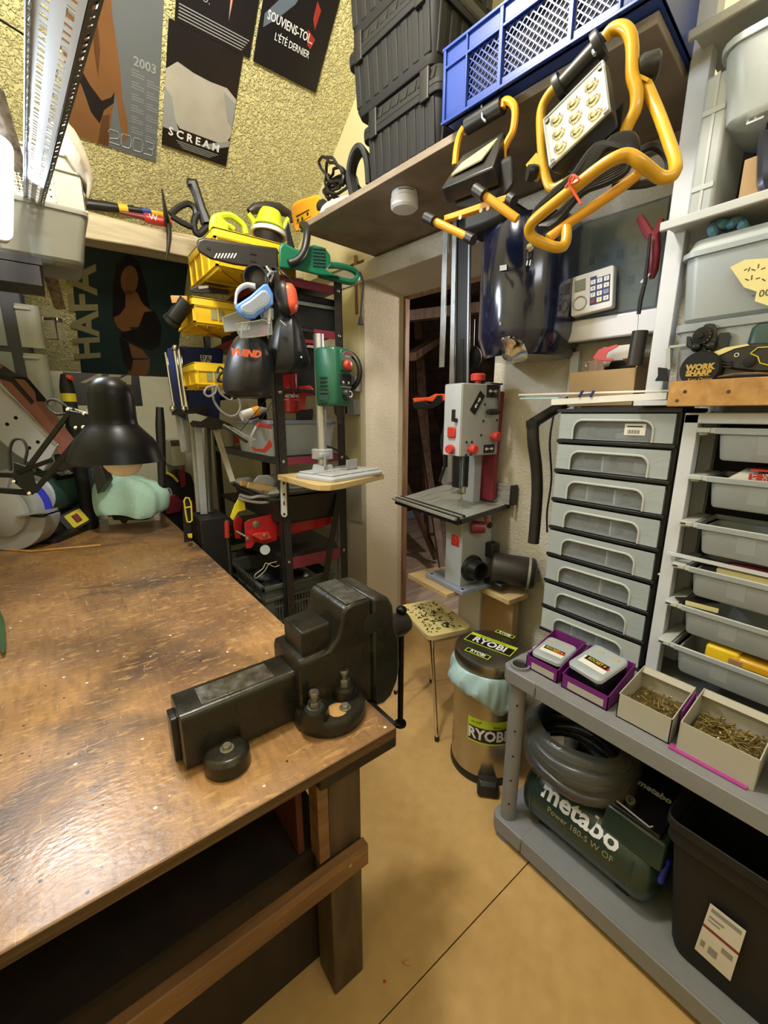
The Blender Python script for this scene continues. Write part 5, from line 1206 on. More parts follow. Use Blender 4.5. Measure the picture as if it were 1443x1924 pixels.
B().tube([(RX0+.01, RY0-.002, 2.06), at(520, 510, y=1.75), at(508, 512, y=1.66), at(500, 520, y=1.64), at(500, 535, y=1.66)], .004, 8).build('hook', 'galvanised', hkx)
for nm, (p_, q_) in {'a': (at(508, 512, y=1.66), at(459, 630, y=1.74)), 'b': (at(515, 512, y=1.70), at(537, 590, y=1.74)), 'c': (at(505, 514, y=1.65), at(495, 602, y=1.585))}.items():
    B().tube([p_, q_], .002, 6).build('cord', 'rubber', hkx)
# ================================================================ HIGH SHELF OVER THE DOORWAY AND WHAT IS ON IT
SB, ST, SO = 2.345, 2.370, .49
hs = thing('high_shelf', 'long brown wooden shelf over the doorway carrying toolboxes and a blue crate', 'shelf', wp(-1.2, .25, SB))
B(FW_).span((-SO, -1.585, SB), (-.003, -.10, ST)).build('board', 'shelf_wood', hs, bevel=.002)
B(FW_).span((-.03, -1.58, SB-.03), (-.004, -1.11, SB-.001)).build('cleat', 'shelf_wood', hs)
FWm = FW_
# smoke detector under the shelf
c = at(760, 362, z=SB)
sdt = thing('smoke_detector', 'round white smoke detector under the high shelf', 'smoke detector', (c.x, c.y, SB))
B().lathe([(.050, -.001), (.052, -.012), (.050, -.020)], (c.x, c.y, SB), Z, 32).build('base_ring', 'smoke_detector', sdt)
B().lathe([(.049, -.020), (.054, -.024), (.054, -.052), (.046, -.060), (.02, -.062)], (c.x, c.y, SB), Z, 32).build('cover', 'smoke_detector', sdt)
b = B()
for k in range(14):
    a = R(205+k*5); b.lathe([(.0022, 0), (.0022, .0008)], (c.x+.0512*math.cos(a), c.y+.0512*math.sin(a), SB-.008), (math.cos(a), math.sin(a), 0), 6)
b.build('vent_holes', 'dark_metal', sdt, kind='stuff')
# toolboxes
def toolbox(label, z0, a0, a1, off, h=.26):
    """ribbed black box with a rimmed, latched lid; long side along the wall"""
    t = thing('tool_box', label, 'tool box', wp((a0+a1)/2, off-.2, z0), RW, 'black toolboxes stacked on the high shelf')
    cx, cy = -(off-.19), (a0+a1)/2; sy = a1-a0; sx = .38
    fr = FW_ @ Matrix.Translation((cx, cy, z0))
    hb_ = h*.70
    B(fr).rbox([(.001, sx-.05, sy-.05, .03), (.02, sx-.035, sy-.035, .03), (hb_-.02, sx-.015, sy-.015, .03), (hb_-.02, sx+.008, sy+.008, .03), (hb_, sx+.012, sy+.012, .03)]).build('body', 'toolbox_black', t, bevel=.002)
    B(fr).rbox([(hb_+.0005, sx+.012, sy+.012, .03), (hb_+.018, sx+.010, sy+.010, .03), (hb_+.02, sx-.01, sy-.01, .03), (h-.012, sx-.03, sy-.03, .03), (h-.001, sx-.05, sy-.05, .03)]).build('lid', 'toolbox_black', t, bevel=.002)
    b = B(fr)
    for k in range(8):
        y = -sy/2+.045+(sy-.09)*k/7
        b.bar((-sx/2+.019, y, .026), (-sx/2+.0075, y, hb_-.022), .030, .010, X).bar((-sx/2+.003, y, hb_+.022), (-sx/2+.017, y, h-.016), .030, .012, X)
    for k in range(6):
        x = -sx/2+.05+(sx-.1)*k/5
        b.bar((x, -sy/2+.019, .026), (x, -sy/2+.0075, hb_-.022), .034, .010, Y).bar((x, sy/2-.019, .026), (x, sy/2-.0075, hb_-.022), .034, .010, Y)
    b.build('ribs', 'toolbox_black', t, bevel=.004)
    for y in (-sy/2+.065, sy/2-.065):
        B(fr).rbox([(hb_-.03, .014, .042, .005), (h-.02, .016, .042, .005)], (-sx/2-.002, y)).build('latch', 'rubber', t, bevel=.002)
    return t
toolbox('lowest black ribbed toolbox on the high shelf', ST+.001, -.935, -.545, .465, .265)
toolbox('middle black ribbed toolbox of the stack', ST+.267, -.915, -.475, .475, .265)
toolbox('topmost black ribbed toolbox, cut by the upper frame edge', ST+.533, -.90, -.455, .475, .265)
# dark stuff right of the boxes
o = B(FW_).rbox([(ST+.001, .16, .22, .03), (ST+.60, .15, .22, .03)], (-.115, -1.10)).build('black_case', 'matt_black', None, bevel=.01); tag(o, 'tall black case behind the blue crate beside the toolboxes', 'case')
o = B(FW_).tube(smoothpath([(-.42, -.975, ST+.20), (-.43, -.975, ST+.245), (-.43, -.985, ST+.265), (-.43, -1.0, ST+.245), (-.43, -1.005, ST+.20)], 4), .009, 8).build('rope_loop', 'cream_crate'); tag(o, 'cream rope loop sticking up behind the blue crate', 'rope')
# blue crate: long side along the shelf edge
bcx = thing('blue_crate', 'big blue lattice crate hanging over the high shelf edge', 'crate', wp(-1.4, .6, ST+.01), RW)
BO, a1_, a0_ = .535, -1.015, -1.60
z0, z1 = ST+.0015, ST+.195
def bp(x0, x1, y0, y1, za, zb): return (x0, y0, za), (x1, y1, zb)
b = B(FW_)
fx = -BO
b.span(*bp(fx, fx+.012, a0_, a1_, z1-.05, z1)).span(*bp(fx, fx+.012, a0_, a1_, z0, z0+.028)).span(*bp(fx-.008, fx+.012, a0_-.008, a1_+.008, z1-.008, z1)).span(*bp(fx-.008, fx, a0_-.008, a1_+.008, z0, z0+.008)).span(*bp(fx-.006, fx, a0_, a1_, z1-.055, z1-.047))
N_ = 3
for k in range(N_+1):
    y = a0_+(a1_-a0_)*k/N_
    w_ = .085 if k in (0, N_) else .012
    ya, yb = (a1_-w_, a1_) if k == N_ else ((a0_, a0_+w_) if k == 0 else (y-.006, y+.006))
    b.span(*bp(fx, fx+.008, ya, yb, z0, z1)); b.span(*bp(fx-.007, fx, (yb-.006) if k == 0 else ya, (ya+.006) if k == N_ else ((yb) if k else yb), z0, z1))
b.span(*bp(fx-.007, fx, a1_-.006, a1_+.004, z0, z1))
b.span(*bp(fx, -.22, a1_-.008, a1_, z0, z1)).span(*bp(fx, -.22, a0_, a0_+.008, z0, z1)).span(*bp(-.228, -.22, a0_, a1_, z0, z1))
b.build('body', 'crate_blue', bcx, bevel=.0015)
b = B(FW_ @ Matrix.Translation((0, 0, 0)))
def diag(x, ya, yb, za, zb, step, wd, axis='x'):
    L_, H2 = yb-ya, zb-za
    i = step
    while i < L_+H2:
        p_ = (ya+i, za) if i <= L_ else (yb, za+i-L_); q_ = (ya, za+i) if i <= H2 else (ya+i-H2, zb)
        if abs(p_[0]-q_[0]) > .006:
            for mir in (0, 1):
                P1 = (p_[0], p_[1]) if not mir else (ya+yb-p_[0], p_[1]); P2 = (q_[0], q_[1]) if not mir else (ya+yb-q_[0], q_[1])
                b.bar((x, P1[0], P1[1]), (x, P2[0], P2[1]), .003, wd, X)
        i += step
for k in range(N_):
    ya = a0_+(a1_-a0_)*k/N_ + (.088 if k == 0 else .010); yb = a0_+(a1_-a0_)*(k+1)/N_ - (.088 if k == N_-1 else .010)
    diag(fx+.005, ya, yb, z0+.03, z1-.052, .020, .0030)
b.build('side_lattice', 'crate_blue', bcx, kind='stuff', smooth=False)
b = B(FW_)
b.span(*bp(fx, -.22, a0_, a1_, z0, z0+.005))
for k in range(7):
    y = a0_+.03+(a1_-a0_-.06)*k/6; b.span(*bp(fx+.01, -.49, y-.004, y+.004, z0-.0, z0+.01))
b.build('crate_floor', 'crate_blue', bcx)
o = B(FW_).span((-.515, -1.585, z0+.012), (-.45, -1.03, z1-.03)).build('dark_filling', 'matt_black', bevel=.02); tag(o, 'dark filling added inside the blue crate to keep its lattice dark', 'cloth')  # dark block added to hide the lit wall behind the lattice
o = B(FW_).cyl((-.41, -1.22, z0+.07), (-.36, -1.32, z0+.16), .05, n=18).build('roll', 'rag'); tag(o, 'pale roll inside the blue crate', 'roll')
o = B(FW_).cyl((-.40, -1.10, z0+.01), (-.40, -1.10, z1+.10), .028, n=16).build('orange_bottle', 'orange_red'); tag(o, 'orange bottle top showing above the blue crate rim', 'bottle')
# charger, cables
ch = thing('orange_charger', 'orange battery box with a printed label at the shelf end', 'charger', wp(-.28, .3, ST))
def shp(px, py, o_): return at(px, py, o=o_)
b = B(); pts = [(548, 388), (556, 378), (596, 365), (604, 372), (608, 412), (604, 416), (556, 437), (551, 428)]
b.loft([[shp(x, y, .44) for x, y in pts], [shp(x, y, .32) for x, y in pts]]).build('housing', 'orange_plastic', ch, bevel=.008)
b = B(); b.loft([[shp(x, y, d) for x, y in ((555, 404), (582, 390), (584, 406), (557, 420))] for d in (.441, .443)]).build('label', 'tool_yellow', ch)
b = B()
for k, (x, y) in enumerate(((560, 414), (568, 411), (578, 402))): b.lathe([(.008, 0), (.008, .001)], shp(x, y, .444), -WN, 8)
b.bar(shp(557, 407, .444), shp(581, 394, .444), .002, .006, WN).build('label_print', 'print_black', ch, kind='stuff')
b = B(); b.lathe([(.028, 0), (.028, .02), (.02, .03)], shp(605, 390, .42), WD*-1 - WN*.3, 14).build('dial', 'matt_black', ch)
random.seed(21)
b = B()
c0_ = shp(635, 352, .36)
for k in range(7):
    pts = []
    for i in range(14):
        a = 2*math.pi*i/14
        pts.append(c0_ + WD*(.10*math.cos(a)*(1-.06*k)+.01*random.uniform(-1, 1)+.05*math.sin(a)) + Z*(.055*math.sin(a)+.015*k-.03+.008*random.uniform(-1, 1)) - WN*(.012*k-.04+.03*math.sin(a+k)))
    b.tube(smoothpath(pts+[pts[0]], 3), .0065, 6)
b.tube(smoothpath([shp(628, 372, .36), shp(612, 350, .37), shp(612, 335, .37), shp(618, 328, .37)], 4), .006, 6).tube(smoothpath([shp(640, 340, .36), shp(655, 322, .36), shp(668, 332, .36), shp(672, 350, .36)], 4), .007, 6)
o = b.build('black_cable_coil', 'rubber'); tag(o, 'tangled black cable coil between the orange box and the toolboxes', 'cable')
b = B()
for k in range(4):
    b.tube(smoothpath([shp(662+k*3, 372-k*2, .44-.01*k), shp(655+k*3, 330, .45-.01*k), shp(662+k*3, 290+k*3, .46-.01*k), shp(676+k*3, 275+k*4, .455-.012*k), shp(688+k*4, 300+k*4, .44-.012*k), shp(692+k*4, 345-k*2, .43-.012*k)], 5), .012, 8)
o = b.build('black_hose', 'rubber'); tag(o, 'thick black hose loops standing in front of the lowest toolbox', 'hose')
b = B()
for k in range(3):
    b.tube(smoothpath([shp(608, 412-k*2, .46), shp(606, 398-k, .45), shp(618, 387-k*2, .44), shp(650, 378-k*3, .43), shp(690, 366-k*3, .43), shp(700, 352-k, .43)], 5), .007+.001*k, 6)
b.tube(smoothpath([shp(682, 365, .45), shp(690, 352, .44), shp(706, 350, .43), shp(710, 360, .43)], 4), .008, 6)
o = b.build('white_cable', 'paper_white'); tag(o, 'white cable coiled along the shelf edge below the black hose', 'cable')
# --- big yellow floodlight hanging from the shelf edge
FO = .66
fl_ = thing('floodlight', 'big yellow tubular-framed floodlight with a nine-lens panel hanging from the shelf', 'floodlight', at(1100, 200, o=FO))
q = lambda px, py, d=0: at(px, py, o=FO+d)
B().tube(smoothpath([q(1136, 72), q(1150, 56), q(1168, 52), q(1182, 62), q(1188, 90), q(1188, 140), q(1196, 172), q(1194, 205), q(1180, 235), q(1172, 255)], 5), .0122, 10).build('frame_tube', 'tool_yellow', fl_)
B().tube(smoothpath([q(1048, 160), q(1030, 180), q(1018, 205), q(1016, 240), q(1020, 300), q(1028, 340), q(1038, 354), q(1060, 345), q(1118, 306)], 5), .0104, 10).build('frame_tube', 'tool_yellow', fl_)
B().tube(smoothpath([q(1214, 160, -.02), q(1238, 215, -.01), q(1258, 270, .03), q(1268, 300, .05), q(1268, 322, .07), q(1255, 334, .08), q(1235, 330, .09), q(1205, 306, .12), q(1180, 292, .13), q(1155, 298, .14), q(1120, 320, .14), q(1060, 368, .14), q(1010, 408, .13), q(996, 425, .12), q(996, 440, .11), q(1010, 452, .10), q(1040, 464, .08), q(1058, 463, .06), q(1064, 448, .05), q(1064, 428, .04)], 6), .0112, 10).build('stand_tube', 'tool_yellow', fl_)
B().tube(smoothpath([q(1030, 448, .06), q(1060, 425, .04), q(1130, 378, .02), q(1190, 335, .0), q(1200, 322, .0)], 5), .0104, 10).build('stand_tube', 'amber_yellow', fl_)
B().tube([q(1052, 166), q(1125, 88)], .019, 12).build('grip', 'black_plastic', fl_)
for p_ in ((1052, 166), (1125, 88)): B().lathe([(.030, -.006), (.031, .0), (.030, .008)], q(*p_), q(1125, 88)-q(1052, 166), 18).build('grip_flange', 'black_plastic', fl_)
face = [q(1022, 230, .03), q(1138, 114, .03), q(1150, 210, .05), q(1034, 320, .05)]
n_ = (face[1]-face[0]).cross(face[3]-face[0]).normalized(); n_ = n_ if n_.dot(CAM-face[0]) > 0 else -n_
cc_ = sum(face, V())/4
B().loft([[p + n_*d + (cc_-p)*s_ for p in face] for d, s_ in ((-.05, .10), (-.012, .0), (.0, .0))]).build('lamp_housing', 'black_plastic', fl_, bevel=.004)
B().loft([[p + n_*d + (cc_-p)*s_ for p in face] for d, s_ in ((.0005, .01), (.010, .02), (.010, .09), (.004, .10))]).build('bezel', 'clear_frost', fl_, bevel=.002)
B().loft([[p + n_*d + (cc_-p)*.07 for p in face] for d in (.001, .004)]).build('reflector_panel', 'led_yellow', fl_)
fu = lambda u, v_: face[0]*(1-u)*(1-v_) + face[1]*u*(1-v_) + face[2]*u*v_ + face[3]*(1-u)*v_
for u in (.22, .5, .78):
    for v_ in (.22, .5, .78):
        B().lathe([(.0145, 0), (.0145, .003), (.011, .004), (.009, .007), (.003, .009)], fu(u, v_) + n_*.004, n_, 16).build('led_lens', 'chrome', fl_)
for u, v_ in ((.07, .08), (.93, .08), (.07, .92), (.93, .92)): B().lathe([(.006, 0), (.005, .004)], fu(u, v_) + n_*.004, n_, 8).build('panel_screw', 'dark_metal', fl_)
for k in range(5):
    a = cc_ - n_*.05; 
B().loft([[q(x, y, d) for x, y in ((1150, 215), (1040, 322), (1085, 330), (1165, 255), (1172, 190))] for d in (-.03, -.06)]).build('heat_sink', 'matt_black', fl_, bevel=.003)
B().lathe([(.020, -.01), (.024, 0), (.024, .025), (.018, .03)], q(1207, 130, -.02), (RT*.9-FW*.3), 16).build('side_knob', 'black_plastic', fl_)
B().bar(q(1190, 148, -.01), q(1216, 160, -.02), .03, .006).build('hinge_plate', 'tool_yellow', fl_)
B().lathe([(.016, 0), (.018, .01), (.016, .022)], q(1008, 325), -RT, 14).build('side_knob', 'black_plastic', fl_)
B().bar(q(1000, 300), q(1016, 330), .012, .03).build('hinge_plate', 'tool_yellow', fl_)
b = B()
for k in range(6):
    b.tube(smoothpath([q(1000+k*4, 428-k*3, .06), q(1010+k*5, 392-k*5, .07), q(1060+k*3, 348-k*3, .07), q(1110+k*2, 310-k*7, .06), q(1150+k*3, 262+k*3, .05), q(1188-k, 256+k*5, .04), q(1192-k*3, 290+k*6, .03), q(1150-k*2, 318+k*5, .04), q(1110-k*3, 342+k*4, .05), q(1050, 402+k*2, .05), q(1014+k*3, 428, .06)], 4), .0075, 6)
b.tube(smoothpath([q(1195, 285, 0), q(1230, 275, -.02), q(1256, 300, -.03), q(1250, 330, -.03), q(1215, 345, -.02), q(1150, 350, 0)], 5), .008, 6)
b.build('power_cord', 'rubber', fl_)
B().tube(smoothpath([q(1062, 352, .15), q(1080, 330, .16), q(1074, 345, .16), q(1088, 338, .16), q(1076, 330, .16), q(1070, 345, .155), q(1092, 384, .15)], 4), .0025, 6).build('copper_tie', 'orange_red', fl_)
hk = thing('shelf_hook', 'steel hook on the shelf edge carrying the big floodlight', 'hook', at(1117, 80, o=.5))
B().tube([at(1134, 62, o=.497), at(1118, 70, o=.62), at(1112, 92, o=.67), at(1118, 102, o=.68)], .004, 8).build('hook', 'galvanised', hk)
# --- smaller black floodlight on an amber stand
F2 = .52
f2 = thing('work_light', 'smaller black halogen work light with an amber hanging stand', 'work light', at(900, 290, o=F2))
q = lambda px, py, d=0: at(px, py, o=F2+d)
B().tube(smoothpath([q(944, 204), q(946, 192), q(954, 189), q(964, 196), q(968, 212), q(964, 245), q(954, 265), q(946, 285), q(946, 305)], 4), .010, 8).build('stand_tube', 'amber_yellow', f2)
B().tube(smoothpath([q(872, 240), q(864, 255), q(858, 280), q(855, 310)], 4), .010, 8).build('stand_tube', 'amber_yellow', f2)
B().tube([q(878, 238), q(944, 198)], .022, 12).build('grip', 'black_plastic', f2)
fc_ = [q(855, 332, .06), q(880, 300, .0), q(945, 250, .0), q(930, 300, .06)]
n2 = (fc_[1]-fc_[0]).cross(fc_[3]-fc_[0]).normalized(); n2 = n2 if n2.dot(CAM-fc_[0]) > 0 else -n2
B().loft([[p+n2*d for p in (q(828, 352, .09), q(868, 290, .0), q(948, 244, .0), q(926, 312, .09))] for d in (-.05, -.002)]).build('lamp_housing', 'black_plastic', f2, bevel=.005)
B().loft([[p+n2*d for p in (q(848, 330, .075), q(876, 298, .01), q(936, 260, .01), q(905, 300, .075))] for d in (-.002, .002)]).build('glass', 'led_yellow', f2)
B().loft([[q(x, y, d) for x, y in ((845, 350), (925, 310), (962, 290), (968, 345), (945, 375), (900, 395), (858, 392))] for d in (-.02, .04)]).build('rear_body', 'matt_black', f2, bevel=.01)
B().bar(q(838, 412, .05), q(955, 374, .05), .022, .016).build('cross_bar', 'amber_yellow', f2, bevel=.002)
B().tube([q(806, 411, .09), q(884, 448, .05)], .0115, 10).build('foot_tube', 'amber_yellow', f2); B().tube([q(897, 358, .09), q(972, 412, .05)], .0115, 10).build('foot_tube', 'amber_yellow', f2)
for p_, q_ in (((800, 408), (816, 416)), ((893, 355), (910, 367)), ((876, 444), (890, 451)), ((956, 372), (966, 378))):
    B().tube([q(*p_, .09 if p_[0] in (800, 893) else .05), q(*q_, .09 if p_[0] in (800, 893) else .05)], .0155, 10).build('rubber_cap', 'rubber', f2)
for p_ in ((866, 409), (905, 396), (918, 392)): B().lathe([(.006, 0), (.006, .004)], q(*p_, .059), -WN, 8).build('bolt', 'bolt_steel', f2)
hk = thing('shelf_hook', 'small steel hook under the blue crate carrying the black work light', 'hook', at(907, 215, o=.5))
B().tube([at(905, 178, o=.497), at(905, 200, o=.53), at(906, 222, o=.545), at(912, 228, o=.55)], .003, 8).build('hook', 'galvanised', hk)
# ================================================================ ON THE RIGHT WALL AND IN THE DOORWAY
# central vacuum canister
vc = thing('vacuum_canister', 'glossy navy central vacuum canister hanging on the wall beside the doorway', 'vacuum', at(988, 550, o=.16))
ca = at(986, 550, o=.165); a_ = (ca-W0).dot(WD); zt_, zb_ = at(986, 425, o=.20).z, at(986, 655, o=.20).z
def dsec(s_, r=.165):
    pts = [(-.165-r*s_*math.sin(R(t)), a_-r*s_*math.cos(R(t))) for t in range(0, 181, 10)]
    return pts + [(-.012-(1-s_)*.1, a_+r*s_), (-.012-(1-s_)*.1, a_-r*s_)]
b = B(FW_); b.loft([[V((x, y, z)) for x, y in dsec(s_)] for z, s_ in ((zb_-.03, .80), (zb_-.022, .86), (zb_+.045, .99), (zb_+.055, 1), (zt_-.02, 1), (zt_, .95))]).build('canister', 'navy_gloss', vc)
B(FW_).lathe([(.045, -.002), (.06, .0), (.062, .012), (.045, .02), (.02, .045)], (-.27, a_-.03, zb_-.004), (-.75, .15, -1), 22).build('exhaust_bowl', 'chrome', vc)
B(FW_).span((-.345, a_-.01, zt_-.02), (-.05, a_+.17, zt_+.06)).build('intake_head', 'black_plastic', vc, bevel=.02)
lp_ = at(945, 503, o=.332)
B().loft([[at(x, y, o=d) for x, y in ((939, 499), (952, 497), (952, 507), (939, 509))] for d in (.322, .336)]).build('label', 'white', vc)
text(vc, 'e', at(940, 607, o=.333), -WD, Z, .022, 'paper_white')
pw = thing('plug_lead', 'black plug on a lead hanging in front of the navy canister', 'plug', at(994, 470, o=.345))
q = lambda px, py, d=0: at(px, py, o=.345+d)
B().lathe([(.014, 0), (.015, .004), (.010, .008)], q(997, 464, .012), -WN, 16).build('disc', 'chrome', pw)
B().tube([q(996, 466), q(995, 476), q(994, 488)], [.008, .012, .010], 10).build('plug_body', 'black_plastic', pw)
for d_ in (-2.5, 3): B().cyl(q(994+d_, 488), q(992+d_, 499), .0022, n=6).build('pin', 'chrome', pw)
B().tube(smoothpath([q(997, 464), q(1005, 448, .04), q(1000, 430, .10), q(1008, 418, .20)], 4), .004, 6).build('lead', 'rubber', pw)
# rails standing in the doorway
def stick(name, lab, p_, q_, wd, th, m, o_):
    P_, Q_ = at(*p_, o=o_), at(*q_, o=o_); ob = B().bar(P_, Q_, wd, th, WN).build(name, m, bevel=.001); return tag(ob, lab, 'rail', 'rails standing in the doorway')
stick('aluminium_rail', 'flat aluminium rail hanging leftmost in the doorway', (840, 345), (830, 690), .030, .006, 'aluminium', .05)
r2 = at(846, 720, o=.06)
stick('aluminium_rail', 'long cream-silver rail standing between the flat rail and the black rail', (857, 350), (845, 905), .024, .012, 'aluminium', .045)
br = thing('black_rail', 'tall black slotted guide rail standing in the doorway behind the bandsaw', 'rail', at(872, 700, o=.04))
P_, Q_ = at(874, 352, o=.04), at(868, 905, o=.04)
B().bar(P_, Q_, .062, .018, WN).build('rail', 'black_plastic', br, bevel=.002)
dv = (Q_-P_)/(Q_-P_).length
side = dv.cross(WN)
for s_ in (-.033, .033): B().bar(P_-WN*.010+side*s_, Q_-WN*.010+side*s_, .006, .008, WN).build('rail_edge', 'galvanised' if s_ > 0 else 'dark_metal', br)
B().bar(P_+dv*.62-WN*.011, P_+dv*.85-WN*.011, .018, .003, WN).build('slot', 'matt_black', br, bevel=.001)
mt = thing('multi_tool', 'orange-red and black cordless tool hanging left of the rails in the doorway', 'power tool', at(808, 755, o=.0))
q = lambda px, py, d=0: at(px, py, o=.03+d)
B().loft([[q(x, y, d) for x, y in ((775, 748), (806, 746), (818, 740), (838, 740), (838, 752), (822, 757), (800, 754), (778, 757))] for d in (.0, .045)]).build('shell', 'orange_red', mt, bevel=.006)
B().loft([[q(x, y, d) for x, y in ((775, 756), (795, 753), (808, 760), (822, 742), (832, 742), (830, 758), (812, 768), (780, 769))] for d in (-.006, .05)]).build('grip', 'black_plastic', mt, bevel=.006)
b = B(); b.tube(smoothpath([q(836, 750, .02), q(838, 790, .0), q(830, 830, 0), q(836, 870, 0), q(826, 905, 0)], 4), .008, 8); b.build('lead', 'rubber', mt)
# cord with a handset in the dark doorway
bb = thing('black_bulb', 'black rounded hanging object just below the canister in the dark doorway', 'hanging tool', at(895, 690, o=-.05))
B().ball(at(888, 672, o=-.05), .045, 14, sc=(1, 1, 1.2)).build('body', 'matt_black', bb); B().cyl(at(888, 670, o=-.05), at(890, 600, o=-.05), .006, n=8).build('cord', 'rubber', bb)

# electrical panel
ep = thing('electric_panel', 'grey electrical cabinet with a dark tinted door on the right wall', 'electrical panel', at(1150, 530, o=.02))
def A(px, py, o_): p = at(px, py, o=o_); return ((p-W0).dot(WD), p.z)
aL, zB = A(1057, 643, .10); _, zT = A(1073, 421, .10); aR = A(1232, 600, .10)[0]
B(FW_).span((-.085, aR, zB), (-.002, aL, zT)).build('cabinet', 'base_blue_grey', ep, bevel=.006)
z1_ = A(1060, 606, .10)[1]
B(FW_).span((-.105, aR-.01, zB-.005), (-.0855, aL+.005, z1_)).build('lower_cover', 'smoke_detector', ep, bevel=.006)
aL2 = A(1078, 520, .10)[0]
B(FW_).span((-.0862, aR+.012, z1_+.02), (-.0855, aL-.028, zT-.03)).build('breaker_panel', 'lcd', ep)
for k, zz in enumerate((.30, .62)):
    zc_ = z1_+.02+(zT-z1_-.05)*zz
    b_ = B(FW_).span((-.090, aR+.02, zc_-.035), (-.0865, aL-.04, zc_+.035)).build('breaker_row', 'base_blue_grey', ep, bevel=.001)
    for j in range(7):
        y = aR+.035+j*.045
        if y < aL-.06: B(FW_).span((-.093, y, zc_-.014), (-.0905, y+.02, zc_+.012)).build('breaker', 'black_plastic', ep)
B(FW_).span((-.103, aR+.004, z1_+.004), (-.0955, aL-.022, zT-.012)).build('tinted_door', 'cover_film', ep, bevel=.004)
kp = thing('alarm_keypad', 'white alarm keypad with number buttons on the electrical cabinet door', 'keypad', at(1110, 550, o=.13))
K = [at(1068, 524, o=.135), at(1147, 499, o=.135), at(1150, 572, o=.135), at(1072, 596, o=.135)]
kx = (K[1]-K[0]).normalized(); kf = frame(K[3], x=kx, y=(K[0]-K[3])); kn = kf.to_3x3() @ Z
if kn.dot(CAM-K[0]) < 0: pass
kw, kh = (K[1]-K[0]).length, (K[0]-K[3]).length
B(kf).prism([(p[0]+kw/2, p[1]+kh/2) for p in rr2(kw, kh, .008)], -.030, None, .0).build('case', 'white', kp, bevel=.003)
B(kf).span((kw*.10, kh*.60, .0), (kw*.36, kh*.88, .0025)).build('display', 'lcd', kp, bevel=.001)
B(kf).tube(arc((kw*.23, kh*.30, .002), kh*.17, 0, 360, 16, (1, 0, 0), (0, 1, 0)), .0022, 6).build('speaker_ring', 'pale_grey_plastic', kp)
B(kf).span((kw*.47, kh*.17, .0), (kw*.93, kh*.80, .0012)).build('button_field', 'deep_blue', kp)
B(kf).span((kw*.47, kh*.80, .0), (kw*.62, kh*.86, .0012)).build('button_tab', 'deep_blue', kp)
labs = ['1', '2', '3', '4', '5', '6', '7', '8', '9', '*', '0', '#']
inv = lambda p: kf @ V(p)
for i in range(12):
    cx, cy = kw*(.545+.155*(i % 3)), kh*(.72-.155*(i//3))
    B(kf).span((cx-kw*.06, cy-kh*.055, .0012), (cx+kw*.06, cy+kh*.055, .0035)).build('button', ('maroon' if i == 9 else 'led_yellow') if i in (9, 10) else ('white' if i != 8 else 'base_blue_grey'), kp, bevel=.0006)
    text(kp, labs[i], inv((cx, cy, .0037)), kx, kf.to_3x3() @ Y, kh*.085, 'deep_blue', ext=.0001)
# red crimper, brush
cr = thing('red_crimper', 'dark red crimping pliers hanging in front of the electrical cabinet', 'pliers', at(1228, 450, o=.20))
q = lambda px, py, d=0: at(px, py, o=.20+d)
B().tube([q(1202, 408), q(1215, 432), q(1226, 448)], [.010, .013, .013], 8).build('handle', 'dark_red', cr); B().tube([q(1243, 412), q(1236, 432), q(1229, 446)], [.008, .011, .013], 8).build('handle', 'dark_red', cr)
B().tube([q(1228, 446), q(1230, 470), q(1227, 510), q(1225, 524)], [.016, .017, .014, .006], 10).build('jaw_body', 'dark_red', cr)
B().bar(q(1222, 514, .01), q(1204, 531, .01), .006, .003, WN).build('blade', 'galvanised', cr)
bs = thing('bottle_brush', 'thin black wand with handle standing beside the electrical cabinet', 'brush', at(1200, 640, o=.22))
q = lambda px, py, d=0: at(px, py, o=.23+d)
B().tube([q(1222, 440), q(1218, 480), q(1212, 530), q(1203, 565), q(1200, 590)], [.004, .005, .006, .007, .006], 8).build('wand', 'rubber', bs)
B().cyl(q(1199, 590), q(1197, 622), .002, n=6).build('wire', 'galvanised', bs)
B().tube([q(1203, 622), q(1192, 686)], .022, 12).build('handle', 'dark_metal', bs)

# cardboard box with pliers on top of the drawers
ZT = 1.515
cbx = thing('cardboard_box', 'open brown cardboard box behind the red clamp on the drawer tower', 'box', (1.55, .62, ZT))
p0, p1 = at(1068, 737, x=1.47), at(1190, 737, x=1.47)
b = B(); yA, yB_ = p1.y, p0.y; zt_ = at(1075, 700, x=1.47).z; zb_ = ZT+.012
b.span((1.47, yA, zb_), (1.475, yB_, zt_)).span((1.625, yA, zb_), (1.63, yB_, zt_+.03)).span((1.475, yA, zb_), (1.625, yA+.005, zt_+.025)).span((1.475, yB_-.005, zb_), (1.625, yB_, zt_)).span((1.475, yA, zb_), (1.625, yB_, zb_+.005))
b.build('carton', 'card_brown', cbx, bevel=.001)
B().bar((1.56, yA-.002, zt_+.005), (1.46, yA-.01, zt_+.03), .10, .004, Z).build('flap', 'card_brown', cbx)
rcl = thing('red_clamp', 'red handled spring clamp lying on the cardboard box', 'clamp', at(1135, 675, x=1.49))
q = lambda px, py, d=0: at(px, py, x=1.50+d)
B().loft([[q(x, y, d) for x, y in ((1113, 672), (1125, 656), (1145, 651), (1160, 647), (1162, 651), (1142, 662), (1138, 672), (1155, 675), (1150, 679), (1118, 678))] for d in (-.01, .02)]).build('handles', 'tool_red', rcl, bevel=.002)
B().loft([[q(x, y, d) for x, y in ((1108, 680), (1120, 674), (1134, 680), (1136, 700), (1128, 706), (1115, 700), (1104, 702))] for d in (-.015, .03)]).build('jaws', 'frame_wood', rcl, bevel=.003)
B().tube(arc(q(1106, 686, -.01), .011, 0, 360, 12, Y, Z), .0025, 6).build('ring', 'bolt_steel', rcl)
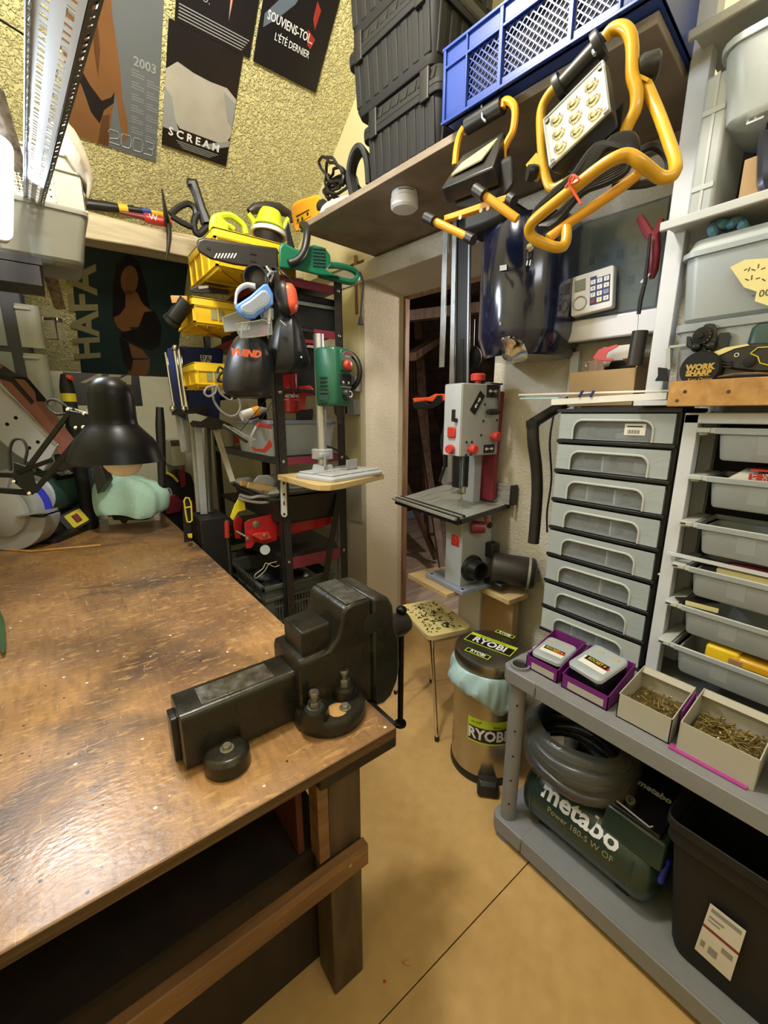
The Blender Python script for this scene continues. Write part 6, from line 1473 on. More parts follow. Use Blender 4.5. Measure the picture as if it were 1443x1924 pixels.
jt = thing('socket_set', 'dark tools lying in the cardboard box beside the red clamp', 'tool', at(1165, 690, x=1.54))
B().cyl(q(1150, 690, .06), q(1190, 688, .06), .022, n=14).cyl(q(1138, 697, .05), q(1152, 697, .05), .014, n=12).build('body', 'matt_black', jt)
B().bar(q(1140, 671, .10), q(1195, 668, .10), .02, .06, Z).build('plate', 'galvanised', jt)
o = B().span((1.56, at(1120, 0, x=1.6).y if False else yB_-.16, zt_+.02), (1.58, yB_-.06, zt_+.085)).build('white_card', 'paper_white'); tag(o, 'white card standing in the cardboard box', 'card')
vt = B(FW_).span((-.03, A(1078, 670, .03)[0]-.02, 1.2), (-.002, A(1078, 670, .03)[0]+.012, zB-.03)).build('trim_4', 'white_post'); struct(vt)

# ---- bandsaw on its board
BZ, BSC = .725, .862
bP = at(868, 1120, z=BZ); bs_r = R(-5)
BF = FZ((bP.x, bP.y, BZ), bs_r) @ Matrix.Scale(BSC, 4); EX, EY = (BF.to_3x3() @ X).normalized(), (BF.to_3x3() @ Y).normalized()
zl = -BZ/BSC
sb = thing('support_box', 'brown carton stack carrying the board under the bandsaw', 'box', BF @ V((.2, .14, zl)), bs_r)
B(BF).span((.275, -.10, zl), (.325, .12, -.031)).build('carton', 'card_brown', sb, bevel=.003)
B(BF).span((.26, .125, zl), (.30, .30, -.031)).build('white_carton', 'white', sb, bevel=.003)
bo = thing('saw_board', 'thick wooden board lying under the bandsaw', 'board', BF @ V((.3, .1, -.03)), bs_r)
B(BF).span((-.05, .06, -.028), (.16, .40, -.001)).build('board', 'board_wood', bo, bevel=.002)
B(BF).span((.165, -.16, -.030), (.315, .38, -.001)).build('board', 'board_wood', bo, bevel=.003)
bw = thing('bandsaw', 'grey benchtop bandsaw with red knobs standing in front of the doorway', 'bandsaw', BF @ V((.2, .15, 0)), bs_r)
vz = lambda py: (at(868, py, y=bP.y).z - BZ)/BSC     # height above the base of a mark on the front corner
B(BF).span((0, 0, 0), (.27, .30, .025)).build('base_plate', 'base_blue_grey', bw, bevel=.003)
for x, y in ((.02, .02), (.02, .27), (.30, .02)): B(BF).lathe([(.007, 0), (.007, .004)], (x, y, .0245), Z, 10).build('bolt', 'dark_metal', bw)
zt_ = vz(985)
b = B(BF); pl = [(.035, .0), (.26, .0), (.265, .10), (.23, .34), (.25, zt_+.02), (.02, zt_+.02), (.035, .20)]
b.loft([[V((x, y, z+.025)) for x, z in pl] for y in (.05, .175)]).build('lower_body', 'machine_grey', bw, bevel=.004)
b = B(BF); b.span((.0325, .052, .026), (.0345, .173, zt_)).build('side_panel', 'machine_side', bw)  # paler sheet, the light on this side put into its colour
c_ = BF @ V((.105, .05, .115)); 
B().lathe([(.062, -.01), (.060, .012), (.045, .02), (.043, .06), (.036, .06), (.036, .01)], c_, -EY, 24).build('dust_port', 'black_plastic', bw)
B(BF).span((.028, .07, vz(1028)-.03), (.0355, .13, vz(1028)+.03)).span((.022, .08, vz(1028)-.02), (.028, .12, vz(1028)+.02)).build('red_switch', 'tool_red', bw, bevel=.003)
B(BF).cyl((.09, .048, vz(1000)), (.14, .0, vz(1000)), .035, .028, n=14).build('tilt_knob', 'dark_red', bw)
B(BF).bar((.16, .045, vz(970)), (.21, .045, vz(1000)), .018, .008, Y).build('lock_lever', 'tool_red', bw)
B(BF).lathe([(.016, 0), (.016, .01), (.01, .014)], (.215, .046, vz(1003)), -Y, 14).build('lever_hub', 'dark_metal', bw)
# motor at the right
B(BF).lathe([(.07, 0), (.08, .01), (.08, .20), (.074, .215), (.05, .225)], (.20, .0, .115), (.62, -.75, -.05), 26).build('motor', 'dark_metal', bw)
B(BF).lathe([(.0815, .0), (.0815, .012)], (.20+.115, .0-.14, .105), (.62, -.75, -.05), 26).build('motor_ring', 'table_grey', bw)
B(BF).span((.17, -.10, .027), (.27, .02, .055)).build('motor_box', 'black_plastic', bw, bevel=.006); B(BF).span((.20, .0, .16), (.26, .10, .24)).build('junction_box', 'black_plastic', bw, bevel=.006)
# table
T = [at(x, y, z=BZ+BSC*vz(965)) for x, y in ((748, 936), (866, 974), (972, 940), (838, 909))]
T[2] = T[1] + (T[2]-T[1])*1.0; 
tz = T[0].z
B().loft([[V((p.x, p.y, tz-.022)) for p in T], [V((p.x, p.y, tz)) for p in T]]).build('table', 'table_grey', bw, bevel=.003)
lv = (T[1]-T[0]); rv = (T[2]-T[1]).normalized()
for k, wd in enumerate((.014, .012, .012, .012)):
    o_ = rv*(-.012 - .020*k + .035)
    B().bar(T[0]+o_*1+Z*.003, T[1]+o_*1+Z*.003, wd, .010).build('guide_bar', 'table_grey' if k % 2 else 'dark_metal', bw)
B().bar(T[0]-Z*.012+rv*-.015, T[1]-Z*.012+rv*-.015, .012, .026).bar(T[1]-Z*.014, T[2]-Z*.014, .010, .02).build('table_edge', 'black_plastic', bw)
B().lathe([(.045, -.05), (.05, -.02)], (T[0]+T[2])/2-Z*.0, Z, 18).span(BF @ V((.05, .05, zt_)), BF @ V((.16, .16, zt_+.05))).build('trunnion', 'dark_metal', bw)
# fence
F0, F1 = at(880, 932, z=tz), at(960, 948, z=tz)
B().bar(F0+Z*.045, F1+Z*.045, .028, .09).build('fence', 'aluminium', bw, bevel=.001)
fs_ = (F1-F0).normalized(); fnn = Z.cross(fs_); fnn = fnn if fnn.dot(CAM-F0) > 0 else -fnn
for zz in (.02, .045, .07): B().bar(F0+fnn*.0145+Z*zz, F1+fnn*.0145+Z*zz, .002, .004).build('fence_groove', 'table_grey', bw)
B().bar(F1+fs_*.006+Z*.045, F1+fs_*.018+Z*.045, .04, .09).build('fence_end', 'black_plastic', bw)
F2_ = [at(832, 909, z=tz), at(846, 912, z=tz)]
B().bar(F2_[0]+Z*.05, F2_[1]+Z*.05, .02, .10).build('mitre_fence', 'aluminium', bw)
# upper housing: front face along x, narrow side along y painted paler as lit
zu0, zu1 = vz(862), vz(716)
HF = BF @ Matrix.Translation((.005, .065, 0))
B(HF).rbox([(zu0, .255, .125, .006), (zu1, .255, .125, .006)], (.1295, .0625)).build('upper_housing', 'machine_grey', bw, bevel=.004)
B(HF).span((-.001, .004, zu0+.004), (.0015, .121, zu1-.004)).build('side_panel', 'machine_side', bw)
B(HF).span((.20, .10, zt_), (.255, .18, zu0+.02)).build('column', 'machine_side', bw, bevel=.003)
B(HF).loft([[V((x, .115, z)) for x, z in ((.27, zu1-.03), (.31, zu1-.03), (.29, zu0-.25), (.26, zu0-.25))], [V((x, .02, z)) for x, z in ((.27, zu1-.03), (.31, zu1-.03), (.29, zu0-.25), (.26, zu0-.25))]]).build('red_frame', 'dark_red', bw, bevel=.004)
B(HF).span((.19, .01, zu1+.0005), (.28, .115, zu1+.008)).build('top_cap', 'matt_black', bw)
B(HF).lathe([(.014, .0), (.014, .018), (.034, .02), (.036, .045), (.030, .052)], (.155, .06, zu1), Z, 16).build('tension_knob', 'tool_red', bw)
B(HF).lathe([(.025, .0), (.025, .012)], (.20, .03, zu1), Z, 16).build('top_disc', 'clear_plastic', bw)
def knob(x, z, r, m='tool_red'):
    B(HF).lathe([(.008, 0), (.008, .02), (r*.8, .022), (r, .03), (r, .045), (r*.7, .052)], (x, .0, z), -Y, 16).build('red_knob', m, bw)
hk = zu1-zu0; zh = lambda k: zu0+hk*k
knob(.055, zh(.105), .024); knob(.205, zh(.27), .024)
B(HF).lathe([(.02, 0), (.024, .015), (.02, .03)], (-.002, .055, zh(.10)), (-1, -.2, 0), 14).build('red_knob', 'tool_red', bw)
B(HF).span((-.012, .03, zh(.26)), (.0, .085, zh(.41))).build('red_cover', 'tool_red', bw, bevel=.006)
B(HF).span((-.0035, .04, zh(.49)), (-.0005, .065, zh(.65))).build('side_slot', 'dark_metal', bw); B(HF).lathe([(.010, 0), (.010, .012)], (-.002, .03, zh(.505)), -X, 10).build('slot_lever', 'black_plastic', bw)
for x, z in ((.15, .72), (.24, .73), (.145, .49), (.24, .50), (.04, .20), (.075, .20), (.135, .29), (.04, .02), (.075, .03)):
    B(HF).lathe([(.006, 0), (.006, .003)], (x, .0, zh(z)), -Y, 8).build('screw', 'dark_metal', bw)
def plate(x, z, w_, h_, r_, arrows):
    m_ = HF @ Matrix.Translation((x, -.0012, zh(z))) @ Matrix.Rotation(R(90), 4, 'X') @ Matrix.Rotation(R(r_), 4, 'Z')
    B(m_).span((-w_/2, -h_/2, 0), (w_/2, h_/2, .001)).build('arrow_label', 'print_black', bw)
    for s_ in arrows:
        B(m_).prism([(s_*.004, -.004), (s_*.018, -.004), (s_*.018, -.010), (s_*.030, 0), (s_*.018, .010), (s_*.018, .004), (s_*.004, .004)], .0004, None, .001).build('arrow', 'white', bw, smooth=False)
plate(.20, .905, .085, .06, 0, (-1, 1)); plate(.10, .74, .11, .042, 55, (-1, 1)); plate(.195, .09, .075, .042, 0, (-1, 1))
B(HF).tube([(.215, -.02, zh(.93)), (.220, -.024, zh(.68)), (.215, -.022, zh(.645))], .0045, 8).build('crank_rod', 'dark_metal', bw)
B(HF).tube([(.150, -.022, zh(.615)), (.175, -.022, zh(.618)), (.225, -.022, zh(.62))], [.012, .016, .014], 10).build('crank_handle', 'dark_metal', bw)
B(HF).span((.02, .02, vz(925)), (.085, .07, zu0)).build('blade_guard', 'print_black', bw, bevel=.003)
B(HF).span((.022, .012, vz(928)), (.045, .019, zu0+.0)).build('guard_window', 'cover_film', bw)
B(HF).span((.030, .008, (tz-BZ)/BSC+.001), (.032, .012, zu0)).build('blade', 'galvanised', bw)
B(HF).lathe([(.012, 0), (.012, .03)], (.03, -.005, vz(932)), Z, 12).span((.01, .0, vz(935)), (.05, .02, vz(928))).build('blade_roller', 'bolt_steel', bw)
B().tube(smoothpath([HF @ V((.31, .02, vz(960))), HF @ V((.36, .0, vz(975))), HF @ V((.40, -.02, vz(1000))), HF @ V((.39, .02, vz(1015)))], 4), .006, 8).build('power_lead', 'rubber', bw)

# ---- stool
sz = .515
C4 = [at(x, y, z=sz) for x, y in ((748, 1138), (806, 1197), (912, 1168), (862, 1128))]
stl = thing('stool', 'worn yellow-topped stool with dark scorch marks and tubular steel legs', 'stool', ((C4[0]+C4[2])/2).xy.to_3d())
C4 = [V((p.x, p.y, 0)) for p in C4]; cs_ = sum(C4, V())/4
# squared-up seat
ux = (C4[1]-C4[0]); uy = (C4[3]-C4[0]); sw_, sd_ = .30, .36
uxn = ux.normalized(); uyn = Z.cross(uxn); uyn = uyn if uyn.dot(uy) > 0 else -uyn
sw_ = ux.length; sd_ = .235
SF = frame(C4[0]+Z*(sz-.026), x=uxn, y=uyn)
sgn = 1 if (SF.to_3x3() @ Z).z > 0 else -1
B(SF).prism([(p[0]+sw_/2, p[1]+sd_/2) for p in rr2(sw_, sd_, .035)], .022*sgn).build('seat_board', 'board_wood', stl, bevel=.003)
B(SF).prism([(p[0]+sw_/2, p[1]+sd_/2) for p in rr2(sw_, sd_, .035)], .004*sgn, None, .0222*sgn).build('seat_top', 'stool_seat', stl, bevel=.001)
random.seed(8)
bn = B(SF)
for k in range(150):
    x, y = random.uniform(.03, sw_-.03), random.uniform(.02, sd_*.85); a = random.uniform(0, 6.28)
    if random.random() < .25 and x < sw_*.4: continue
    l = random.uniform(.002, .012); s2 = random.uniform(.0006, .0018)
    bn.prism([(x+l*math.cos(a+t)*(1 if abs(math.cos(t)) > .5 else s2/l*2), y+l*math.sin(a+t)*(1 if abs(math.cos(t)) > .5 else s2/l*2)) for t in (0, 1.2, 2.2, 3.14, 4.4, 5.3)], .0004*sgn, None, .0262*sgn)
bn.build('scorch_marks', 'print_black', stl, kind='stuff', smooth=False)
legs = [((.03, .03), at(743, 1303, z=.0)), ((sw_-.03, .03), at(821, 1392, z=0)), ((sw_-.03, sd_-.03), None), ((.03, sd_-.03), None)]
for (lx, ly), ft_ in legs:
    top = SF @ V((lx, ly, 0))
    if ft_ is None: ft_ = V((top.x+(top.x-cs_.x)*.20, top.y+(top.y-cs_.y)*.20, 0))
    B().tube([top, (ft_-top)*.97+top], .0095, 10).build('leg', 'chrome', stl)
    B().tube([(ft_-top)*.955+top, ft_+Z*.003], .0115, 10).build('rubber_foot', 'rubber', stl)
pb_ = B()
b = B(SF); b.span((.03, .02, -.025*sgn), (sw_-.03, .03, 0)).span((sw_-.03, .03, -.025*sgn), (sw_-.02, sd_-.03, 0)).build('apron', 'board_wood', stl)

# ---- pedal bin
bc = V((1.312, .975, 0)); BR = .145; dz = .05
bn_ = thing('pedal_bin', 'round steel pedal bin with lime and white stickers beside the grey shelf', 'bin', bc)
B().lathe([(BR-.002, .0), (BR+.004, .004), (BR+.004, .03), (BR+.001, .035)], bc, Z, 40).build('foot_ring', 'black_plastic', bn_)
B().lathe([(BR, .0355), (BR, .47)], bc, Z, 48).build('body', 'bin_steel', bn_)
B().lathe([(BR+.004, .505), (BR+.006, .510), (BR+.006, .538), (BR+.001, .549), (BR-.012, .553), (.02, .557)], bc, Z, 48).build('lid', 'lid_steel', bn_)
tc_ = V((CAM.x-bc.x, CAM.y-bc.y, 0)).normalized()
ang0 = math.atan2(tc_.y, tc_.x)
def onbin(t, z, r=BR): return bc + V((r*math.cos(ang0+t), r*math.sin(ang0+t), z))
pd = B(); dpf = onbin(.12, .03, BR+.03)
pfm = frame(onbin(.12, .0, BR+.012), x=(Z.cross(onbin(.12, 0)-bc)), z=Z)
B(pfm).rbox([(.012, .085, .075, .01), (.05, .08, .06, .012), (.062, .075, .03, .01)], (0, -.015)).build('pedal', 'black_plastic', bn_, bevel=.003)
def patch(t0, t1, z0, z1, m, n, r):
    b = B(); b.loft([[onbin(t0+(t1-t0)*i/12, z, r) for i in range(13)] + [onbin(t1+(t0-t1)*i/12, z, r-.0004) for i in range(13)] for z in (z0, z1)]).build(n, m, bn_)
TA, TBv = -.52, .62
patch(TA, TBv, .195, .305, 'lime', 'sticker', BR+.0006)
patch(TA+.03, TBv-.03, .203, .268, 'print_black', 'sticker_panel', BR+.001)
tm = (TA+TBv)/2; ex_ = Z.cross(onbin(tm, 0)-bc).normalized()
text(bn_, 'RYOBI', onbin(tm, .235, BR+.0018), ex_, Z, .066, 'white', off=.0022, sx=.86, wrap=(BR, 'y'))
text(bn_, 'PROPERTY OF', onbin(tm-.2, .293, BR+.0014), ex_, Z, .012, 'print_black', wrap=(BR, 'y'))
text(bn_, 'JOHN JENKINS', onbin(tm+.18, .279, BR+.0014), ex_, Z, .014, 'print_black', wrap=(BR, 'y'))
# lid stickers, lying in the lid plane
LZ = .5565
def lidsticker(p_, q_, hgt, s_, big):
    a, c = at(*p_, z=LZ+.002), at(*q_, z=LZ+.002); d = (c-a).normalized(); L = (c-a).length; u = Z.cross(d)
    f_ = frame((a+c)/2, x=d, y=u)
    B(f_).span((-L/2, -hgt/2, 0), (L/2, hgt/2, .0006)).build('lid_sticker', 'lime', bn_)
    B(f_).span((-L/2+.004, -hgt/2+.004, .0006), (L/2-.004, hgt/2-(.022 if big else .004), .0011)).build('sticker_panel', 'print_black', bn_)
    text(bn_, 'RYOBI', f_ @ V((0, -(.009 if big else 0), .0014)), d, u, s_, 'white', off=.0015 if big else .0006, sx=.9)
    if big: text(bn_, 'PROPERTY OF JOHN JENKINS', f_ @ V((0, hgt/2-.011, .0009)), d, u, .009, 'print_black')
lidsticker((880, 1194), (966, 1226), .080, .058, True)
lidsticker((876, 1219), (920, 1237), .030, .026, False)
lidsticker((932, 1185), (966, 1198), .026, .022, False)
# bag skirt
b = B(); n = 84; rows = []
random.seed(4)
for j, (z, r) in enumerate(((.502, BR+.003), (.497, BR+.010), (.465, BR+.018), (.435, BR+.024), (.41, BR+.020))):
    row = []
    for i in range(n):
        t = 2*math.pi*i/n; f = math.sin(7*t+.8*j)*.5+math.sin(13*t+1.7*j)*.35
        dip = .055*math.exp(-((((t-.35+math.pi) % (2*math.pi))-math.pi)/.45)**2)
        row.append(onbin(t, z - dip*(j/4)**1.3 + .016*f*(j/4), r + .012*f*min(1, j/2) + .004*math.sin(29*t+j*.9)*min(1, j/2) + (.018*math.exp(-((((t+.9+math.pi) % (2*math.pi))-math.pi)/.5)**2))*(j in (2, 3))))
    rows.append(row)
o = B().loft(rows, (False, False)).build('bin_bag', 'bag_film', None, sub=1); sd = o.modifiers.new('solid', 'SOLIDIFY'); sd.thickness = .0008
tag(o, 'pale blue bin bag hanging out under the lid of the steel pedal bin', 'bag')

# grey vacuum pipe
vp = thing('vacuum_pipe', 'grey bent vacuum pipe standing left of the drawer tower', 'pipe', at(1005, 900, y=.90))
q = lambda px, py, d=0: at(px, py, y=.90+d)
B().tube([q(1085, 745, -.05), q(1042, 770), q(1001, 795)], .0195, 16).build('upper_pipe', 'dark_metal', vp)
B().tube(smoothpath([q(1001, 793), q(1002, 830), q(1008, 880), q(1009, 930), q(1004, 1000), q(1002, 1020)], 4), .0215, 16).build('lower_pipe', 'dark_metal', vp)
B().lathe([(.024, -.01), (.024, .012)], q(1001, 795), q(1002, 830)-q(1001, 795), 16).build('joint', 'black_plastic', vp)
o = B().tube(smoothpath([at(1040, 780, y=.92), at(1033, 830, y=.92), at(1036, 900, y=.92), at(1028, 960, y=.92), at(1028, 1000, y=.92)], 5), .004, 6).build('black_lead', 'rubber'); tag(o, 'thin black lead hanging between the grey pipe and the drawers', 'cable')
# ================================================================ STORAGE ON THE RIGHT
RXF, RYF, RZS = 1.064, .741, .688        # front edge, far end and top of the grey shelf unit
gs = thing('plastic_shelving', 'grey plastic shelving unit with round posts in the right foreground', 'shelving', (1.3, .1, 0))
YN, XB = -.62, 1.56
def deck(z, th, name):
    b = B(); pl = [(XB, RYF), (RXF+.02, RYF), (RXF, RYF-.02), (RXF, RYF-.125), (RXF, YN), (XB, YN)]
    b.prism([(p[0], p[1]) for p in pl], th*.35, None, z-th*.35).build(name, 'grey_plastic', gs, bevel=.003)
    B().span((RXF-.0015, YN, z-th), (RXF+.008, RYF-.126, z+.0006)).build('shelf_edge', 'grey_plastic', gs, bevel=.002)
    B().prism([(RXF+.12, RYF+.003), (RXF+.018, RYF+.003), (RXF-.003, RYF-.018), (RXF-.003, RYF-.124), (RXF+.12, RYF-.124)], th+.001, None, z-th).build('corner_block', 'grey_plastic', gs, bevel=.004)
    B().span((RXF+.05, RYF-.006, z-th), (XB, RYF, z-.003)).build('end_edge', 'grey_plastic', gs, bevel=.002)
deck(RZS, .050, 'shelf_deck'); deck(.085, .060, 'lower_deck')
B().lathe([(.031, 0), (.031, .012), (.0255, .012), (.0255, .002)], (RXF+.038, RYF-.042, RZS), Z, 24, (True, False)).build('socket_rim', 'grey_plastic', gs)
B().lathe([(.0255, .0), (.0255, .001)], (RXF+.038, RYF-.042, RZS+.0025), Z, 20).build('socket_hole', 'dark_metal', gs)
for y, x in ((RYF-.042, RXF+.038), (RYF-.042, XB-.04), (YN+.06, RXF+.038), (YN+.06, XB-.04)):
    B().cyl((x, y, .086), (x, y, RZS-.051), .0265, n=24).build('post', 'grey_plastic', gs)
    B().lathe([(.036, 0), (.030, .024)], (x, y, .001), Z, 20).build('foot', 'grey_plastic', gs)
pin = B()
for k in range(5):
    z = .16+k*.10; pin.lathe([(.004, 0), (.004, .001)], (RXF+.038-.0262*.83, RYF-.042-.0262*.55, z), (-.83, -.55, 0), 8)
pin.build('pin_holes', 'matt_black', gs, kind='stuff')
hl = B()
for x, y in ((RXF+.06, RYF-.10), (RXF+.13, RYF-.05), (RXF+.16, RYF-.16), (RXF+.13, RYF-.015)): hl.lathe([(.007, 0), (.007, .0008)], (x, y, RZS+.0012), Z, 10)
hl.build('deck_holes', 'matt_black', gs, kind='stuff')

# --- tray of purple boxes with drill cases
def openbox(t, x0, x1, y0, y1, z0, hf, hb, m, n='carton', th=.0025, inner=None):
    b = B()
    b.span((x0, y0, z0), (x1, y1, z0+.003)).span((x0, y0, z0), (x0+th, y1, z0+hf)).span((x1-th, y0, z0), (x1, y1, z0+hb))
    for ya in (y0, y1-th):
        b.add([(x0, ya, z0), (x1, ya, z0), (x1, ya, z0+hb), (x0, ya, z0+hf), (x0, ya+th, z0), (x1, ya+th, z0), (x1, ya+th, z0+hb), (x0, ya+th, z0+hf)], [(0, 1, 2, 3), (7, 6, 5, 4), (0, 4, 5, 1), (1, 5, 6, 2), (2, 6, 7, 3), (3, 7, 4, 0)])
    return b.build(n, m, t)
Z0 = RZS+.001
P1 = at(1012, 1268, z=Z0); P2 = at(1085, 1312, z=Z0); P3 = at(1180, 1340, z=Z0)
def pbox(label, xf, yn, yf, tilt, nm, ly):
    t = thing('purple_carton', label, 'carton', (xf+.07, (yn+yf)/2, Z0), 0, 'purple cartons on the grey shelf')
    openbox(t, xf, xf+.16, yn, yf, Z0, .045, .085, 'purple_card')
    B().span((xf-.0006, yn+.012, Z0+.006), (xf, yf-.02, Z0+.028)).build('torn_label', 'card_grey', t)
    return t
pbox('purple carton farthest along the grey shelf holding a lower flat screw case', 1.115, .577, .687, 0, '', 0)
pbox('purple carton with the tilted screw case, second on the grey shelf', 1.112, .424, .562, 0, '', 0)
def case(label, c, sx, sy, rotz, tilt, stack):
    t = thing('screw_case', label, 'case', c, 0, 'clear lidded screw cases in the purple cartons')
    f_ = Matrix.Translation(c) @ Matrix.Rotation(rotz, 4, 'Z') @ Matrix.Rotation(tilt, 4, 'Y')
    B(f_).rbox([(-.05*stack, sx*.92, sy*.92, .012), (-.004, sx*.96, sy*.96, .014)]).build('tray', 'print_black', t)
    B(f_).rbox([(-.003, sx, sy, .016), (.008, sx, sy, .016), (.012, sx*.93, sy*.93, .014)]).build('lid', 'clear_frost', t, bevel=.001)
    B(f_).span((-sx*.28, -sy*.40, .0122), (-sx*.02, sy*.36, .0126)).build('label', 'paper_white', t)
    B(f_).span((sx*.0-.018, -sy*.36, .0127), (sx*.0+.002, sy*.30, .0131)).build('label_band', 'print_black', t)
    B(f_).span((-sx*.14, -sy*.40, .0127), (-sx*.04, -sy*.02, .0131)).build('label_red', 'red_plastic', t)
    r3 = f_.to_3x3()
    text(t, 'ROCKET 4', f_ @ V((-.008, -.003, .0134)), r3 @ -Y, r3 @ X, .016, 'label_yellow', sx=.75, ext=.0002)
    for k in (0, 1): B(f_).tube([(sx*.30, -sy*.36+k*.05, .0128), (sx*.30, -sy*.12+k*.05, .0128)], [.0026, .0012], 6).build('printed_screw', 'gold_print', t)
    return t
case('flat screw case lying low in the far purple carton', V((1.185, .632, Z0+.055)), .125, .098, R(4), R(-4), .9)
case('tilted screw case raised highest in the second purple carton', V((1.185, .494, Z0+.082)), .135, .110, R(-10), R(-12), 1.2)
# --- screw cartons
random.seed(9)
def screws(t, x0, x1, y0, y1, z, n, L):
    b = B()
    for k in range(n):
        c = V((random.uniform(x0, x1), random.uniform(y0, y1), z+random.uniform(0, .016))); a = random.uniform(0, 6.28); e = random.uniform(-.5, .5)
        d = V((math.cos(a)*math.cos(e), math.sin(a)*math.cos(e), math.sin(e)))*L/2
        p_, q_ = c-d, c+d
        p_.x = min(max(p_.x, x0), x1); q_.x = min(max(q_.x, x0), x1); p_.y = min(max(p_.y, y0), y1); q_.y = min(max(q_.y, y0), y1)
        if (q_-p_).length < .01: continue
        b.cyl(p_, q_, .0021, .0012, 6).cyl(p_-(q_-p_).normalized()*.0018, p_, .0042, .0022, 8)
    b.build('screws', 'screws', t, kind='stuff')
def scarton(label, xf, yn, yf, hf, hb, m, n, L, rz):
    t = thing('screw_carton', label, 'carton', (xf+.07, (yn+yf)/2, Z0), 0, 'grey cartons of loose screws')
    openbox(t, xf, xf+.155, yn, yf, Z0, hf, hb, m)
    B().bar((xf+.153, (yn+yf)/2, Z0+hb-.002), (xf+.135, (yn+yf)/2, Z0+hb-.012), yf-yn-.006, .0025, (0, 0, 1)).build('back_flap', m, t)
    screws(t, xf+.012, xf+.14, yn+.012, yf-.012, Z0+hf*.42, n, L)
    B().span((xf+.006, yn+.006, Z0+.004), (xf+.148, yf-.006, Z0+hf*.42)).build('screw_fill', 'screws', t, kind='stuff')
    return t
scarton('grey carton with a few short screws, third box on the grey shelf', 1.112, .272, .400, .072, .095, 'card_grey', 70, .022, 0)
scarton('grey carton heaped with long bright screws nearest the camera', 1.108, .105, .255, .080, .105, 'card_grey', 170, .045, 0)
o = B().span((1.098, .115, Z0), (1.120, .268, Z0+.0045)).build('magenta_card', 'magenta_card', bevel=.0005); tag(o, 'flattened magenta card under the nearest screw carton', 'card')
o = B().bar((1.150, .2635, Z0+.045), (1.24, .2635, Z0+.06), .004, .085, Z).build('purple_card', 'purple_card'); tag(o, 'upright purple card wedged between the two screw cartons', 'card')
nb = thing('cream_bag', 'pale olive open bag at the right frame edge on the grey shelf', 'bag', (1.16, .01, Z0))
B(FZ((1.165, .015, Z0))).rbox([(0, .12, .12, .03), (.06, .14, .14, .03), (.085, .12, .135, .03)], open_top=.003).build('body', 'print_olive', nb)
o = B().span((1.23, .715, Z0), (1.30, .738, Z0+.004)).build('paper_slip', 'paper_white'); tag(o, 'white paper slip at the far end of the grey shelf', 'paper')

# --- coil of hose on the compressor
hc = V((1.245, .55, .40))
ho = thing('hose_coil', 'coil of dark ribbed hose in clear wrap under the grey shelf', 'hose', hc)
for k in range(4):
    rr_ = .128 - (.012 if k % 2 else 0)
    B().tube([hc + V((rr_*math.cos(2*math.pi*i/48)*1.0, rr_*math.sin(2*math.pi*i/48)*1.2, -.055+k*.036+.006*math.sin(3*2*math.pi*i/48+k))) for i in range(48)], [.0195 + (.0016 if i % 2 else 0) for i in range(48)], 10, True).build('hose_loop', 'hose_rubber', ho)
b = B(); rows = []
for j in range(9):
    t = -math.pi*.5+math.pi*j/8*1.0
    rows.append([hc + V(((.118+.048*math.cos(t)+.004*math.sin(9*a+j))*math.cos(a), (.140+.052*math.cos(t)+.004*math.sin(11*a+2*j))*math.sin(a), .088*math.sin(t)+.003*math.sin(7*a+j))) for a in [2*math.pi*i/48 for i in range(48)]])
b.loft(rows, (False, False)).build('wrap', 'wrap_film', ho)
# --- compressor
cA, cB = at(960, 1530, x=1.165), at(1262, 1640, x=1.165)
CR, CX, CZ = .108, 1.225, .196
yF, yN = .655, .275
cp = thing('air_compressor', 'dark green air compressor tank with white lettering on the lower grey shelf', 'compressor', (CX, (yF+yN)/2, .086))
B().lathe([(.03, -.028), (CR*.72, -.018), (CR*.93, -.002), (CR, .022), (CR, yF-yN-.022), (CR*.93, yF-yN+.002), (CR*.72, yF-yN+.018), (.03, yF-yN+.028)], (CX, yN, CZ), Y, 44).build('tank', 'tank_green', cp, angle=60)
for yy_ in (yN+.03, yF-.03): B().lathe([(CR+.0012, 0), (CR+.0012, .006)], (CX, yy_, CZ), Y, 40).build('seam_ring', 'tank_green', cp)
for yy_ in (yN+.06, yF-.06): B().span((CX-.06, yy_-.02, .086), (CX+.06, yy_+.02, CZ-CR*.8)).build('foot', 'black_plastic', cp, bevel=.003)
nrm = (V((0, 0, 1))*.62 + V((-1, 0, 0))*.78).normalized(); up_ = Y.cross(nrm) if Y.cross(nrm).z > 0 else -Y.cross(nrm)
tp = V((CX, yN+.20, CZ)) + nrm*(CR+.0010)
text(cp, 'metabo', tp, -Y, up_, .078, 'white', off=.0022, sx=1.05, wrap=(CR, 'x'))
n2 = (V((0, 0, 1))*.22 + V((-1, 0, 0))*.97).normalized(); u2 = Y.cross(n2) if Y.cross(n2).z > 0 else -Y.cross(n2)
text(cp, 'Power 180-5 W OF', V((CX, yN+.185, CZ))+n2*(CR+.001), -Y, u2, .026, 'print_olive', wrap=(CR, 'x'))
hx = thing  # pump cover
B().loft([[V((x, y, z)) for x, z in ((CX-.085, CZ+CR*.72), (CX-.06, CZ+CR+.045), (CX+.12, CZ+CR+.055), (CX+.13, CZ-.02))] for y in (yN-.03, yN+.135)]).build('pump_cover', 'tank_green', cp, bevel=.008)
B().loft([[V((x, y, z)) for x, z in ((CX-.06, CZ+CR+.046), (CX+.118, CZ+CR+.056), (CX+.118, CZ+CR+.066), (CX-.056, CZ+CR+.056))] for y in (yN-.01, yN+.12)]).build('control_panel', 'print_black', cp, bevel=.002)
cpz = CZ+CR+.061
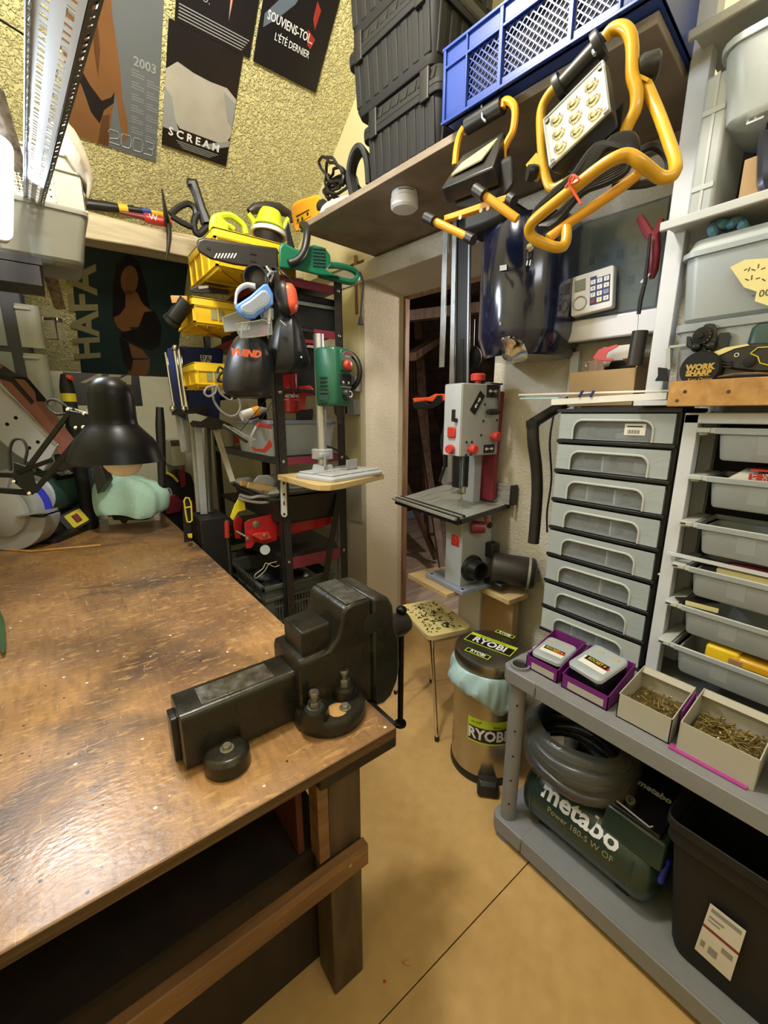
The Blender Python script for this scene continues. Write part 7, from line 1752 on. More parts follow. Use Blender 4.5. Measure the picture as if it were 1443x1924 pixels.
B().lathe([(.013, 0), (.013, .02), (.008, .02), (.008, .004)], (CX-.015, yN+.085, cpz-.004), V((-.4, 0, 1)), 16, (True, False)).build('coupling', 'bolt_steel', cp)
b = B()
for p_, q_ in (((CX-.04, yN+.115), (CX-.045, yN+.075)), ((CX-.045, yN+.075), (CX-.052, yN+.02)), ((CX-.052, yN+.02), (CX-.042, yN+.015))): b.bar((p_[0], p_[1], cpz-.003), (q_[0], q_[1], cpz-.003), .003, .003)
b.build('panel_outline', 'white', cp)
text(cp, 'metabo', (CX+.075, yN+.055, cpz+.006), -Y, (X*1+Z*.1).normalized(), .030, 'white', off=.001)
o = B().span((1.545, -.55, .087), (1.556, .69, .60)).build('shade_sheet', 'matt_black'); tag(o, 'black sheet added for the shade at the back of the lower grey shelf', 'board')  # black backing added where only shade lies behind the compressor
bk = thing('blue_coupling', 'bright blue knob at the near end of the compressor', 'knob', at(1245, 1640, x=1.19))
B().cyl(at(1240, 1650, x=1.18), at(1255, 1612, x=1.20), .011, n=12).ball(at(1240, 1650, x=1.18), .014, 10).build('knob', 'bright_blue', bk)
# --- dark tote
tt_ = thing('dark_tote', 'dark green-black plastic tote with a white label at the lower right', 'tote', (1.27, .0, .086))
B(FZ((1.255, .045, .0865))).rbox([(0, .25, .30, .04), (.02, .26, .31, .04), (.36, .31, .37, .03), (.36, .335, .39, .03), (.40, .335, .39, .03), (.405, .35, .40, .03), (.43, .35, .40, .03)], open_top=.005).build('body', 'toolbox_black', tt_, bevel=.002)
L4 = [at(x, y, x=1.11) for x, y in ((1338, 1690), (1405, 1742), (1372, 1844), (1305, 1782))]
lx = lambda p: 1.2505-(.13+.0205*(p.z-.1065)/.34*1.22)-.0
B().loft([[V((lx(p)-.006-d, p.y, p.z)) for p in L4] for d in (0, .0006)]).build('label', 'paper_white', tt_)
lm_ = lambda u, v_: L4[0]*(1-u)*(1-v_)+L4[1]*u*(1-v_)+L4[2]*u*v_+L4[3]*(1-u)*v_
def strip(u0, u1, v0, v1, m):
    B().loft([[V((lx(p)-.0068-d, p.y, p.z)) for p in (lm_(u0, v0), lm_(u1, v0), lm_(u1, v1), lm_(u0, v1))] for d in (0, .0003)]).build('label_print', m, tt_)
strip(.08, .92, .05, .12, 'print_grey'); strip(.08, .5, .2, .24, 'print_grey'); strip(.08, .42, .28, .31, 'print_grey'); strip(.0, 1, .42, .47, 'dark_red'); strip(.6, .9, .56, .66, 'print_grey'); strip(.3, .55, .72, .86, 'print_grey'); strip(.08, .2, .72, .84, 'print_grey')

# ---------------------------------------------------------------- drawer tower
DX, DY0, DY1 = 1.385, .805, .452
dt = thing('drawer_tower', 'black tower of clear-fronted drawers standing on the grey shelving', 'drawers', (1.48, .63, RZS))
zt0 = 1.505
B().span((DX+.014, DY1, RZS+.001), (DX+.018, DY0, RZS+.0015)).span((DX+.012, DY1-.006, RZS+.001), (1.585, DY1+.006, zt0)).span((DX+.012, DY0-.006, RZS+.001), (1.585, DY0+.006, zt0)).span((1.575, DY1, RZS+.001), (1.585, DY0, zt0)).span((DX-.006, DY1-.010, zt0), (1.59, DY0+.010, zt0+.012)).build('cabinet', 'black_plastic', dt, bevel=.002)
pitch = .1034
random.seed(12)
for k in range(8):
    z1 = zt0 - .004 - k*pitch; z0 = z1 - pitch + .020
    if k == 7: z0 = RZS+.012
    B().span((DX-.004, DY1-.004, z0-.014), (1.575, DY0+.004, z0-.003)).build('drawer_rail', 'black_plastic', dt, bevel=.002)
    m_ = 'clear_frost' if k < 7 else 'translucent'
    yc_, zc_ = (DY0+DY1)/2, (z0+z1)/2; w_, h_ = DY0-DY1-.006, z1-z0
    ff = frame((DX, yc_, zc_), x=-Y, y=Z)      # local x to the right in view, local z towards the room
    wx, wy = w_/2, h_/2; a0, a1 = -wx+.050, wx-.052; top = wy-.020
    # front plate around an arched window
    arch = [(a0, -wy)] + [(a0+.03-.03*math.cos(R(t)), top-.03+.03*math.sin(R(t))) for t in range(0, 91, 18)] + [(a1-.03+.03*math.sin(R(t)), top-.03+.03*math.cos(R(t))) for t in range(0, 91, 18)] + [(a1, -wy)]
    d_ = B(ff); n_ = len(arch)
    outer = [(-wx, -wy)] + [(-wx, top-.03)] + [(-wx+(a0+wx)*j/4*1.0, wy) if j else (-wx, wy) for j in range(0, 5)][:0]
    outp = []
    for (x, y) in arch:
        if y <= -wy+1e-6: outp.append((-wx if x < 0 else wx, -wy))
        else:
            i_ = len(outp); i_ = i_-1 if i_ <= 6 else 12-i_; sg = -1 if len(outp) <= 6 else 1
            if i_ <= 2: outp.append((sg*wx, y+(wy-y)*i_/2))
            else: outp.append((sg*wx + ((a0+.03+wx) if sg < 0 else (a1-.03-wx))*(i_-2)/3, wy))
    outp = [(max(-wx, min(wx, x)), y) for x, y in outp]
    for j in range(n_-1):
        qd = [arch[j], arch[j+1], outp[j+1], outp[j]]
        d_.prism(qd, .004)
    plate_ = d_.build('drawer', m_, dt, smooth=False)
    rim = B(ff); rim.tube([(x, y, .005) for x, y in arch], .0035, 6)
    ob = rim.build('window_rim', 'tub_rim' if k < 7 else 'translucent', plate_, local=False)
    ob2 = B(ff).prism([(a0, -wy), (a1, -wy), (a1, top-.02), (a1-.02, top), (a0+.02, top), (a0, top-.02)], .002, None, -.008).build('window', 'clear_plastic', plate_)
    B(ff).span((-wx, -wy, -.17), (wx, -wy+.003, -.002)).span((-wx, -wy, -.17), (-wx+.003, wy-.012, -.002)).span((wx-.003, -wy, -.17), (wx, wy-.012, -.002)).build('tray', 'clear_plastic', plate_)
    # dividers and odd contents behind the window
    xs = random.choice(([-.06, .03], [.02], [.03], [], [-.02], [], []))
    for x in xs: B(ff).span((x-.002, -wy+.003, -.12), (x+.002, top-.012, -.010)).build('divider', 'clear_frost', plate_)
    for j in range(4):
        x = a0+.02+(a1-a0-.04)*j/3.2+random.uniform(-.01, .01); hh = random.uniform(.3, .75)*(top+wy)
        mm = random.choice(('leg_wood', 'dark_metal', 'organiser_navy', 'print_petrol', 'print_slate', 'matt_black', 'black_plastic'))
        B(ff).box((x, -wy+.004+hh/2, -.05-random.uniform(0, .05)), (random.uniform(.03, .06), hh, .05)).build('contents', mm, plate_, bevel=.004)
    if k == 0:
        B(ff).span((a1-.085, -.022, -.0058), (a1-.025, .012, -.0052)).build('label', 'paper_white', plate_)
        b = B(ff)
        for j in range(9): b.span((a1-.075+j*.004, -.018, -.0052), (a1-.075+j*.004+.0015+.001*(j % 2), -.006, -.0049))
        b.span((a1-.078, .002, -.0052), (a1-.034, .006, -.0049)).build('barcode', 'print_black', plate_)
B().span((DX-.001, (DY0+DY1)/2+.02, 1.505-.004-4*pitch+.010), (DX+.002, (DY0+DY1)/2+.055, 1.505-.004-4*pitch+.015)).build('white_tag', 'white', dt)
B().cyl((DX+.02, DY1-.005, 1.02), (DX+.02, DY1-.04, 1.02), .006, n=10).build('side_bolt', 'bolt_steel', dt)
# white strips lying on top of the drawers
for j, (lab, y0, y1, px_, py0, py1, w_, m) in enumerate((('upper thin white rod lying on the drawer tower and pointing left', 0, 0, 0, (975, 742), (1258, 734), .007, 'paper_white'), ('lower thin pale green rod lying on the drawer tower', 0, 0, 0, (978, 749), (1050, 748), .007, 'bag_film'), ('wide white slotted strip lying on the drawer tower', 0, 0, 0, (1040, 756), (1256, 744), .03, 'paper_white'))):
    xx = (1.40, 1.385, 1.395)[j]
    pA, pB = at(*py0, x=xx), at(*py1, x=xx)
    zz = (1.548, 1.545, 1.532)[j]
    o = B().bar((xx, pA.y, pA.z), (xx, pB.y, pB.z), w_, .006 if j < 2 else .020, Z).build('white_strip', m, bevel=.001); tag(o, lab, 'strip')
cl2 = thing('blue_clip', 'small pair of blue-black clips on the white slotted strip', 'clip', at(1100, 740, x=1.38))
for x in (1091, 1112): B().bar(at(x-3, 746, x=1.378), at(x+4, 734, x=1.378), .010, .006, Y).build('clip', 'deep_blue', cl2, bevel=.001)
B().bar(at(1094, 743, x=1.378), at(1110, 740, x=1.378), .004, .004).build('bridge', 'deep_blue', cl2)
o = B().span((DX+.02, DY1+.02, zt0+.0125), (1.57, DY0-.06, zt0+.022)).build('packing_board', 'dark_metal'); tag(o, 'dark flat board lying under the strips on the drawer tower', 'board')

# ---------------------------------------------------------------- white upright rack with tubs
wr_ = thing('white_rack', 'white upright rack with grey pull-out tubs at the right frame edge', 'rack', (1.5, .1, RZS))
PX = 1.385
def post(y, z0, z1, x=PX, w_=.034):
    B().span((x, y-w_, z0), (x+.04, y, z1)).build('post', 'white_post', wr_, bevel=.002)
post(.436, RZS+.001, 1.50)
B().span((PX, -.40, 1.475), (PX+.04, .436, 1.503)).build('top_bar', 'white_post', wr_, bevel=.002)
B().span((PX+.16, .40, RZS+.001), (PX+.20, .436, 1.50)).build('post', 'white_post', wr_, bevel=.002)
B().span((PX+.01, -.40, RZS+.001), (PX+.045, -.365, 1.475)).build('post', 'white_post', wr_, bevel=.002)
B().span((PX+.19, -.40, RZS+.001), (PX+.195, .41, 1.47)).build('back_panel', 'matt_black', wr_)
tubrow = [(804, 880), (892, 958), (980, 1050), (1062, 1118), (1136, 1190), (1212, 1270)]
tubname = ['uppermost grey tub in the white rack, empty at the rim', 'second grey tub from the top holding a white and red packet', 'third grey tub from the top with slotted rim ears', 'fourth grey tub from the top with a red handle inside', 'fifth grey tub from the top with a dark strip inside', 'lowest grey tub in the white rack with a yellow tool inside']
tubs = []
for k, (pt_, pb__) in enumerate(tubrow):
    xf = 1.372 - (.0 if k < 2 else .006*k)
    zt_ = at(1300-6*k, pt_, x=xf).z; 
    yl = .381
    hgt = .083
    t = thing('grey_tub', tubname[k], 'tub', (xf+.09, .19, zt_-hgt), 0, 'grey tubs in the white rack')
    fr = FZ((xf+.092, yl-.022-.19, zt_-hgt))
    B(fr).rbox([(0, .150, .345, .014), (.006, .158, .352, .016), (hgt-.014, .172, .366, .018), (hgt-.014, .184, .392, .012), (hgt, .184, .392, .012)], open_top=.003).build('body', 'tub_plastic', t, bevel=.001)
    B(fr).bar((-.0765, .08, .006), (-.0850, .08, hgt-.018), .04, .004, X).build('front_step', 'tub_plastic', t, bevel=.0015)
    B().span((xf+.0, yl-.012, zt_-.012), (xf+.16, yl+.0195, zt_+.001)).build('rim_ear', 'tub_rim', t, bevel=.002)
    B().span((xf+.001, yl-.395, zt_-.013), (xf+.006, yl-.012, zt_+.0015)).build('front_rim', 'tub_rim', t, bevel=.002)
    if k >= 2: B().span((xf-.0006, yl+.004, zt_-.008), (xf+.001, yl+.016, zt_-.004)).build('ear_slot', 'matt_black', t)
    B().bar((xf+.02, yl+.009, zt_-.016), (xf+.18, yl+.009, zt_-.016), .02, .006).build('slide_rail', 'tub_rim', t)
    tubs.append((xf, zt_))
B().bar((1.37, .42, at(1270, 1042, x=1.37).z), (1.37, -.3, at(1270, 1042, x=1.37).z), .012, .008).build('cross_bar', 'white_post', wr_)
xf, zt_ = tubs[1]
pk = thing('red_white_packet', 'white and red printed packet lying in the second tub', 'packet', (xf+.06, .2, zt_))
yA = at(1360, 890, x=xf+.02).y
B().loft([[V((xf+.012, yy_, z)) for yy_, z in ((yA, zt_-.01), (yA-.03, zt_+.014), (.12, zt_+.020), (.05, zt_+.016), (.05, zt_-.01))], [V((xf+.10, yy_, z)) for yy_, z in ((yA, zt_-.01), (yA-.03, zt_+.022), (.12, zt_+.026), (.05, zt_+.024), (.05, zt_-.01))]]).build('pack', 'paper_white', pk)
yB2 = at(1408, 890, x=xf+.01).y
B().span((xf+.0105, .05, zt_+.001), (xf+.0115, yB2, zt_+.0165)).span((xf+.0115, .05, zt_+.0235), (xf+.09, yB2, zt_+.0275)).build('red_print', 'red_plastic', pk)
for j, s_ in enumerate(('RT', 'OG')): text(pk, s_, (xf+.0095, yB2-.012-j*.020, zt_+.009), Z, Y, .013, 'white')
xf, zt_ = tubs[3]
o = B().tube([(xf+.03, .34, zt_+.012), (xf+.045, .285, zt_+.012), (xf+.05, .28, zt_+.012)], [.008, .010, .012], 10).build('black_ferrule', 'black_plastic'); tag(o, 'black ferrule end in the fourth tub', 'ferrule')
o = B().tube([(xf+.05, .28, zt_+.014), (xf+.07, .12, zt_+.012), (xf+.08, .02, zt_+.010)], [.013, .016, .015], 12).build('red_handle_bar', 'dark_red'); tag(o, 'dark red tool handle lying in the fourth tub', 'tool')
o = B().bar((xf+.025, .30, zt_+.003), (xf+.025, .0, zt_+.004), .012, .014).build('yellow_rule', 'led_yellow'); tag(o, 'pale yellow rule lying along the rim of the fourth tub', 'rule')
xf, zt_ = tubs[4]
o = B().bar((xf+.02, .375, zt_+.006), (xf+.09, .30, zt_+.010), .03, .004).build('scraper', 'dark_metal'); tag(o, 'dark flat blade sticking out of the fifth tub', 'blade')
o = B().bar((xf+.02, .355, zt_+.004), (xf+.03, .28, zt_+.004), .006, .012).build('yellow_strip', 'led_yellow'); tag(o, 'thin yellow strip in the fifth tub', 'strip')
xf, zt_ = tubs[5]
yt_ = thing('yellow_tool', 'yellow plastic hand tool lying in the lowest tub', 'tool', (xf+.06, .2, zt_))
B().span((xf+.02, .215, zt_-.03), (xf+.07, .29, zt_+.028)).build('body', 'crate_yellow', yt_, bevel=.008)
B().bar((xf+.04, .22, zt_+.006), (xf+.05, .05, zt_+.002), .05, .03).build('grip', 'tool_yellow', yt_, bevel=.008)
B().span((xf+.015, .205, zt_-.02), (xf+.021, .235, zt_+.012)).build('dark_window', 'frame_wood', yt_, bevel=.002)
# wood plank in front of the upper rack
plk = thing('pine_plank', 'pine plank edge with screw holes above the white rack', 'plank', (1.335, 0, 1.535))
za, zb_ = at(1255, 764, x=1.325).z, at(1255, 717, x=1.325).z
yl = at(1255, 740, x=1.325).y
B().span((1.325, -.5, za), (1.35, yl, zb_)).build('plank', 'pine', plk, bevel=.0025)
for x, y in ((1287, 736), (1369, 736), (1272, 753)):
    B().lathe([(.0045, 0), (.0045, .0006)], at(x, y, x=1.3248), -X, 12).build('screw_hole', 'leg_wood', plk)
us = thing('upper_shelf', 'white board behind the pine plank carrying the sharpener and boxes', 'shelf', (1.45, .1, 1.51))
B().span((1.351, -.5, za+.004), (1.60, .56, za+.018)).build('board', 'white_post', us, bevel=.001)
# upper white posts and shelves
up = thing('upper_rack', 'tall white rack uprights with pale shelf edges at the upper right', 'rack', (1.5, .2, za+.02))
pA_, pB_ = at(1222, 705, x=1.40), at(1335, 20, x=1.40)
for (px0, px1) in ((1206, 1240),):
    y0 = at(1206, 718, x=1.40).y; y1 = at(1238, 718, x=1.40).y
    B().span((1.40, y1-.012, za+.019), (1.44, y0-.012, 2.75)).build('upright', 'white_post', up, bevel=.002)
B().span((1.42, -.45, za+.019), (1.45, -.41, 2.72)).build('upright', 'white_post', up, bevel=.002)
def ushelf(pl_, x0, th=.022, name='shelf_edge'):
    z = at(pl_[0], pl_[1], x=x0).z; y = at(pl_[0], pl_[1], x=x0).y
    B().span((x0, -.5, z-th), (x0+.012, y, z)).build(name, 'tub_rim', up, bevel=.003)
    B().span((x0+.012, -.5, z-.012), (1.60, y-.01, z-.004)).build('shelf_board', 'tub_rim', up)
    return z
zs1 = ushelf((1240, 418), 1.33); zs2 = ushelf((1293, 58), 1.33)
B().span((1.595, -.5, za+.02), (1.60, .50, SB-.002)).build('rear_panel', 'dark_wood', up)
# boxes between plank and first shelf
b1 = thing('clear_box', 'lidded translucent box with a handwritten yellow paper below the shelf edge', 'box', (1.47, .2, 1.7))
xb = 1.372
zt_, zb1 = at(1268, 484, x=xb).z, at(1262, 612, x=xb).z; yl = at(1266, 550, x=xb).y-.012
B(FZ((xb+.10, yl-.21, zb1))).rbox([(0, .17, .38, .03), (.01, .19, .40, .035), (zt_-zb1-.012, .205, .42, .035), (zt_-zb1-.012, .22, .436, .035), (zt_-zb1, .22, .436, .035)], open_top=.003).build('body', 'clear_frost', b1)
B(FZ((xb+.10, yl-.21, zb1))).rbox([(zt_-zb1+.001, .21, .42, .03), (zt_-zb1+.028, .19, .40, .03)], open_top=.002).build('lid', 'translucent', b1)
pp_ = [at(x, y, x=xb-.012) for x, y in ((1372, 502), (1400, 488), (1460, 484), (1460, 580), (1418, 566), (1422, 548), (1398, 540))]
B().loft([[p - X*d for p in pp_] for d in (0, .0008)]).build('yellow_paper', 'led_yellow', b1)
text(b1, '- 00', at(1430, 552, x=xb-.0135), -Y, Z, .022, 'leg_wood')
b = B()
for j, (x, y, dx, dy) in enumerate(((1398, 508, 6, -3), (1406, 510, 3, -8), (1412, 506, 7, 2), (1424, 504, 2, -8), (1430, 506, 8, -3), (1400, 524, 7, 3), (1412, 526, 1, -9), (1420, 524, 8, -2), (1432, 524, 6, 4))): b.bar(at(x, y, x=xb-.0132), at(x+dx, y+dy, x=xb-.0132), .0022, .0006, X)
b.build('handwriting', 'leg_wood', b1, kind='stuff')
o = B().ball(at(1365, 560, x=xb+.08), .045, 12, sc=(.8, 1, 1.1)).build('red_pouch', 'red_plastic'); tag(o, 'red pouch seen through the wall of the translucent box', 'pouch')
o = B().ball(at(1420, 575, x=xb+.08), .038, 12).build('blue_pouch', 'deep_blue'); tag(o, 'blue pouch seen through the wall of the translucent box', 'pouch')
o = B().span((xb+.03, yl-.10, zb1+.008), (xb+.09, yl-.03, zb1+.10)).build('sand_packet', 'card_brown', bevel=.004); tag(o, 'sandy packet at the left end of the translucent box', 'packet')
b2 = thing('clear_box', 'lower translucent grey box standing on the white board behind the sharpener', 'box', (1.47, .2, 1.56))
zt2, zb2 = zb1-.002, za+.020; yl2 = at(1252, 670, x=xb).y-.012
B(FZ((xb+.105, yl2-.215, zb2))).rbox([(0, .18, .40, .02), (zt2-zb2-.02, .20, .42, .02), (zt2-zb2-.02, .212, .436, .02), (zt2-zb2, .212, .436, .02)]).build('body', 'tub_plastic', b2, bevel=.002)
B().bar(at(1256, 655, x=xb-.006), at(1256, 695, x=xb-.006), .010, .008, X).bar(at(1258, 652, x=xb-.006), at(1290, 648, x=xb-.006), .006, .006).build('moulding', 'tub_rim', b2)
# teal fabric ring
sr = thing('fabric_ring', 'crumpled teal denim ring lying on the lid of the translucent box', 'scrunchie', at(1370, 432, x=1.40))
c_ = [(1338, 428), (1345, 418), (1358, 420), (1366, 426), (1378, 418), (1392, 416), (1396, 426), (1404, 438), (1390, 444), (1376, 444), (1362, 448), (1346, 446), (1340, 438)]
B().tube(smoothpath([at(x, y, x=1.385+.03*(i % 2)) for i, (x, y) in enumerate(c_)] + [at(*c_[0], x=1.385)], 4), .011, 8).build('ring', 'denim_blue', sr)
# sharpener, tape-like disc, knife
ks = thing('knife_sharpener', 'black belt knife sharpener with gold lettering behind the pine plank', 'sharpener', at(1330, 680, x=1.36))
xk = 1.36
q = lambda px, py, d=0: at(px, py, x=xk+d)
dc = q(1318, 694); rd = (q(1356, 700)-q(1280, 700)).length/2
B().lathe([(rd, -.018), (rd, .014), (rd*.94, .020)], dc, -X, 36).build('round_housing', 'matt_black', ks)
text(ks, 'WORK', q(1315, 690, -.0215), -Y, Z, .0195, 'gold_print', off=.0012); text(ks, 'SHARP', q(1312, 701, -.0215), -Y, Z, .0185, 'gold_print', off=.0012)
B().bar(q(1289, 707, -.0212), q(1334, 706, -.0212), .0015, .001).build('print_line', 'gold_print', ks)
text(ks, 'Ken Onion', q(1314, 713, -.0215), -Y, Z, .012, 'gold_print', shear=.2)
bd = [(1338, 672), (1360, 655), (1385, 650), (1410, 645), (1460, 644), (1460, 700), (1420, 700), (1380, 695), (1360, 690)]
B().loft([[q(x, y, .0) for x, y in bd], [q(x, y, .04) for x, y in bd]]).build('motor_body', 'dark_metal', ks, bevel=.006)
B().loft([[q(x, y, d) for x, y in ((1335, 664), (1362, 653), (1405, 646), (1408, 649), (1380, 655), (1350, 668))] for d in (-.003, .01)]).build('light_edge', 'led_yellow', ks)
for p_, q_ in (((1410, 664), (1424, 653)), ((1424, 653), (1460, 651)), ((1410, 664), (1424, 670)), ((1424, 670), (1428, 682)), ((1428, 682), (1460, 690))): B().bar(q(*p_, -.002), q(*q_, -.002), .0022, .002, X).build('yellow_line', 'label_yellow', ks)
B().tube(arc(q(1384, 667, -.002), .0042, 0, 360, 12, Y, Z), .0012, 6).build('ring_button', 'white', ks)
B().lathe([(.012, 0), (.012, .006), (.006, .008)], q(1408, 680, .0), -X, 18).build('round_button', 'matt_black', ks)
for j in range(3): B().bar(q(1356, 676+j*6, -.004), q(1374, 680+j*5, -.004), .004, .006, X).build('grip_rib', 'rubber', ks)
B().bar(q(1308, 668, -.01), q(1328, 665, -.01), .004, .004).tube(arc(q(1330, 664, -.01), .006, 0, 360, 10, Y, Z), .0018, 6).build('lanyard_ring', 'bolt_steel', ks)
gd = thing('angle_guide', 'black angle guide with a dotted round dial above the sharpener', 'guide', at(1330, 640, x=1.372))
q = lambda px, py, d=0: at(px, py, x=1.372+d)
B().loft([[q(x, y, d) for x, y in ((1298, 656), (1290, 650), (1290, 632), (1298, 632), (1302, 650), (1345, 650), (1352, 626), (1370, 624), (1374, 632), (1368, 655), (1345, 662), (1312, 664))] for d in (-.008, .010)]).build('cradle', 'black_plastic', gd, bevel=.002)
B().loft([[q(x, y, d) for x, y in ((1318, 652), (1318, 618), (1326, 608), (1342, 608), (1348, 618), (1346, 650))] for d in (-.014, .014)]).build('guide_block', 'black_plastic', gd, bevel=.004)
B().lathe([(.020, 0), (.021, .006), (.008, .010), (.006, .018)], q(1320, 631, -.014), -X, 20).build('dial', 'matt_black', gd)
b = B()
for j in range(11):
    a = R(-30+j*28); b.bar(q(1320, 631, -.0205) + V((0, .011*math.cos(a), .011*math.sin(a))), q(1320, 631, -.0205) + V((0, .018*math.cos(a), .018*math.sin(a))), .0012, .001, X)
b.build('dial_marks', 'cream_crate', gd, kind='stuff')
for p_ in ((1308, 652), (1335, 650)): B().ball(q(*p_, -.012), .0125, 12).build('knob', 'black_plastic', gd)
ab = thing('abrasive_belts', 'brown and black sanding belt loops lying behind the pine plank', 'sanding belt', at(1390, 708, x=1.352))
for j, (ry, rz_) in enumerate(((.080, .022), (.072, .016), (.05, .010))):
    B().tube([V((1.353+.004*j, at(1395, 716, x=1.353).y+ry*math.cos(R(t)), at(1395, 716, x=1.353).z-.004+rz_*math.sin(R(t)))) for t in range(0, 181, 12)], .0024, 6).build('belt', ('frame_wood', 'dark_metal', 'matt_black')[j], ab)
o = B().loft([[at(x, y, x=d) for x, y in ((1236, 690), (1254, 692), (1256, 716), (1230, 716), (1236, 706))] for d in (1.355, 1.385)]).build('black_wedge', 'matt_black', bevel=.002); tag(o, 'small black wedge standing at the left end of the white board', 'foot')
o = B().rbox([(0, .06, .09, .02), (.05, .055, .085, .02), (.07, .04, .06, .02)]).build('green_bottle', 'motor_green'); o.location = at(1446, 655, x=1.40); tag(o, 'green bottle at the right frame edge above the sharpener', 'bottle')
# between the shelves
og = thing('clear_organiser', 'upright clear divider box standing left on the upper white shelf', 'organiser', at(1310, 400, x=1.36))
xg = 1.36
zt_, zb_ = at(1322, 150, x=xg).z, zs1+.001; ya, yb = at(1290, 400, x=xg).y, at(1336, 400, x=xg).y
B().span((xg, yb, zb_), (xg+.17, ya, zt_)).build('case', 'translucent', og, bevel=.008)
for k in (.18, .72): B().span((xg-.003, yb+.004, zb_+(zt_-zb_)*k), (xg+.0, ya-.004, zb_+(zt_-zb_)*k+.012)).build('clasp', 'tub_rim', og, bevel=.001)
B().span((xg-.002, (ya+yb)/2-.003, zb_), (xg, (ya+yb)/2+.003, zt_)).build('seam', 'tub_rim', og)
ub = thing('translucent_tub', 'big translucent tub with a printed pack inside under the top shelf', 'tub', at(1400, 200, x=1.33))
xu = 1.325; zt_, zb_ = at(1336, 98, x=xu).z, at(1345, 240, x=xu).z; yl = at(1340, 170, x=xu).y
B(FZ((xu+.12, yl-.22, zb_))).rbox([(0, .20, .36, .04), (.012, .22, .40, .05), (zt_-zb_-.015, .25, .43, .05), (zt_-zb_-.015, .265, .445, .05), (zt_-zb_, .265, .445, .05)], open_top=.004).build('body', 'translucent', ub)
o = B().span((xu+.03, yl-.13, zb_+.012), (xu+.12, yl-.05, zt_-.05)).build('paint_pack', 'bag_film', bevel=.004); tag(o, 'pale pack with vertical lettering inside the translucent tub', 'pack')
text(None, 'PaintPart', (xu+.028, yl-.085, (zb_+zt_)/2-.01), Z, Y, .045, 'white', name='pack_lettering'); 
lt_ = bpy.data.objects['pack_lettering']; lt_.parent = o; MW[lt_] = MW[o]
o = B().span((xu+.03, yl-.40, zb_+.012), (xu+.12, yl-.14, zt_-.06)).build('brown_pack', 'card_brown', bevel=.004); tag(o, 'brown pack on the right inside the translucent tub', 'pack')
tsp = thing('tub_support', 'dark storage box carrying the translucent tub on the upper white shelf', 'box', (1.47, .0, zs1))
B().span((1.39, yl-.44, zs1+.001), (1.59, yl-.095, zb_-.001)).build('box', 'matt_black', tsp, bevel=.003)
o = B().span((1.355, at(1443, 330, x=1.355).y-.05, zs1+.001), (1.388, at(1394, 330, x=1.355).y, at(1400, 300, x=1.355).z)).build('beige_carton', 'card_brown', bevel=.002); tag(o, 'beige carton standing in front of the dark box on the upper shelf', 'carton')
o = B().tube(smoothpath([at(1438, 250, x=1.35), at(1436, 300, x=1.35), at(1436, 340, x=1.35), at(1444, 365, x=1.35)], 4), .014, 8).build('navy_hose', 'navy_gloss'); tag(o, 'dark navy tube at the right edge before the beige carton', 'tube')
# organiser at the far left
yo = 3.185
orr = thing('drawer_organiser', 'dark blue stacked organiser with clear drawers at the far left', 'organiser', (-.2, yo+.1, HB))
q = lambda px, py, d=0: at(px, py, y=yo+d)
xl, xr = -.97, q(70, 700).x; zt_ = q(40, 545).z
B().span((xl, yo+.006, HB+.001), (xr, yo+.10, zt_)).build('cabinet', 'organiser_navy', orr, bevel=.02)
zr = [q(30, y).z for y in (562, 655, 765, 900)]
for k in range(3):
    z1, z0 = zr[k]-.02, zr[k+1]+.01
    B().span((xl+.05, yo-.004, z0), (q(38+4*k, 700).x-.03, yo+.006, z1)).build('drawer_front', 'clear_frost', orr, bevel=.006)
    xa = q(50+10*k, 600).x
    B().rbox([(z0, .12, .09, .03), (z1, .12, .09, .03)], (xr+.0, yo+.045)).build('side_bin', 'translucent', orr, bevel=.002)
    B().span((xr-.05, yo-.012, z1-.03), (xr+.02, yo-.002, z1-.015)).build('side_bin_clip', 'tub_rim', orr, bevel=.002)
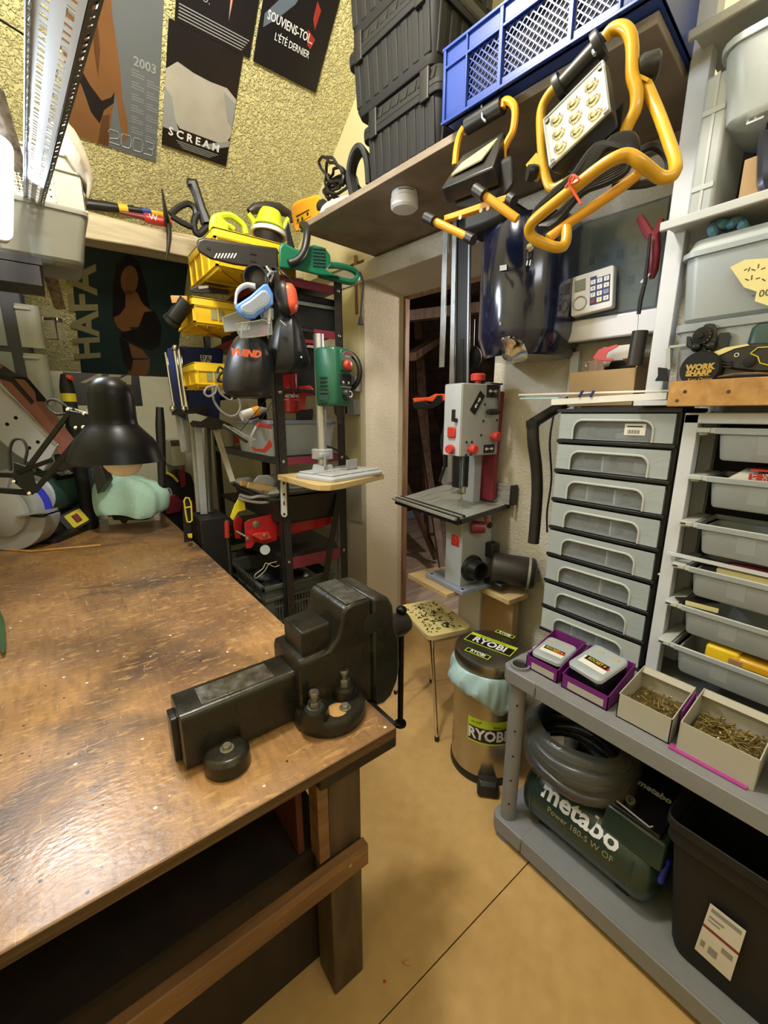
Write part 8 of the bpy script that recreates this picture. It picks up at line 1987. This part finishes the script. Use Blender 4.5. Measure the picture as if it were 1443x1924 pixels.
spb = thing('spray_bottle', 'black bottle with a yellow band and red nozzle beside the organiser', 'bottle', q(130, 740, -.1))
c_ = at(132, 765, y=3.05)
B().lathe([(.034, HB+.001-c_.z), (.036, HB+.01-c_.z), (.036, .10), (.028, .15), (.02, .18)], c_, Z, 20).build('body', 'matt_black', spb)
B().lathe([(.0365, .03), (.0365, .075)], c_, Z, 20).build('band', 'label_yellow', spb)
B().cyl(c_+V((.01, -.03, .165)), c_+V((.03, -.05, .155)), .012, n=10).build('nozzle', 'orange_red', spb)
ob_ = thing('orange_bottle', 'orange bottle with a white label behind the lamp arm', 'bottle', at(150, 820, y=3.0))
c_ = at(147, 846, y=3.13); B().lathe([(.035, 0), (.045, .01), (.045, .14), (.02, .20)], c_, Z, 18).build('body', 'orange_red', ob_); B().span((c_.x-.02, c_.y-.048, c_.z+.02), (c_.x+.025, c_.y-.0455, c_.z+.06)).build('label', 'white', ob_)

gb2 = thing('grey_case', 'grey lidded case behind the bench grinder under the orange bottle', 'case', (c_.x, 3.13, HB))
B().span((c_.x-.06, 3.10, HB+.001), (c_.x+.045, 3.16, c_.z-.03)).build('body', 'organiser_navy', gb2, bevel=.01)
B().span((c_.x-.065, 3.095, c_.z-.0295), (c_.x+.05, 3.165, c_.z-.001)).build('lid', 'pale_grey_plastic', gb2, bevel=.008)

o = B().loft([[at(x, y, z=zz) for x, y in ((756, 1806), (768, 1800), (776, 1806), (770, 1814), (760, 1812))] for zz in (.0008, .005)]).build('wood_chip', 'pine'); tag(o, 'small pale wood chip lying on the floor near the lower frame edge', 'chip')
o = B().loft([[at(x, y, z=zz) for x, y in ((719, 1843), (723, 1840), (726, 1844), (722, 1848))] for zz in (.0006, .003)]).build('red_crumb', 'red_plastic'); tag(o, 'tiny red crumb lying on the floor beside the bench leg', 'crumb')
o = B().bar(at(668, 480, o=.012), at(671, 590, o=.012), .022, .012, WN).build('brown_strip', 'frame_wood', bevel=.002); tag(o, 'thin brown wooden strip fixed upright on the wall behind the rack', 'strip')
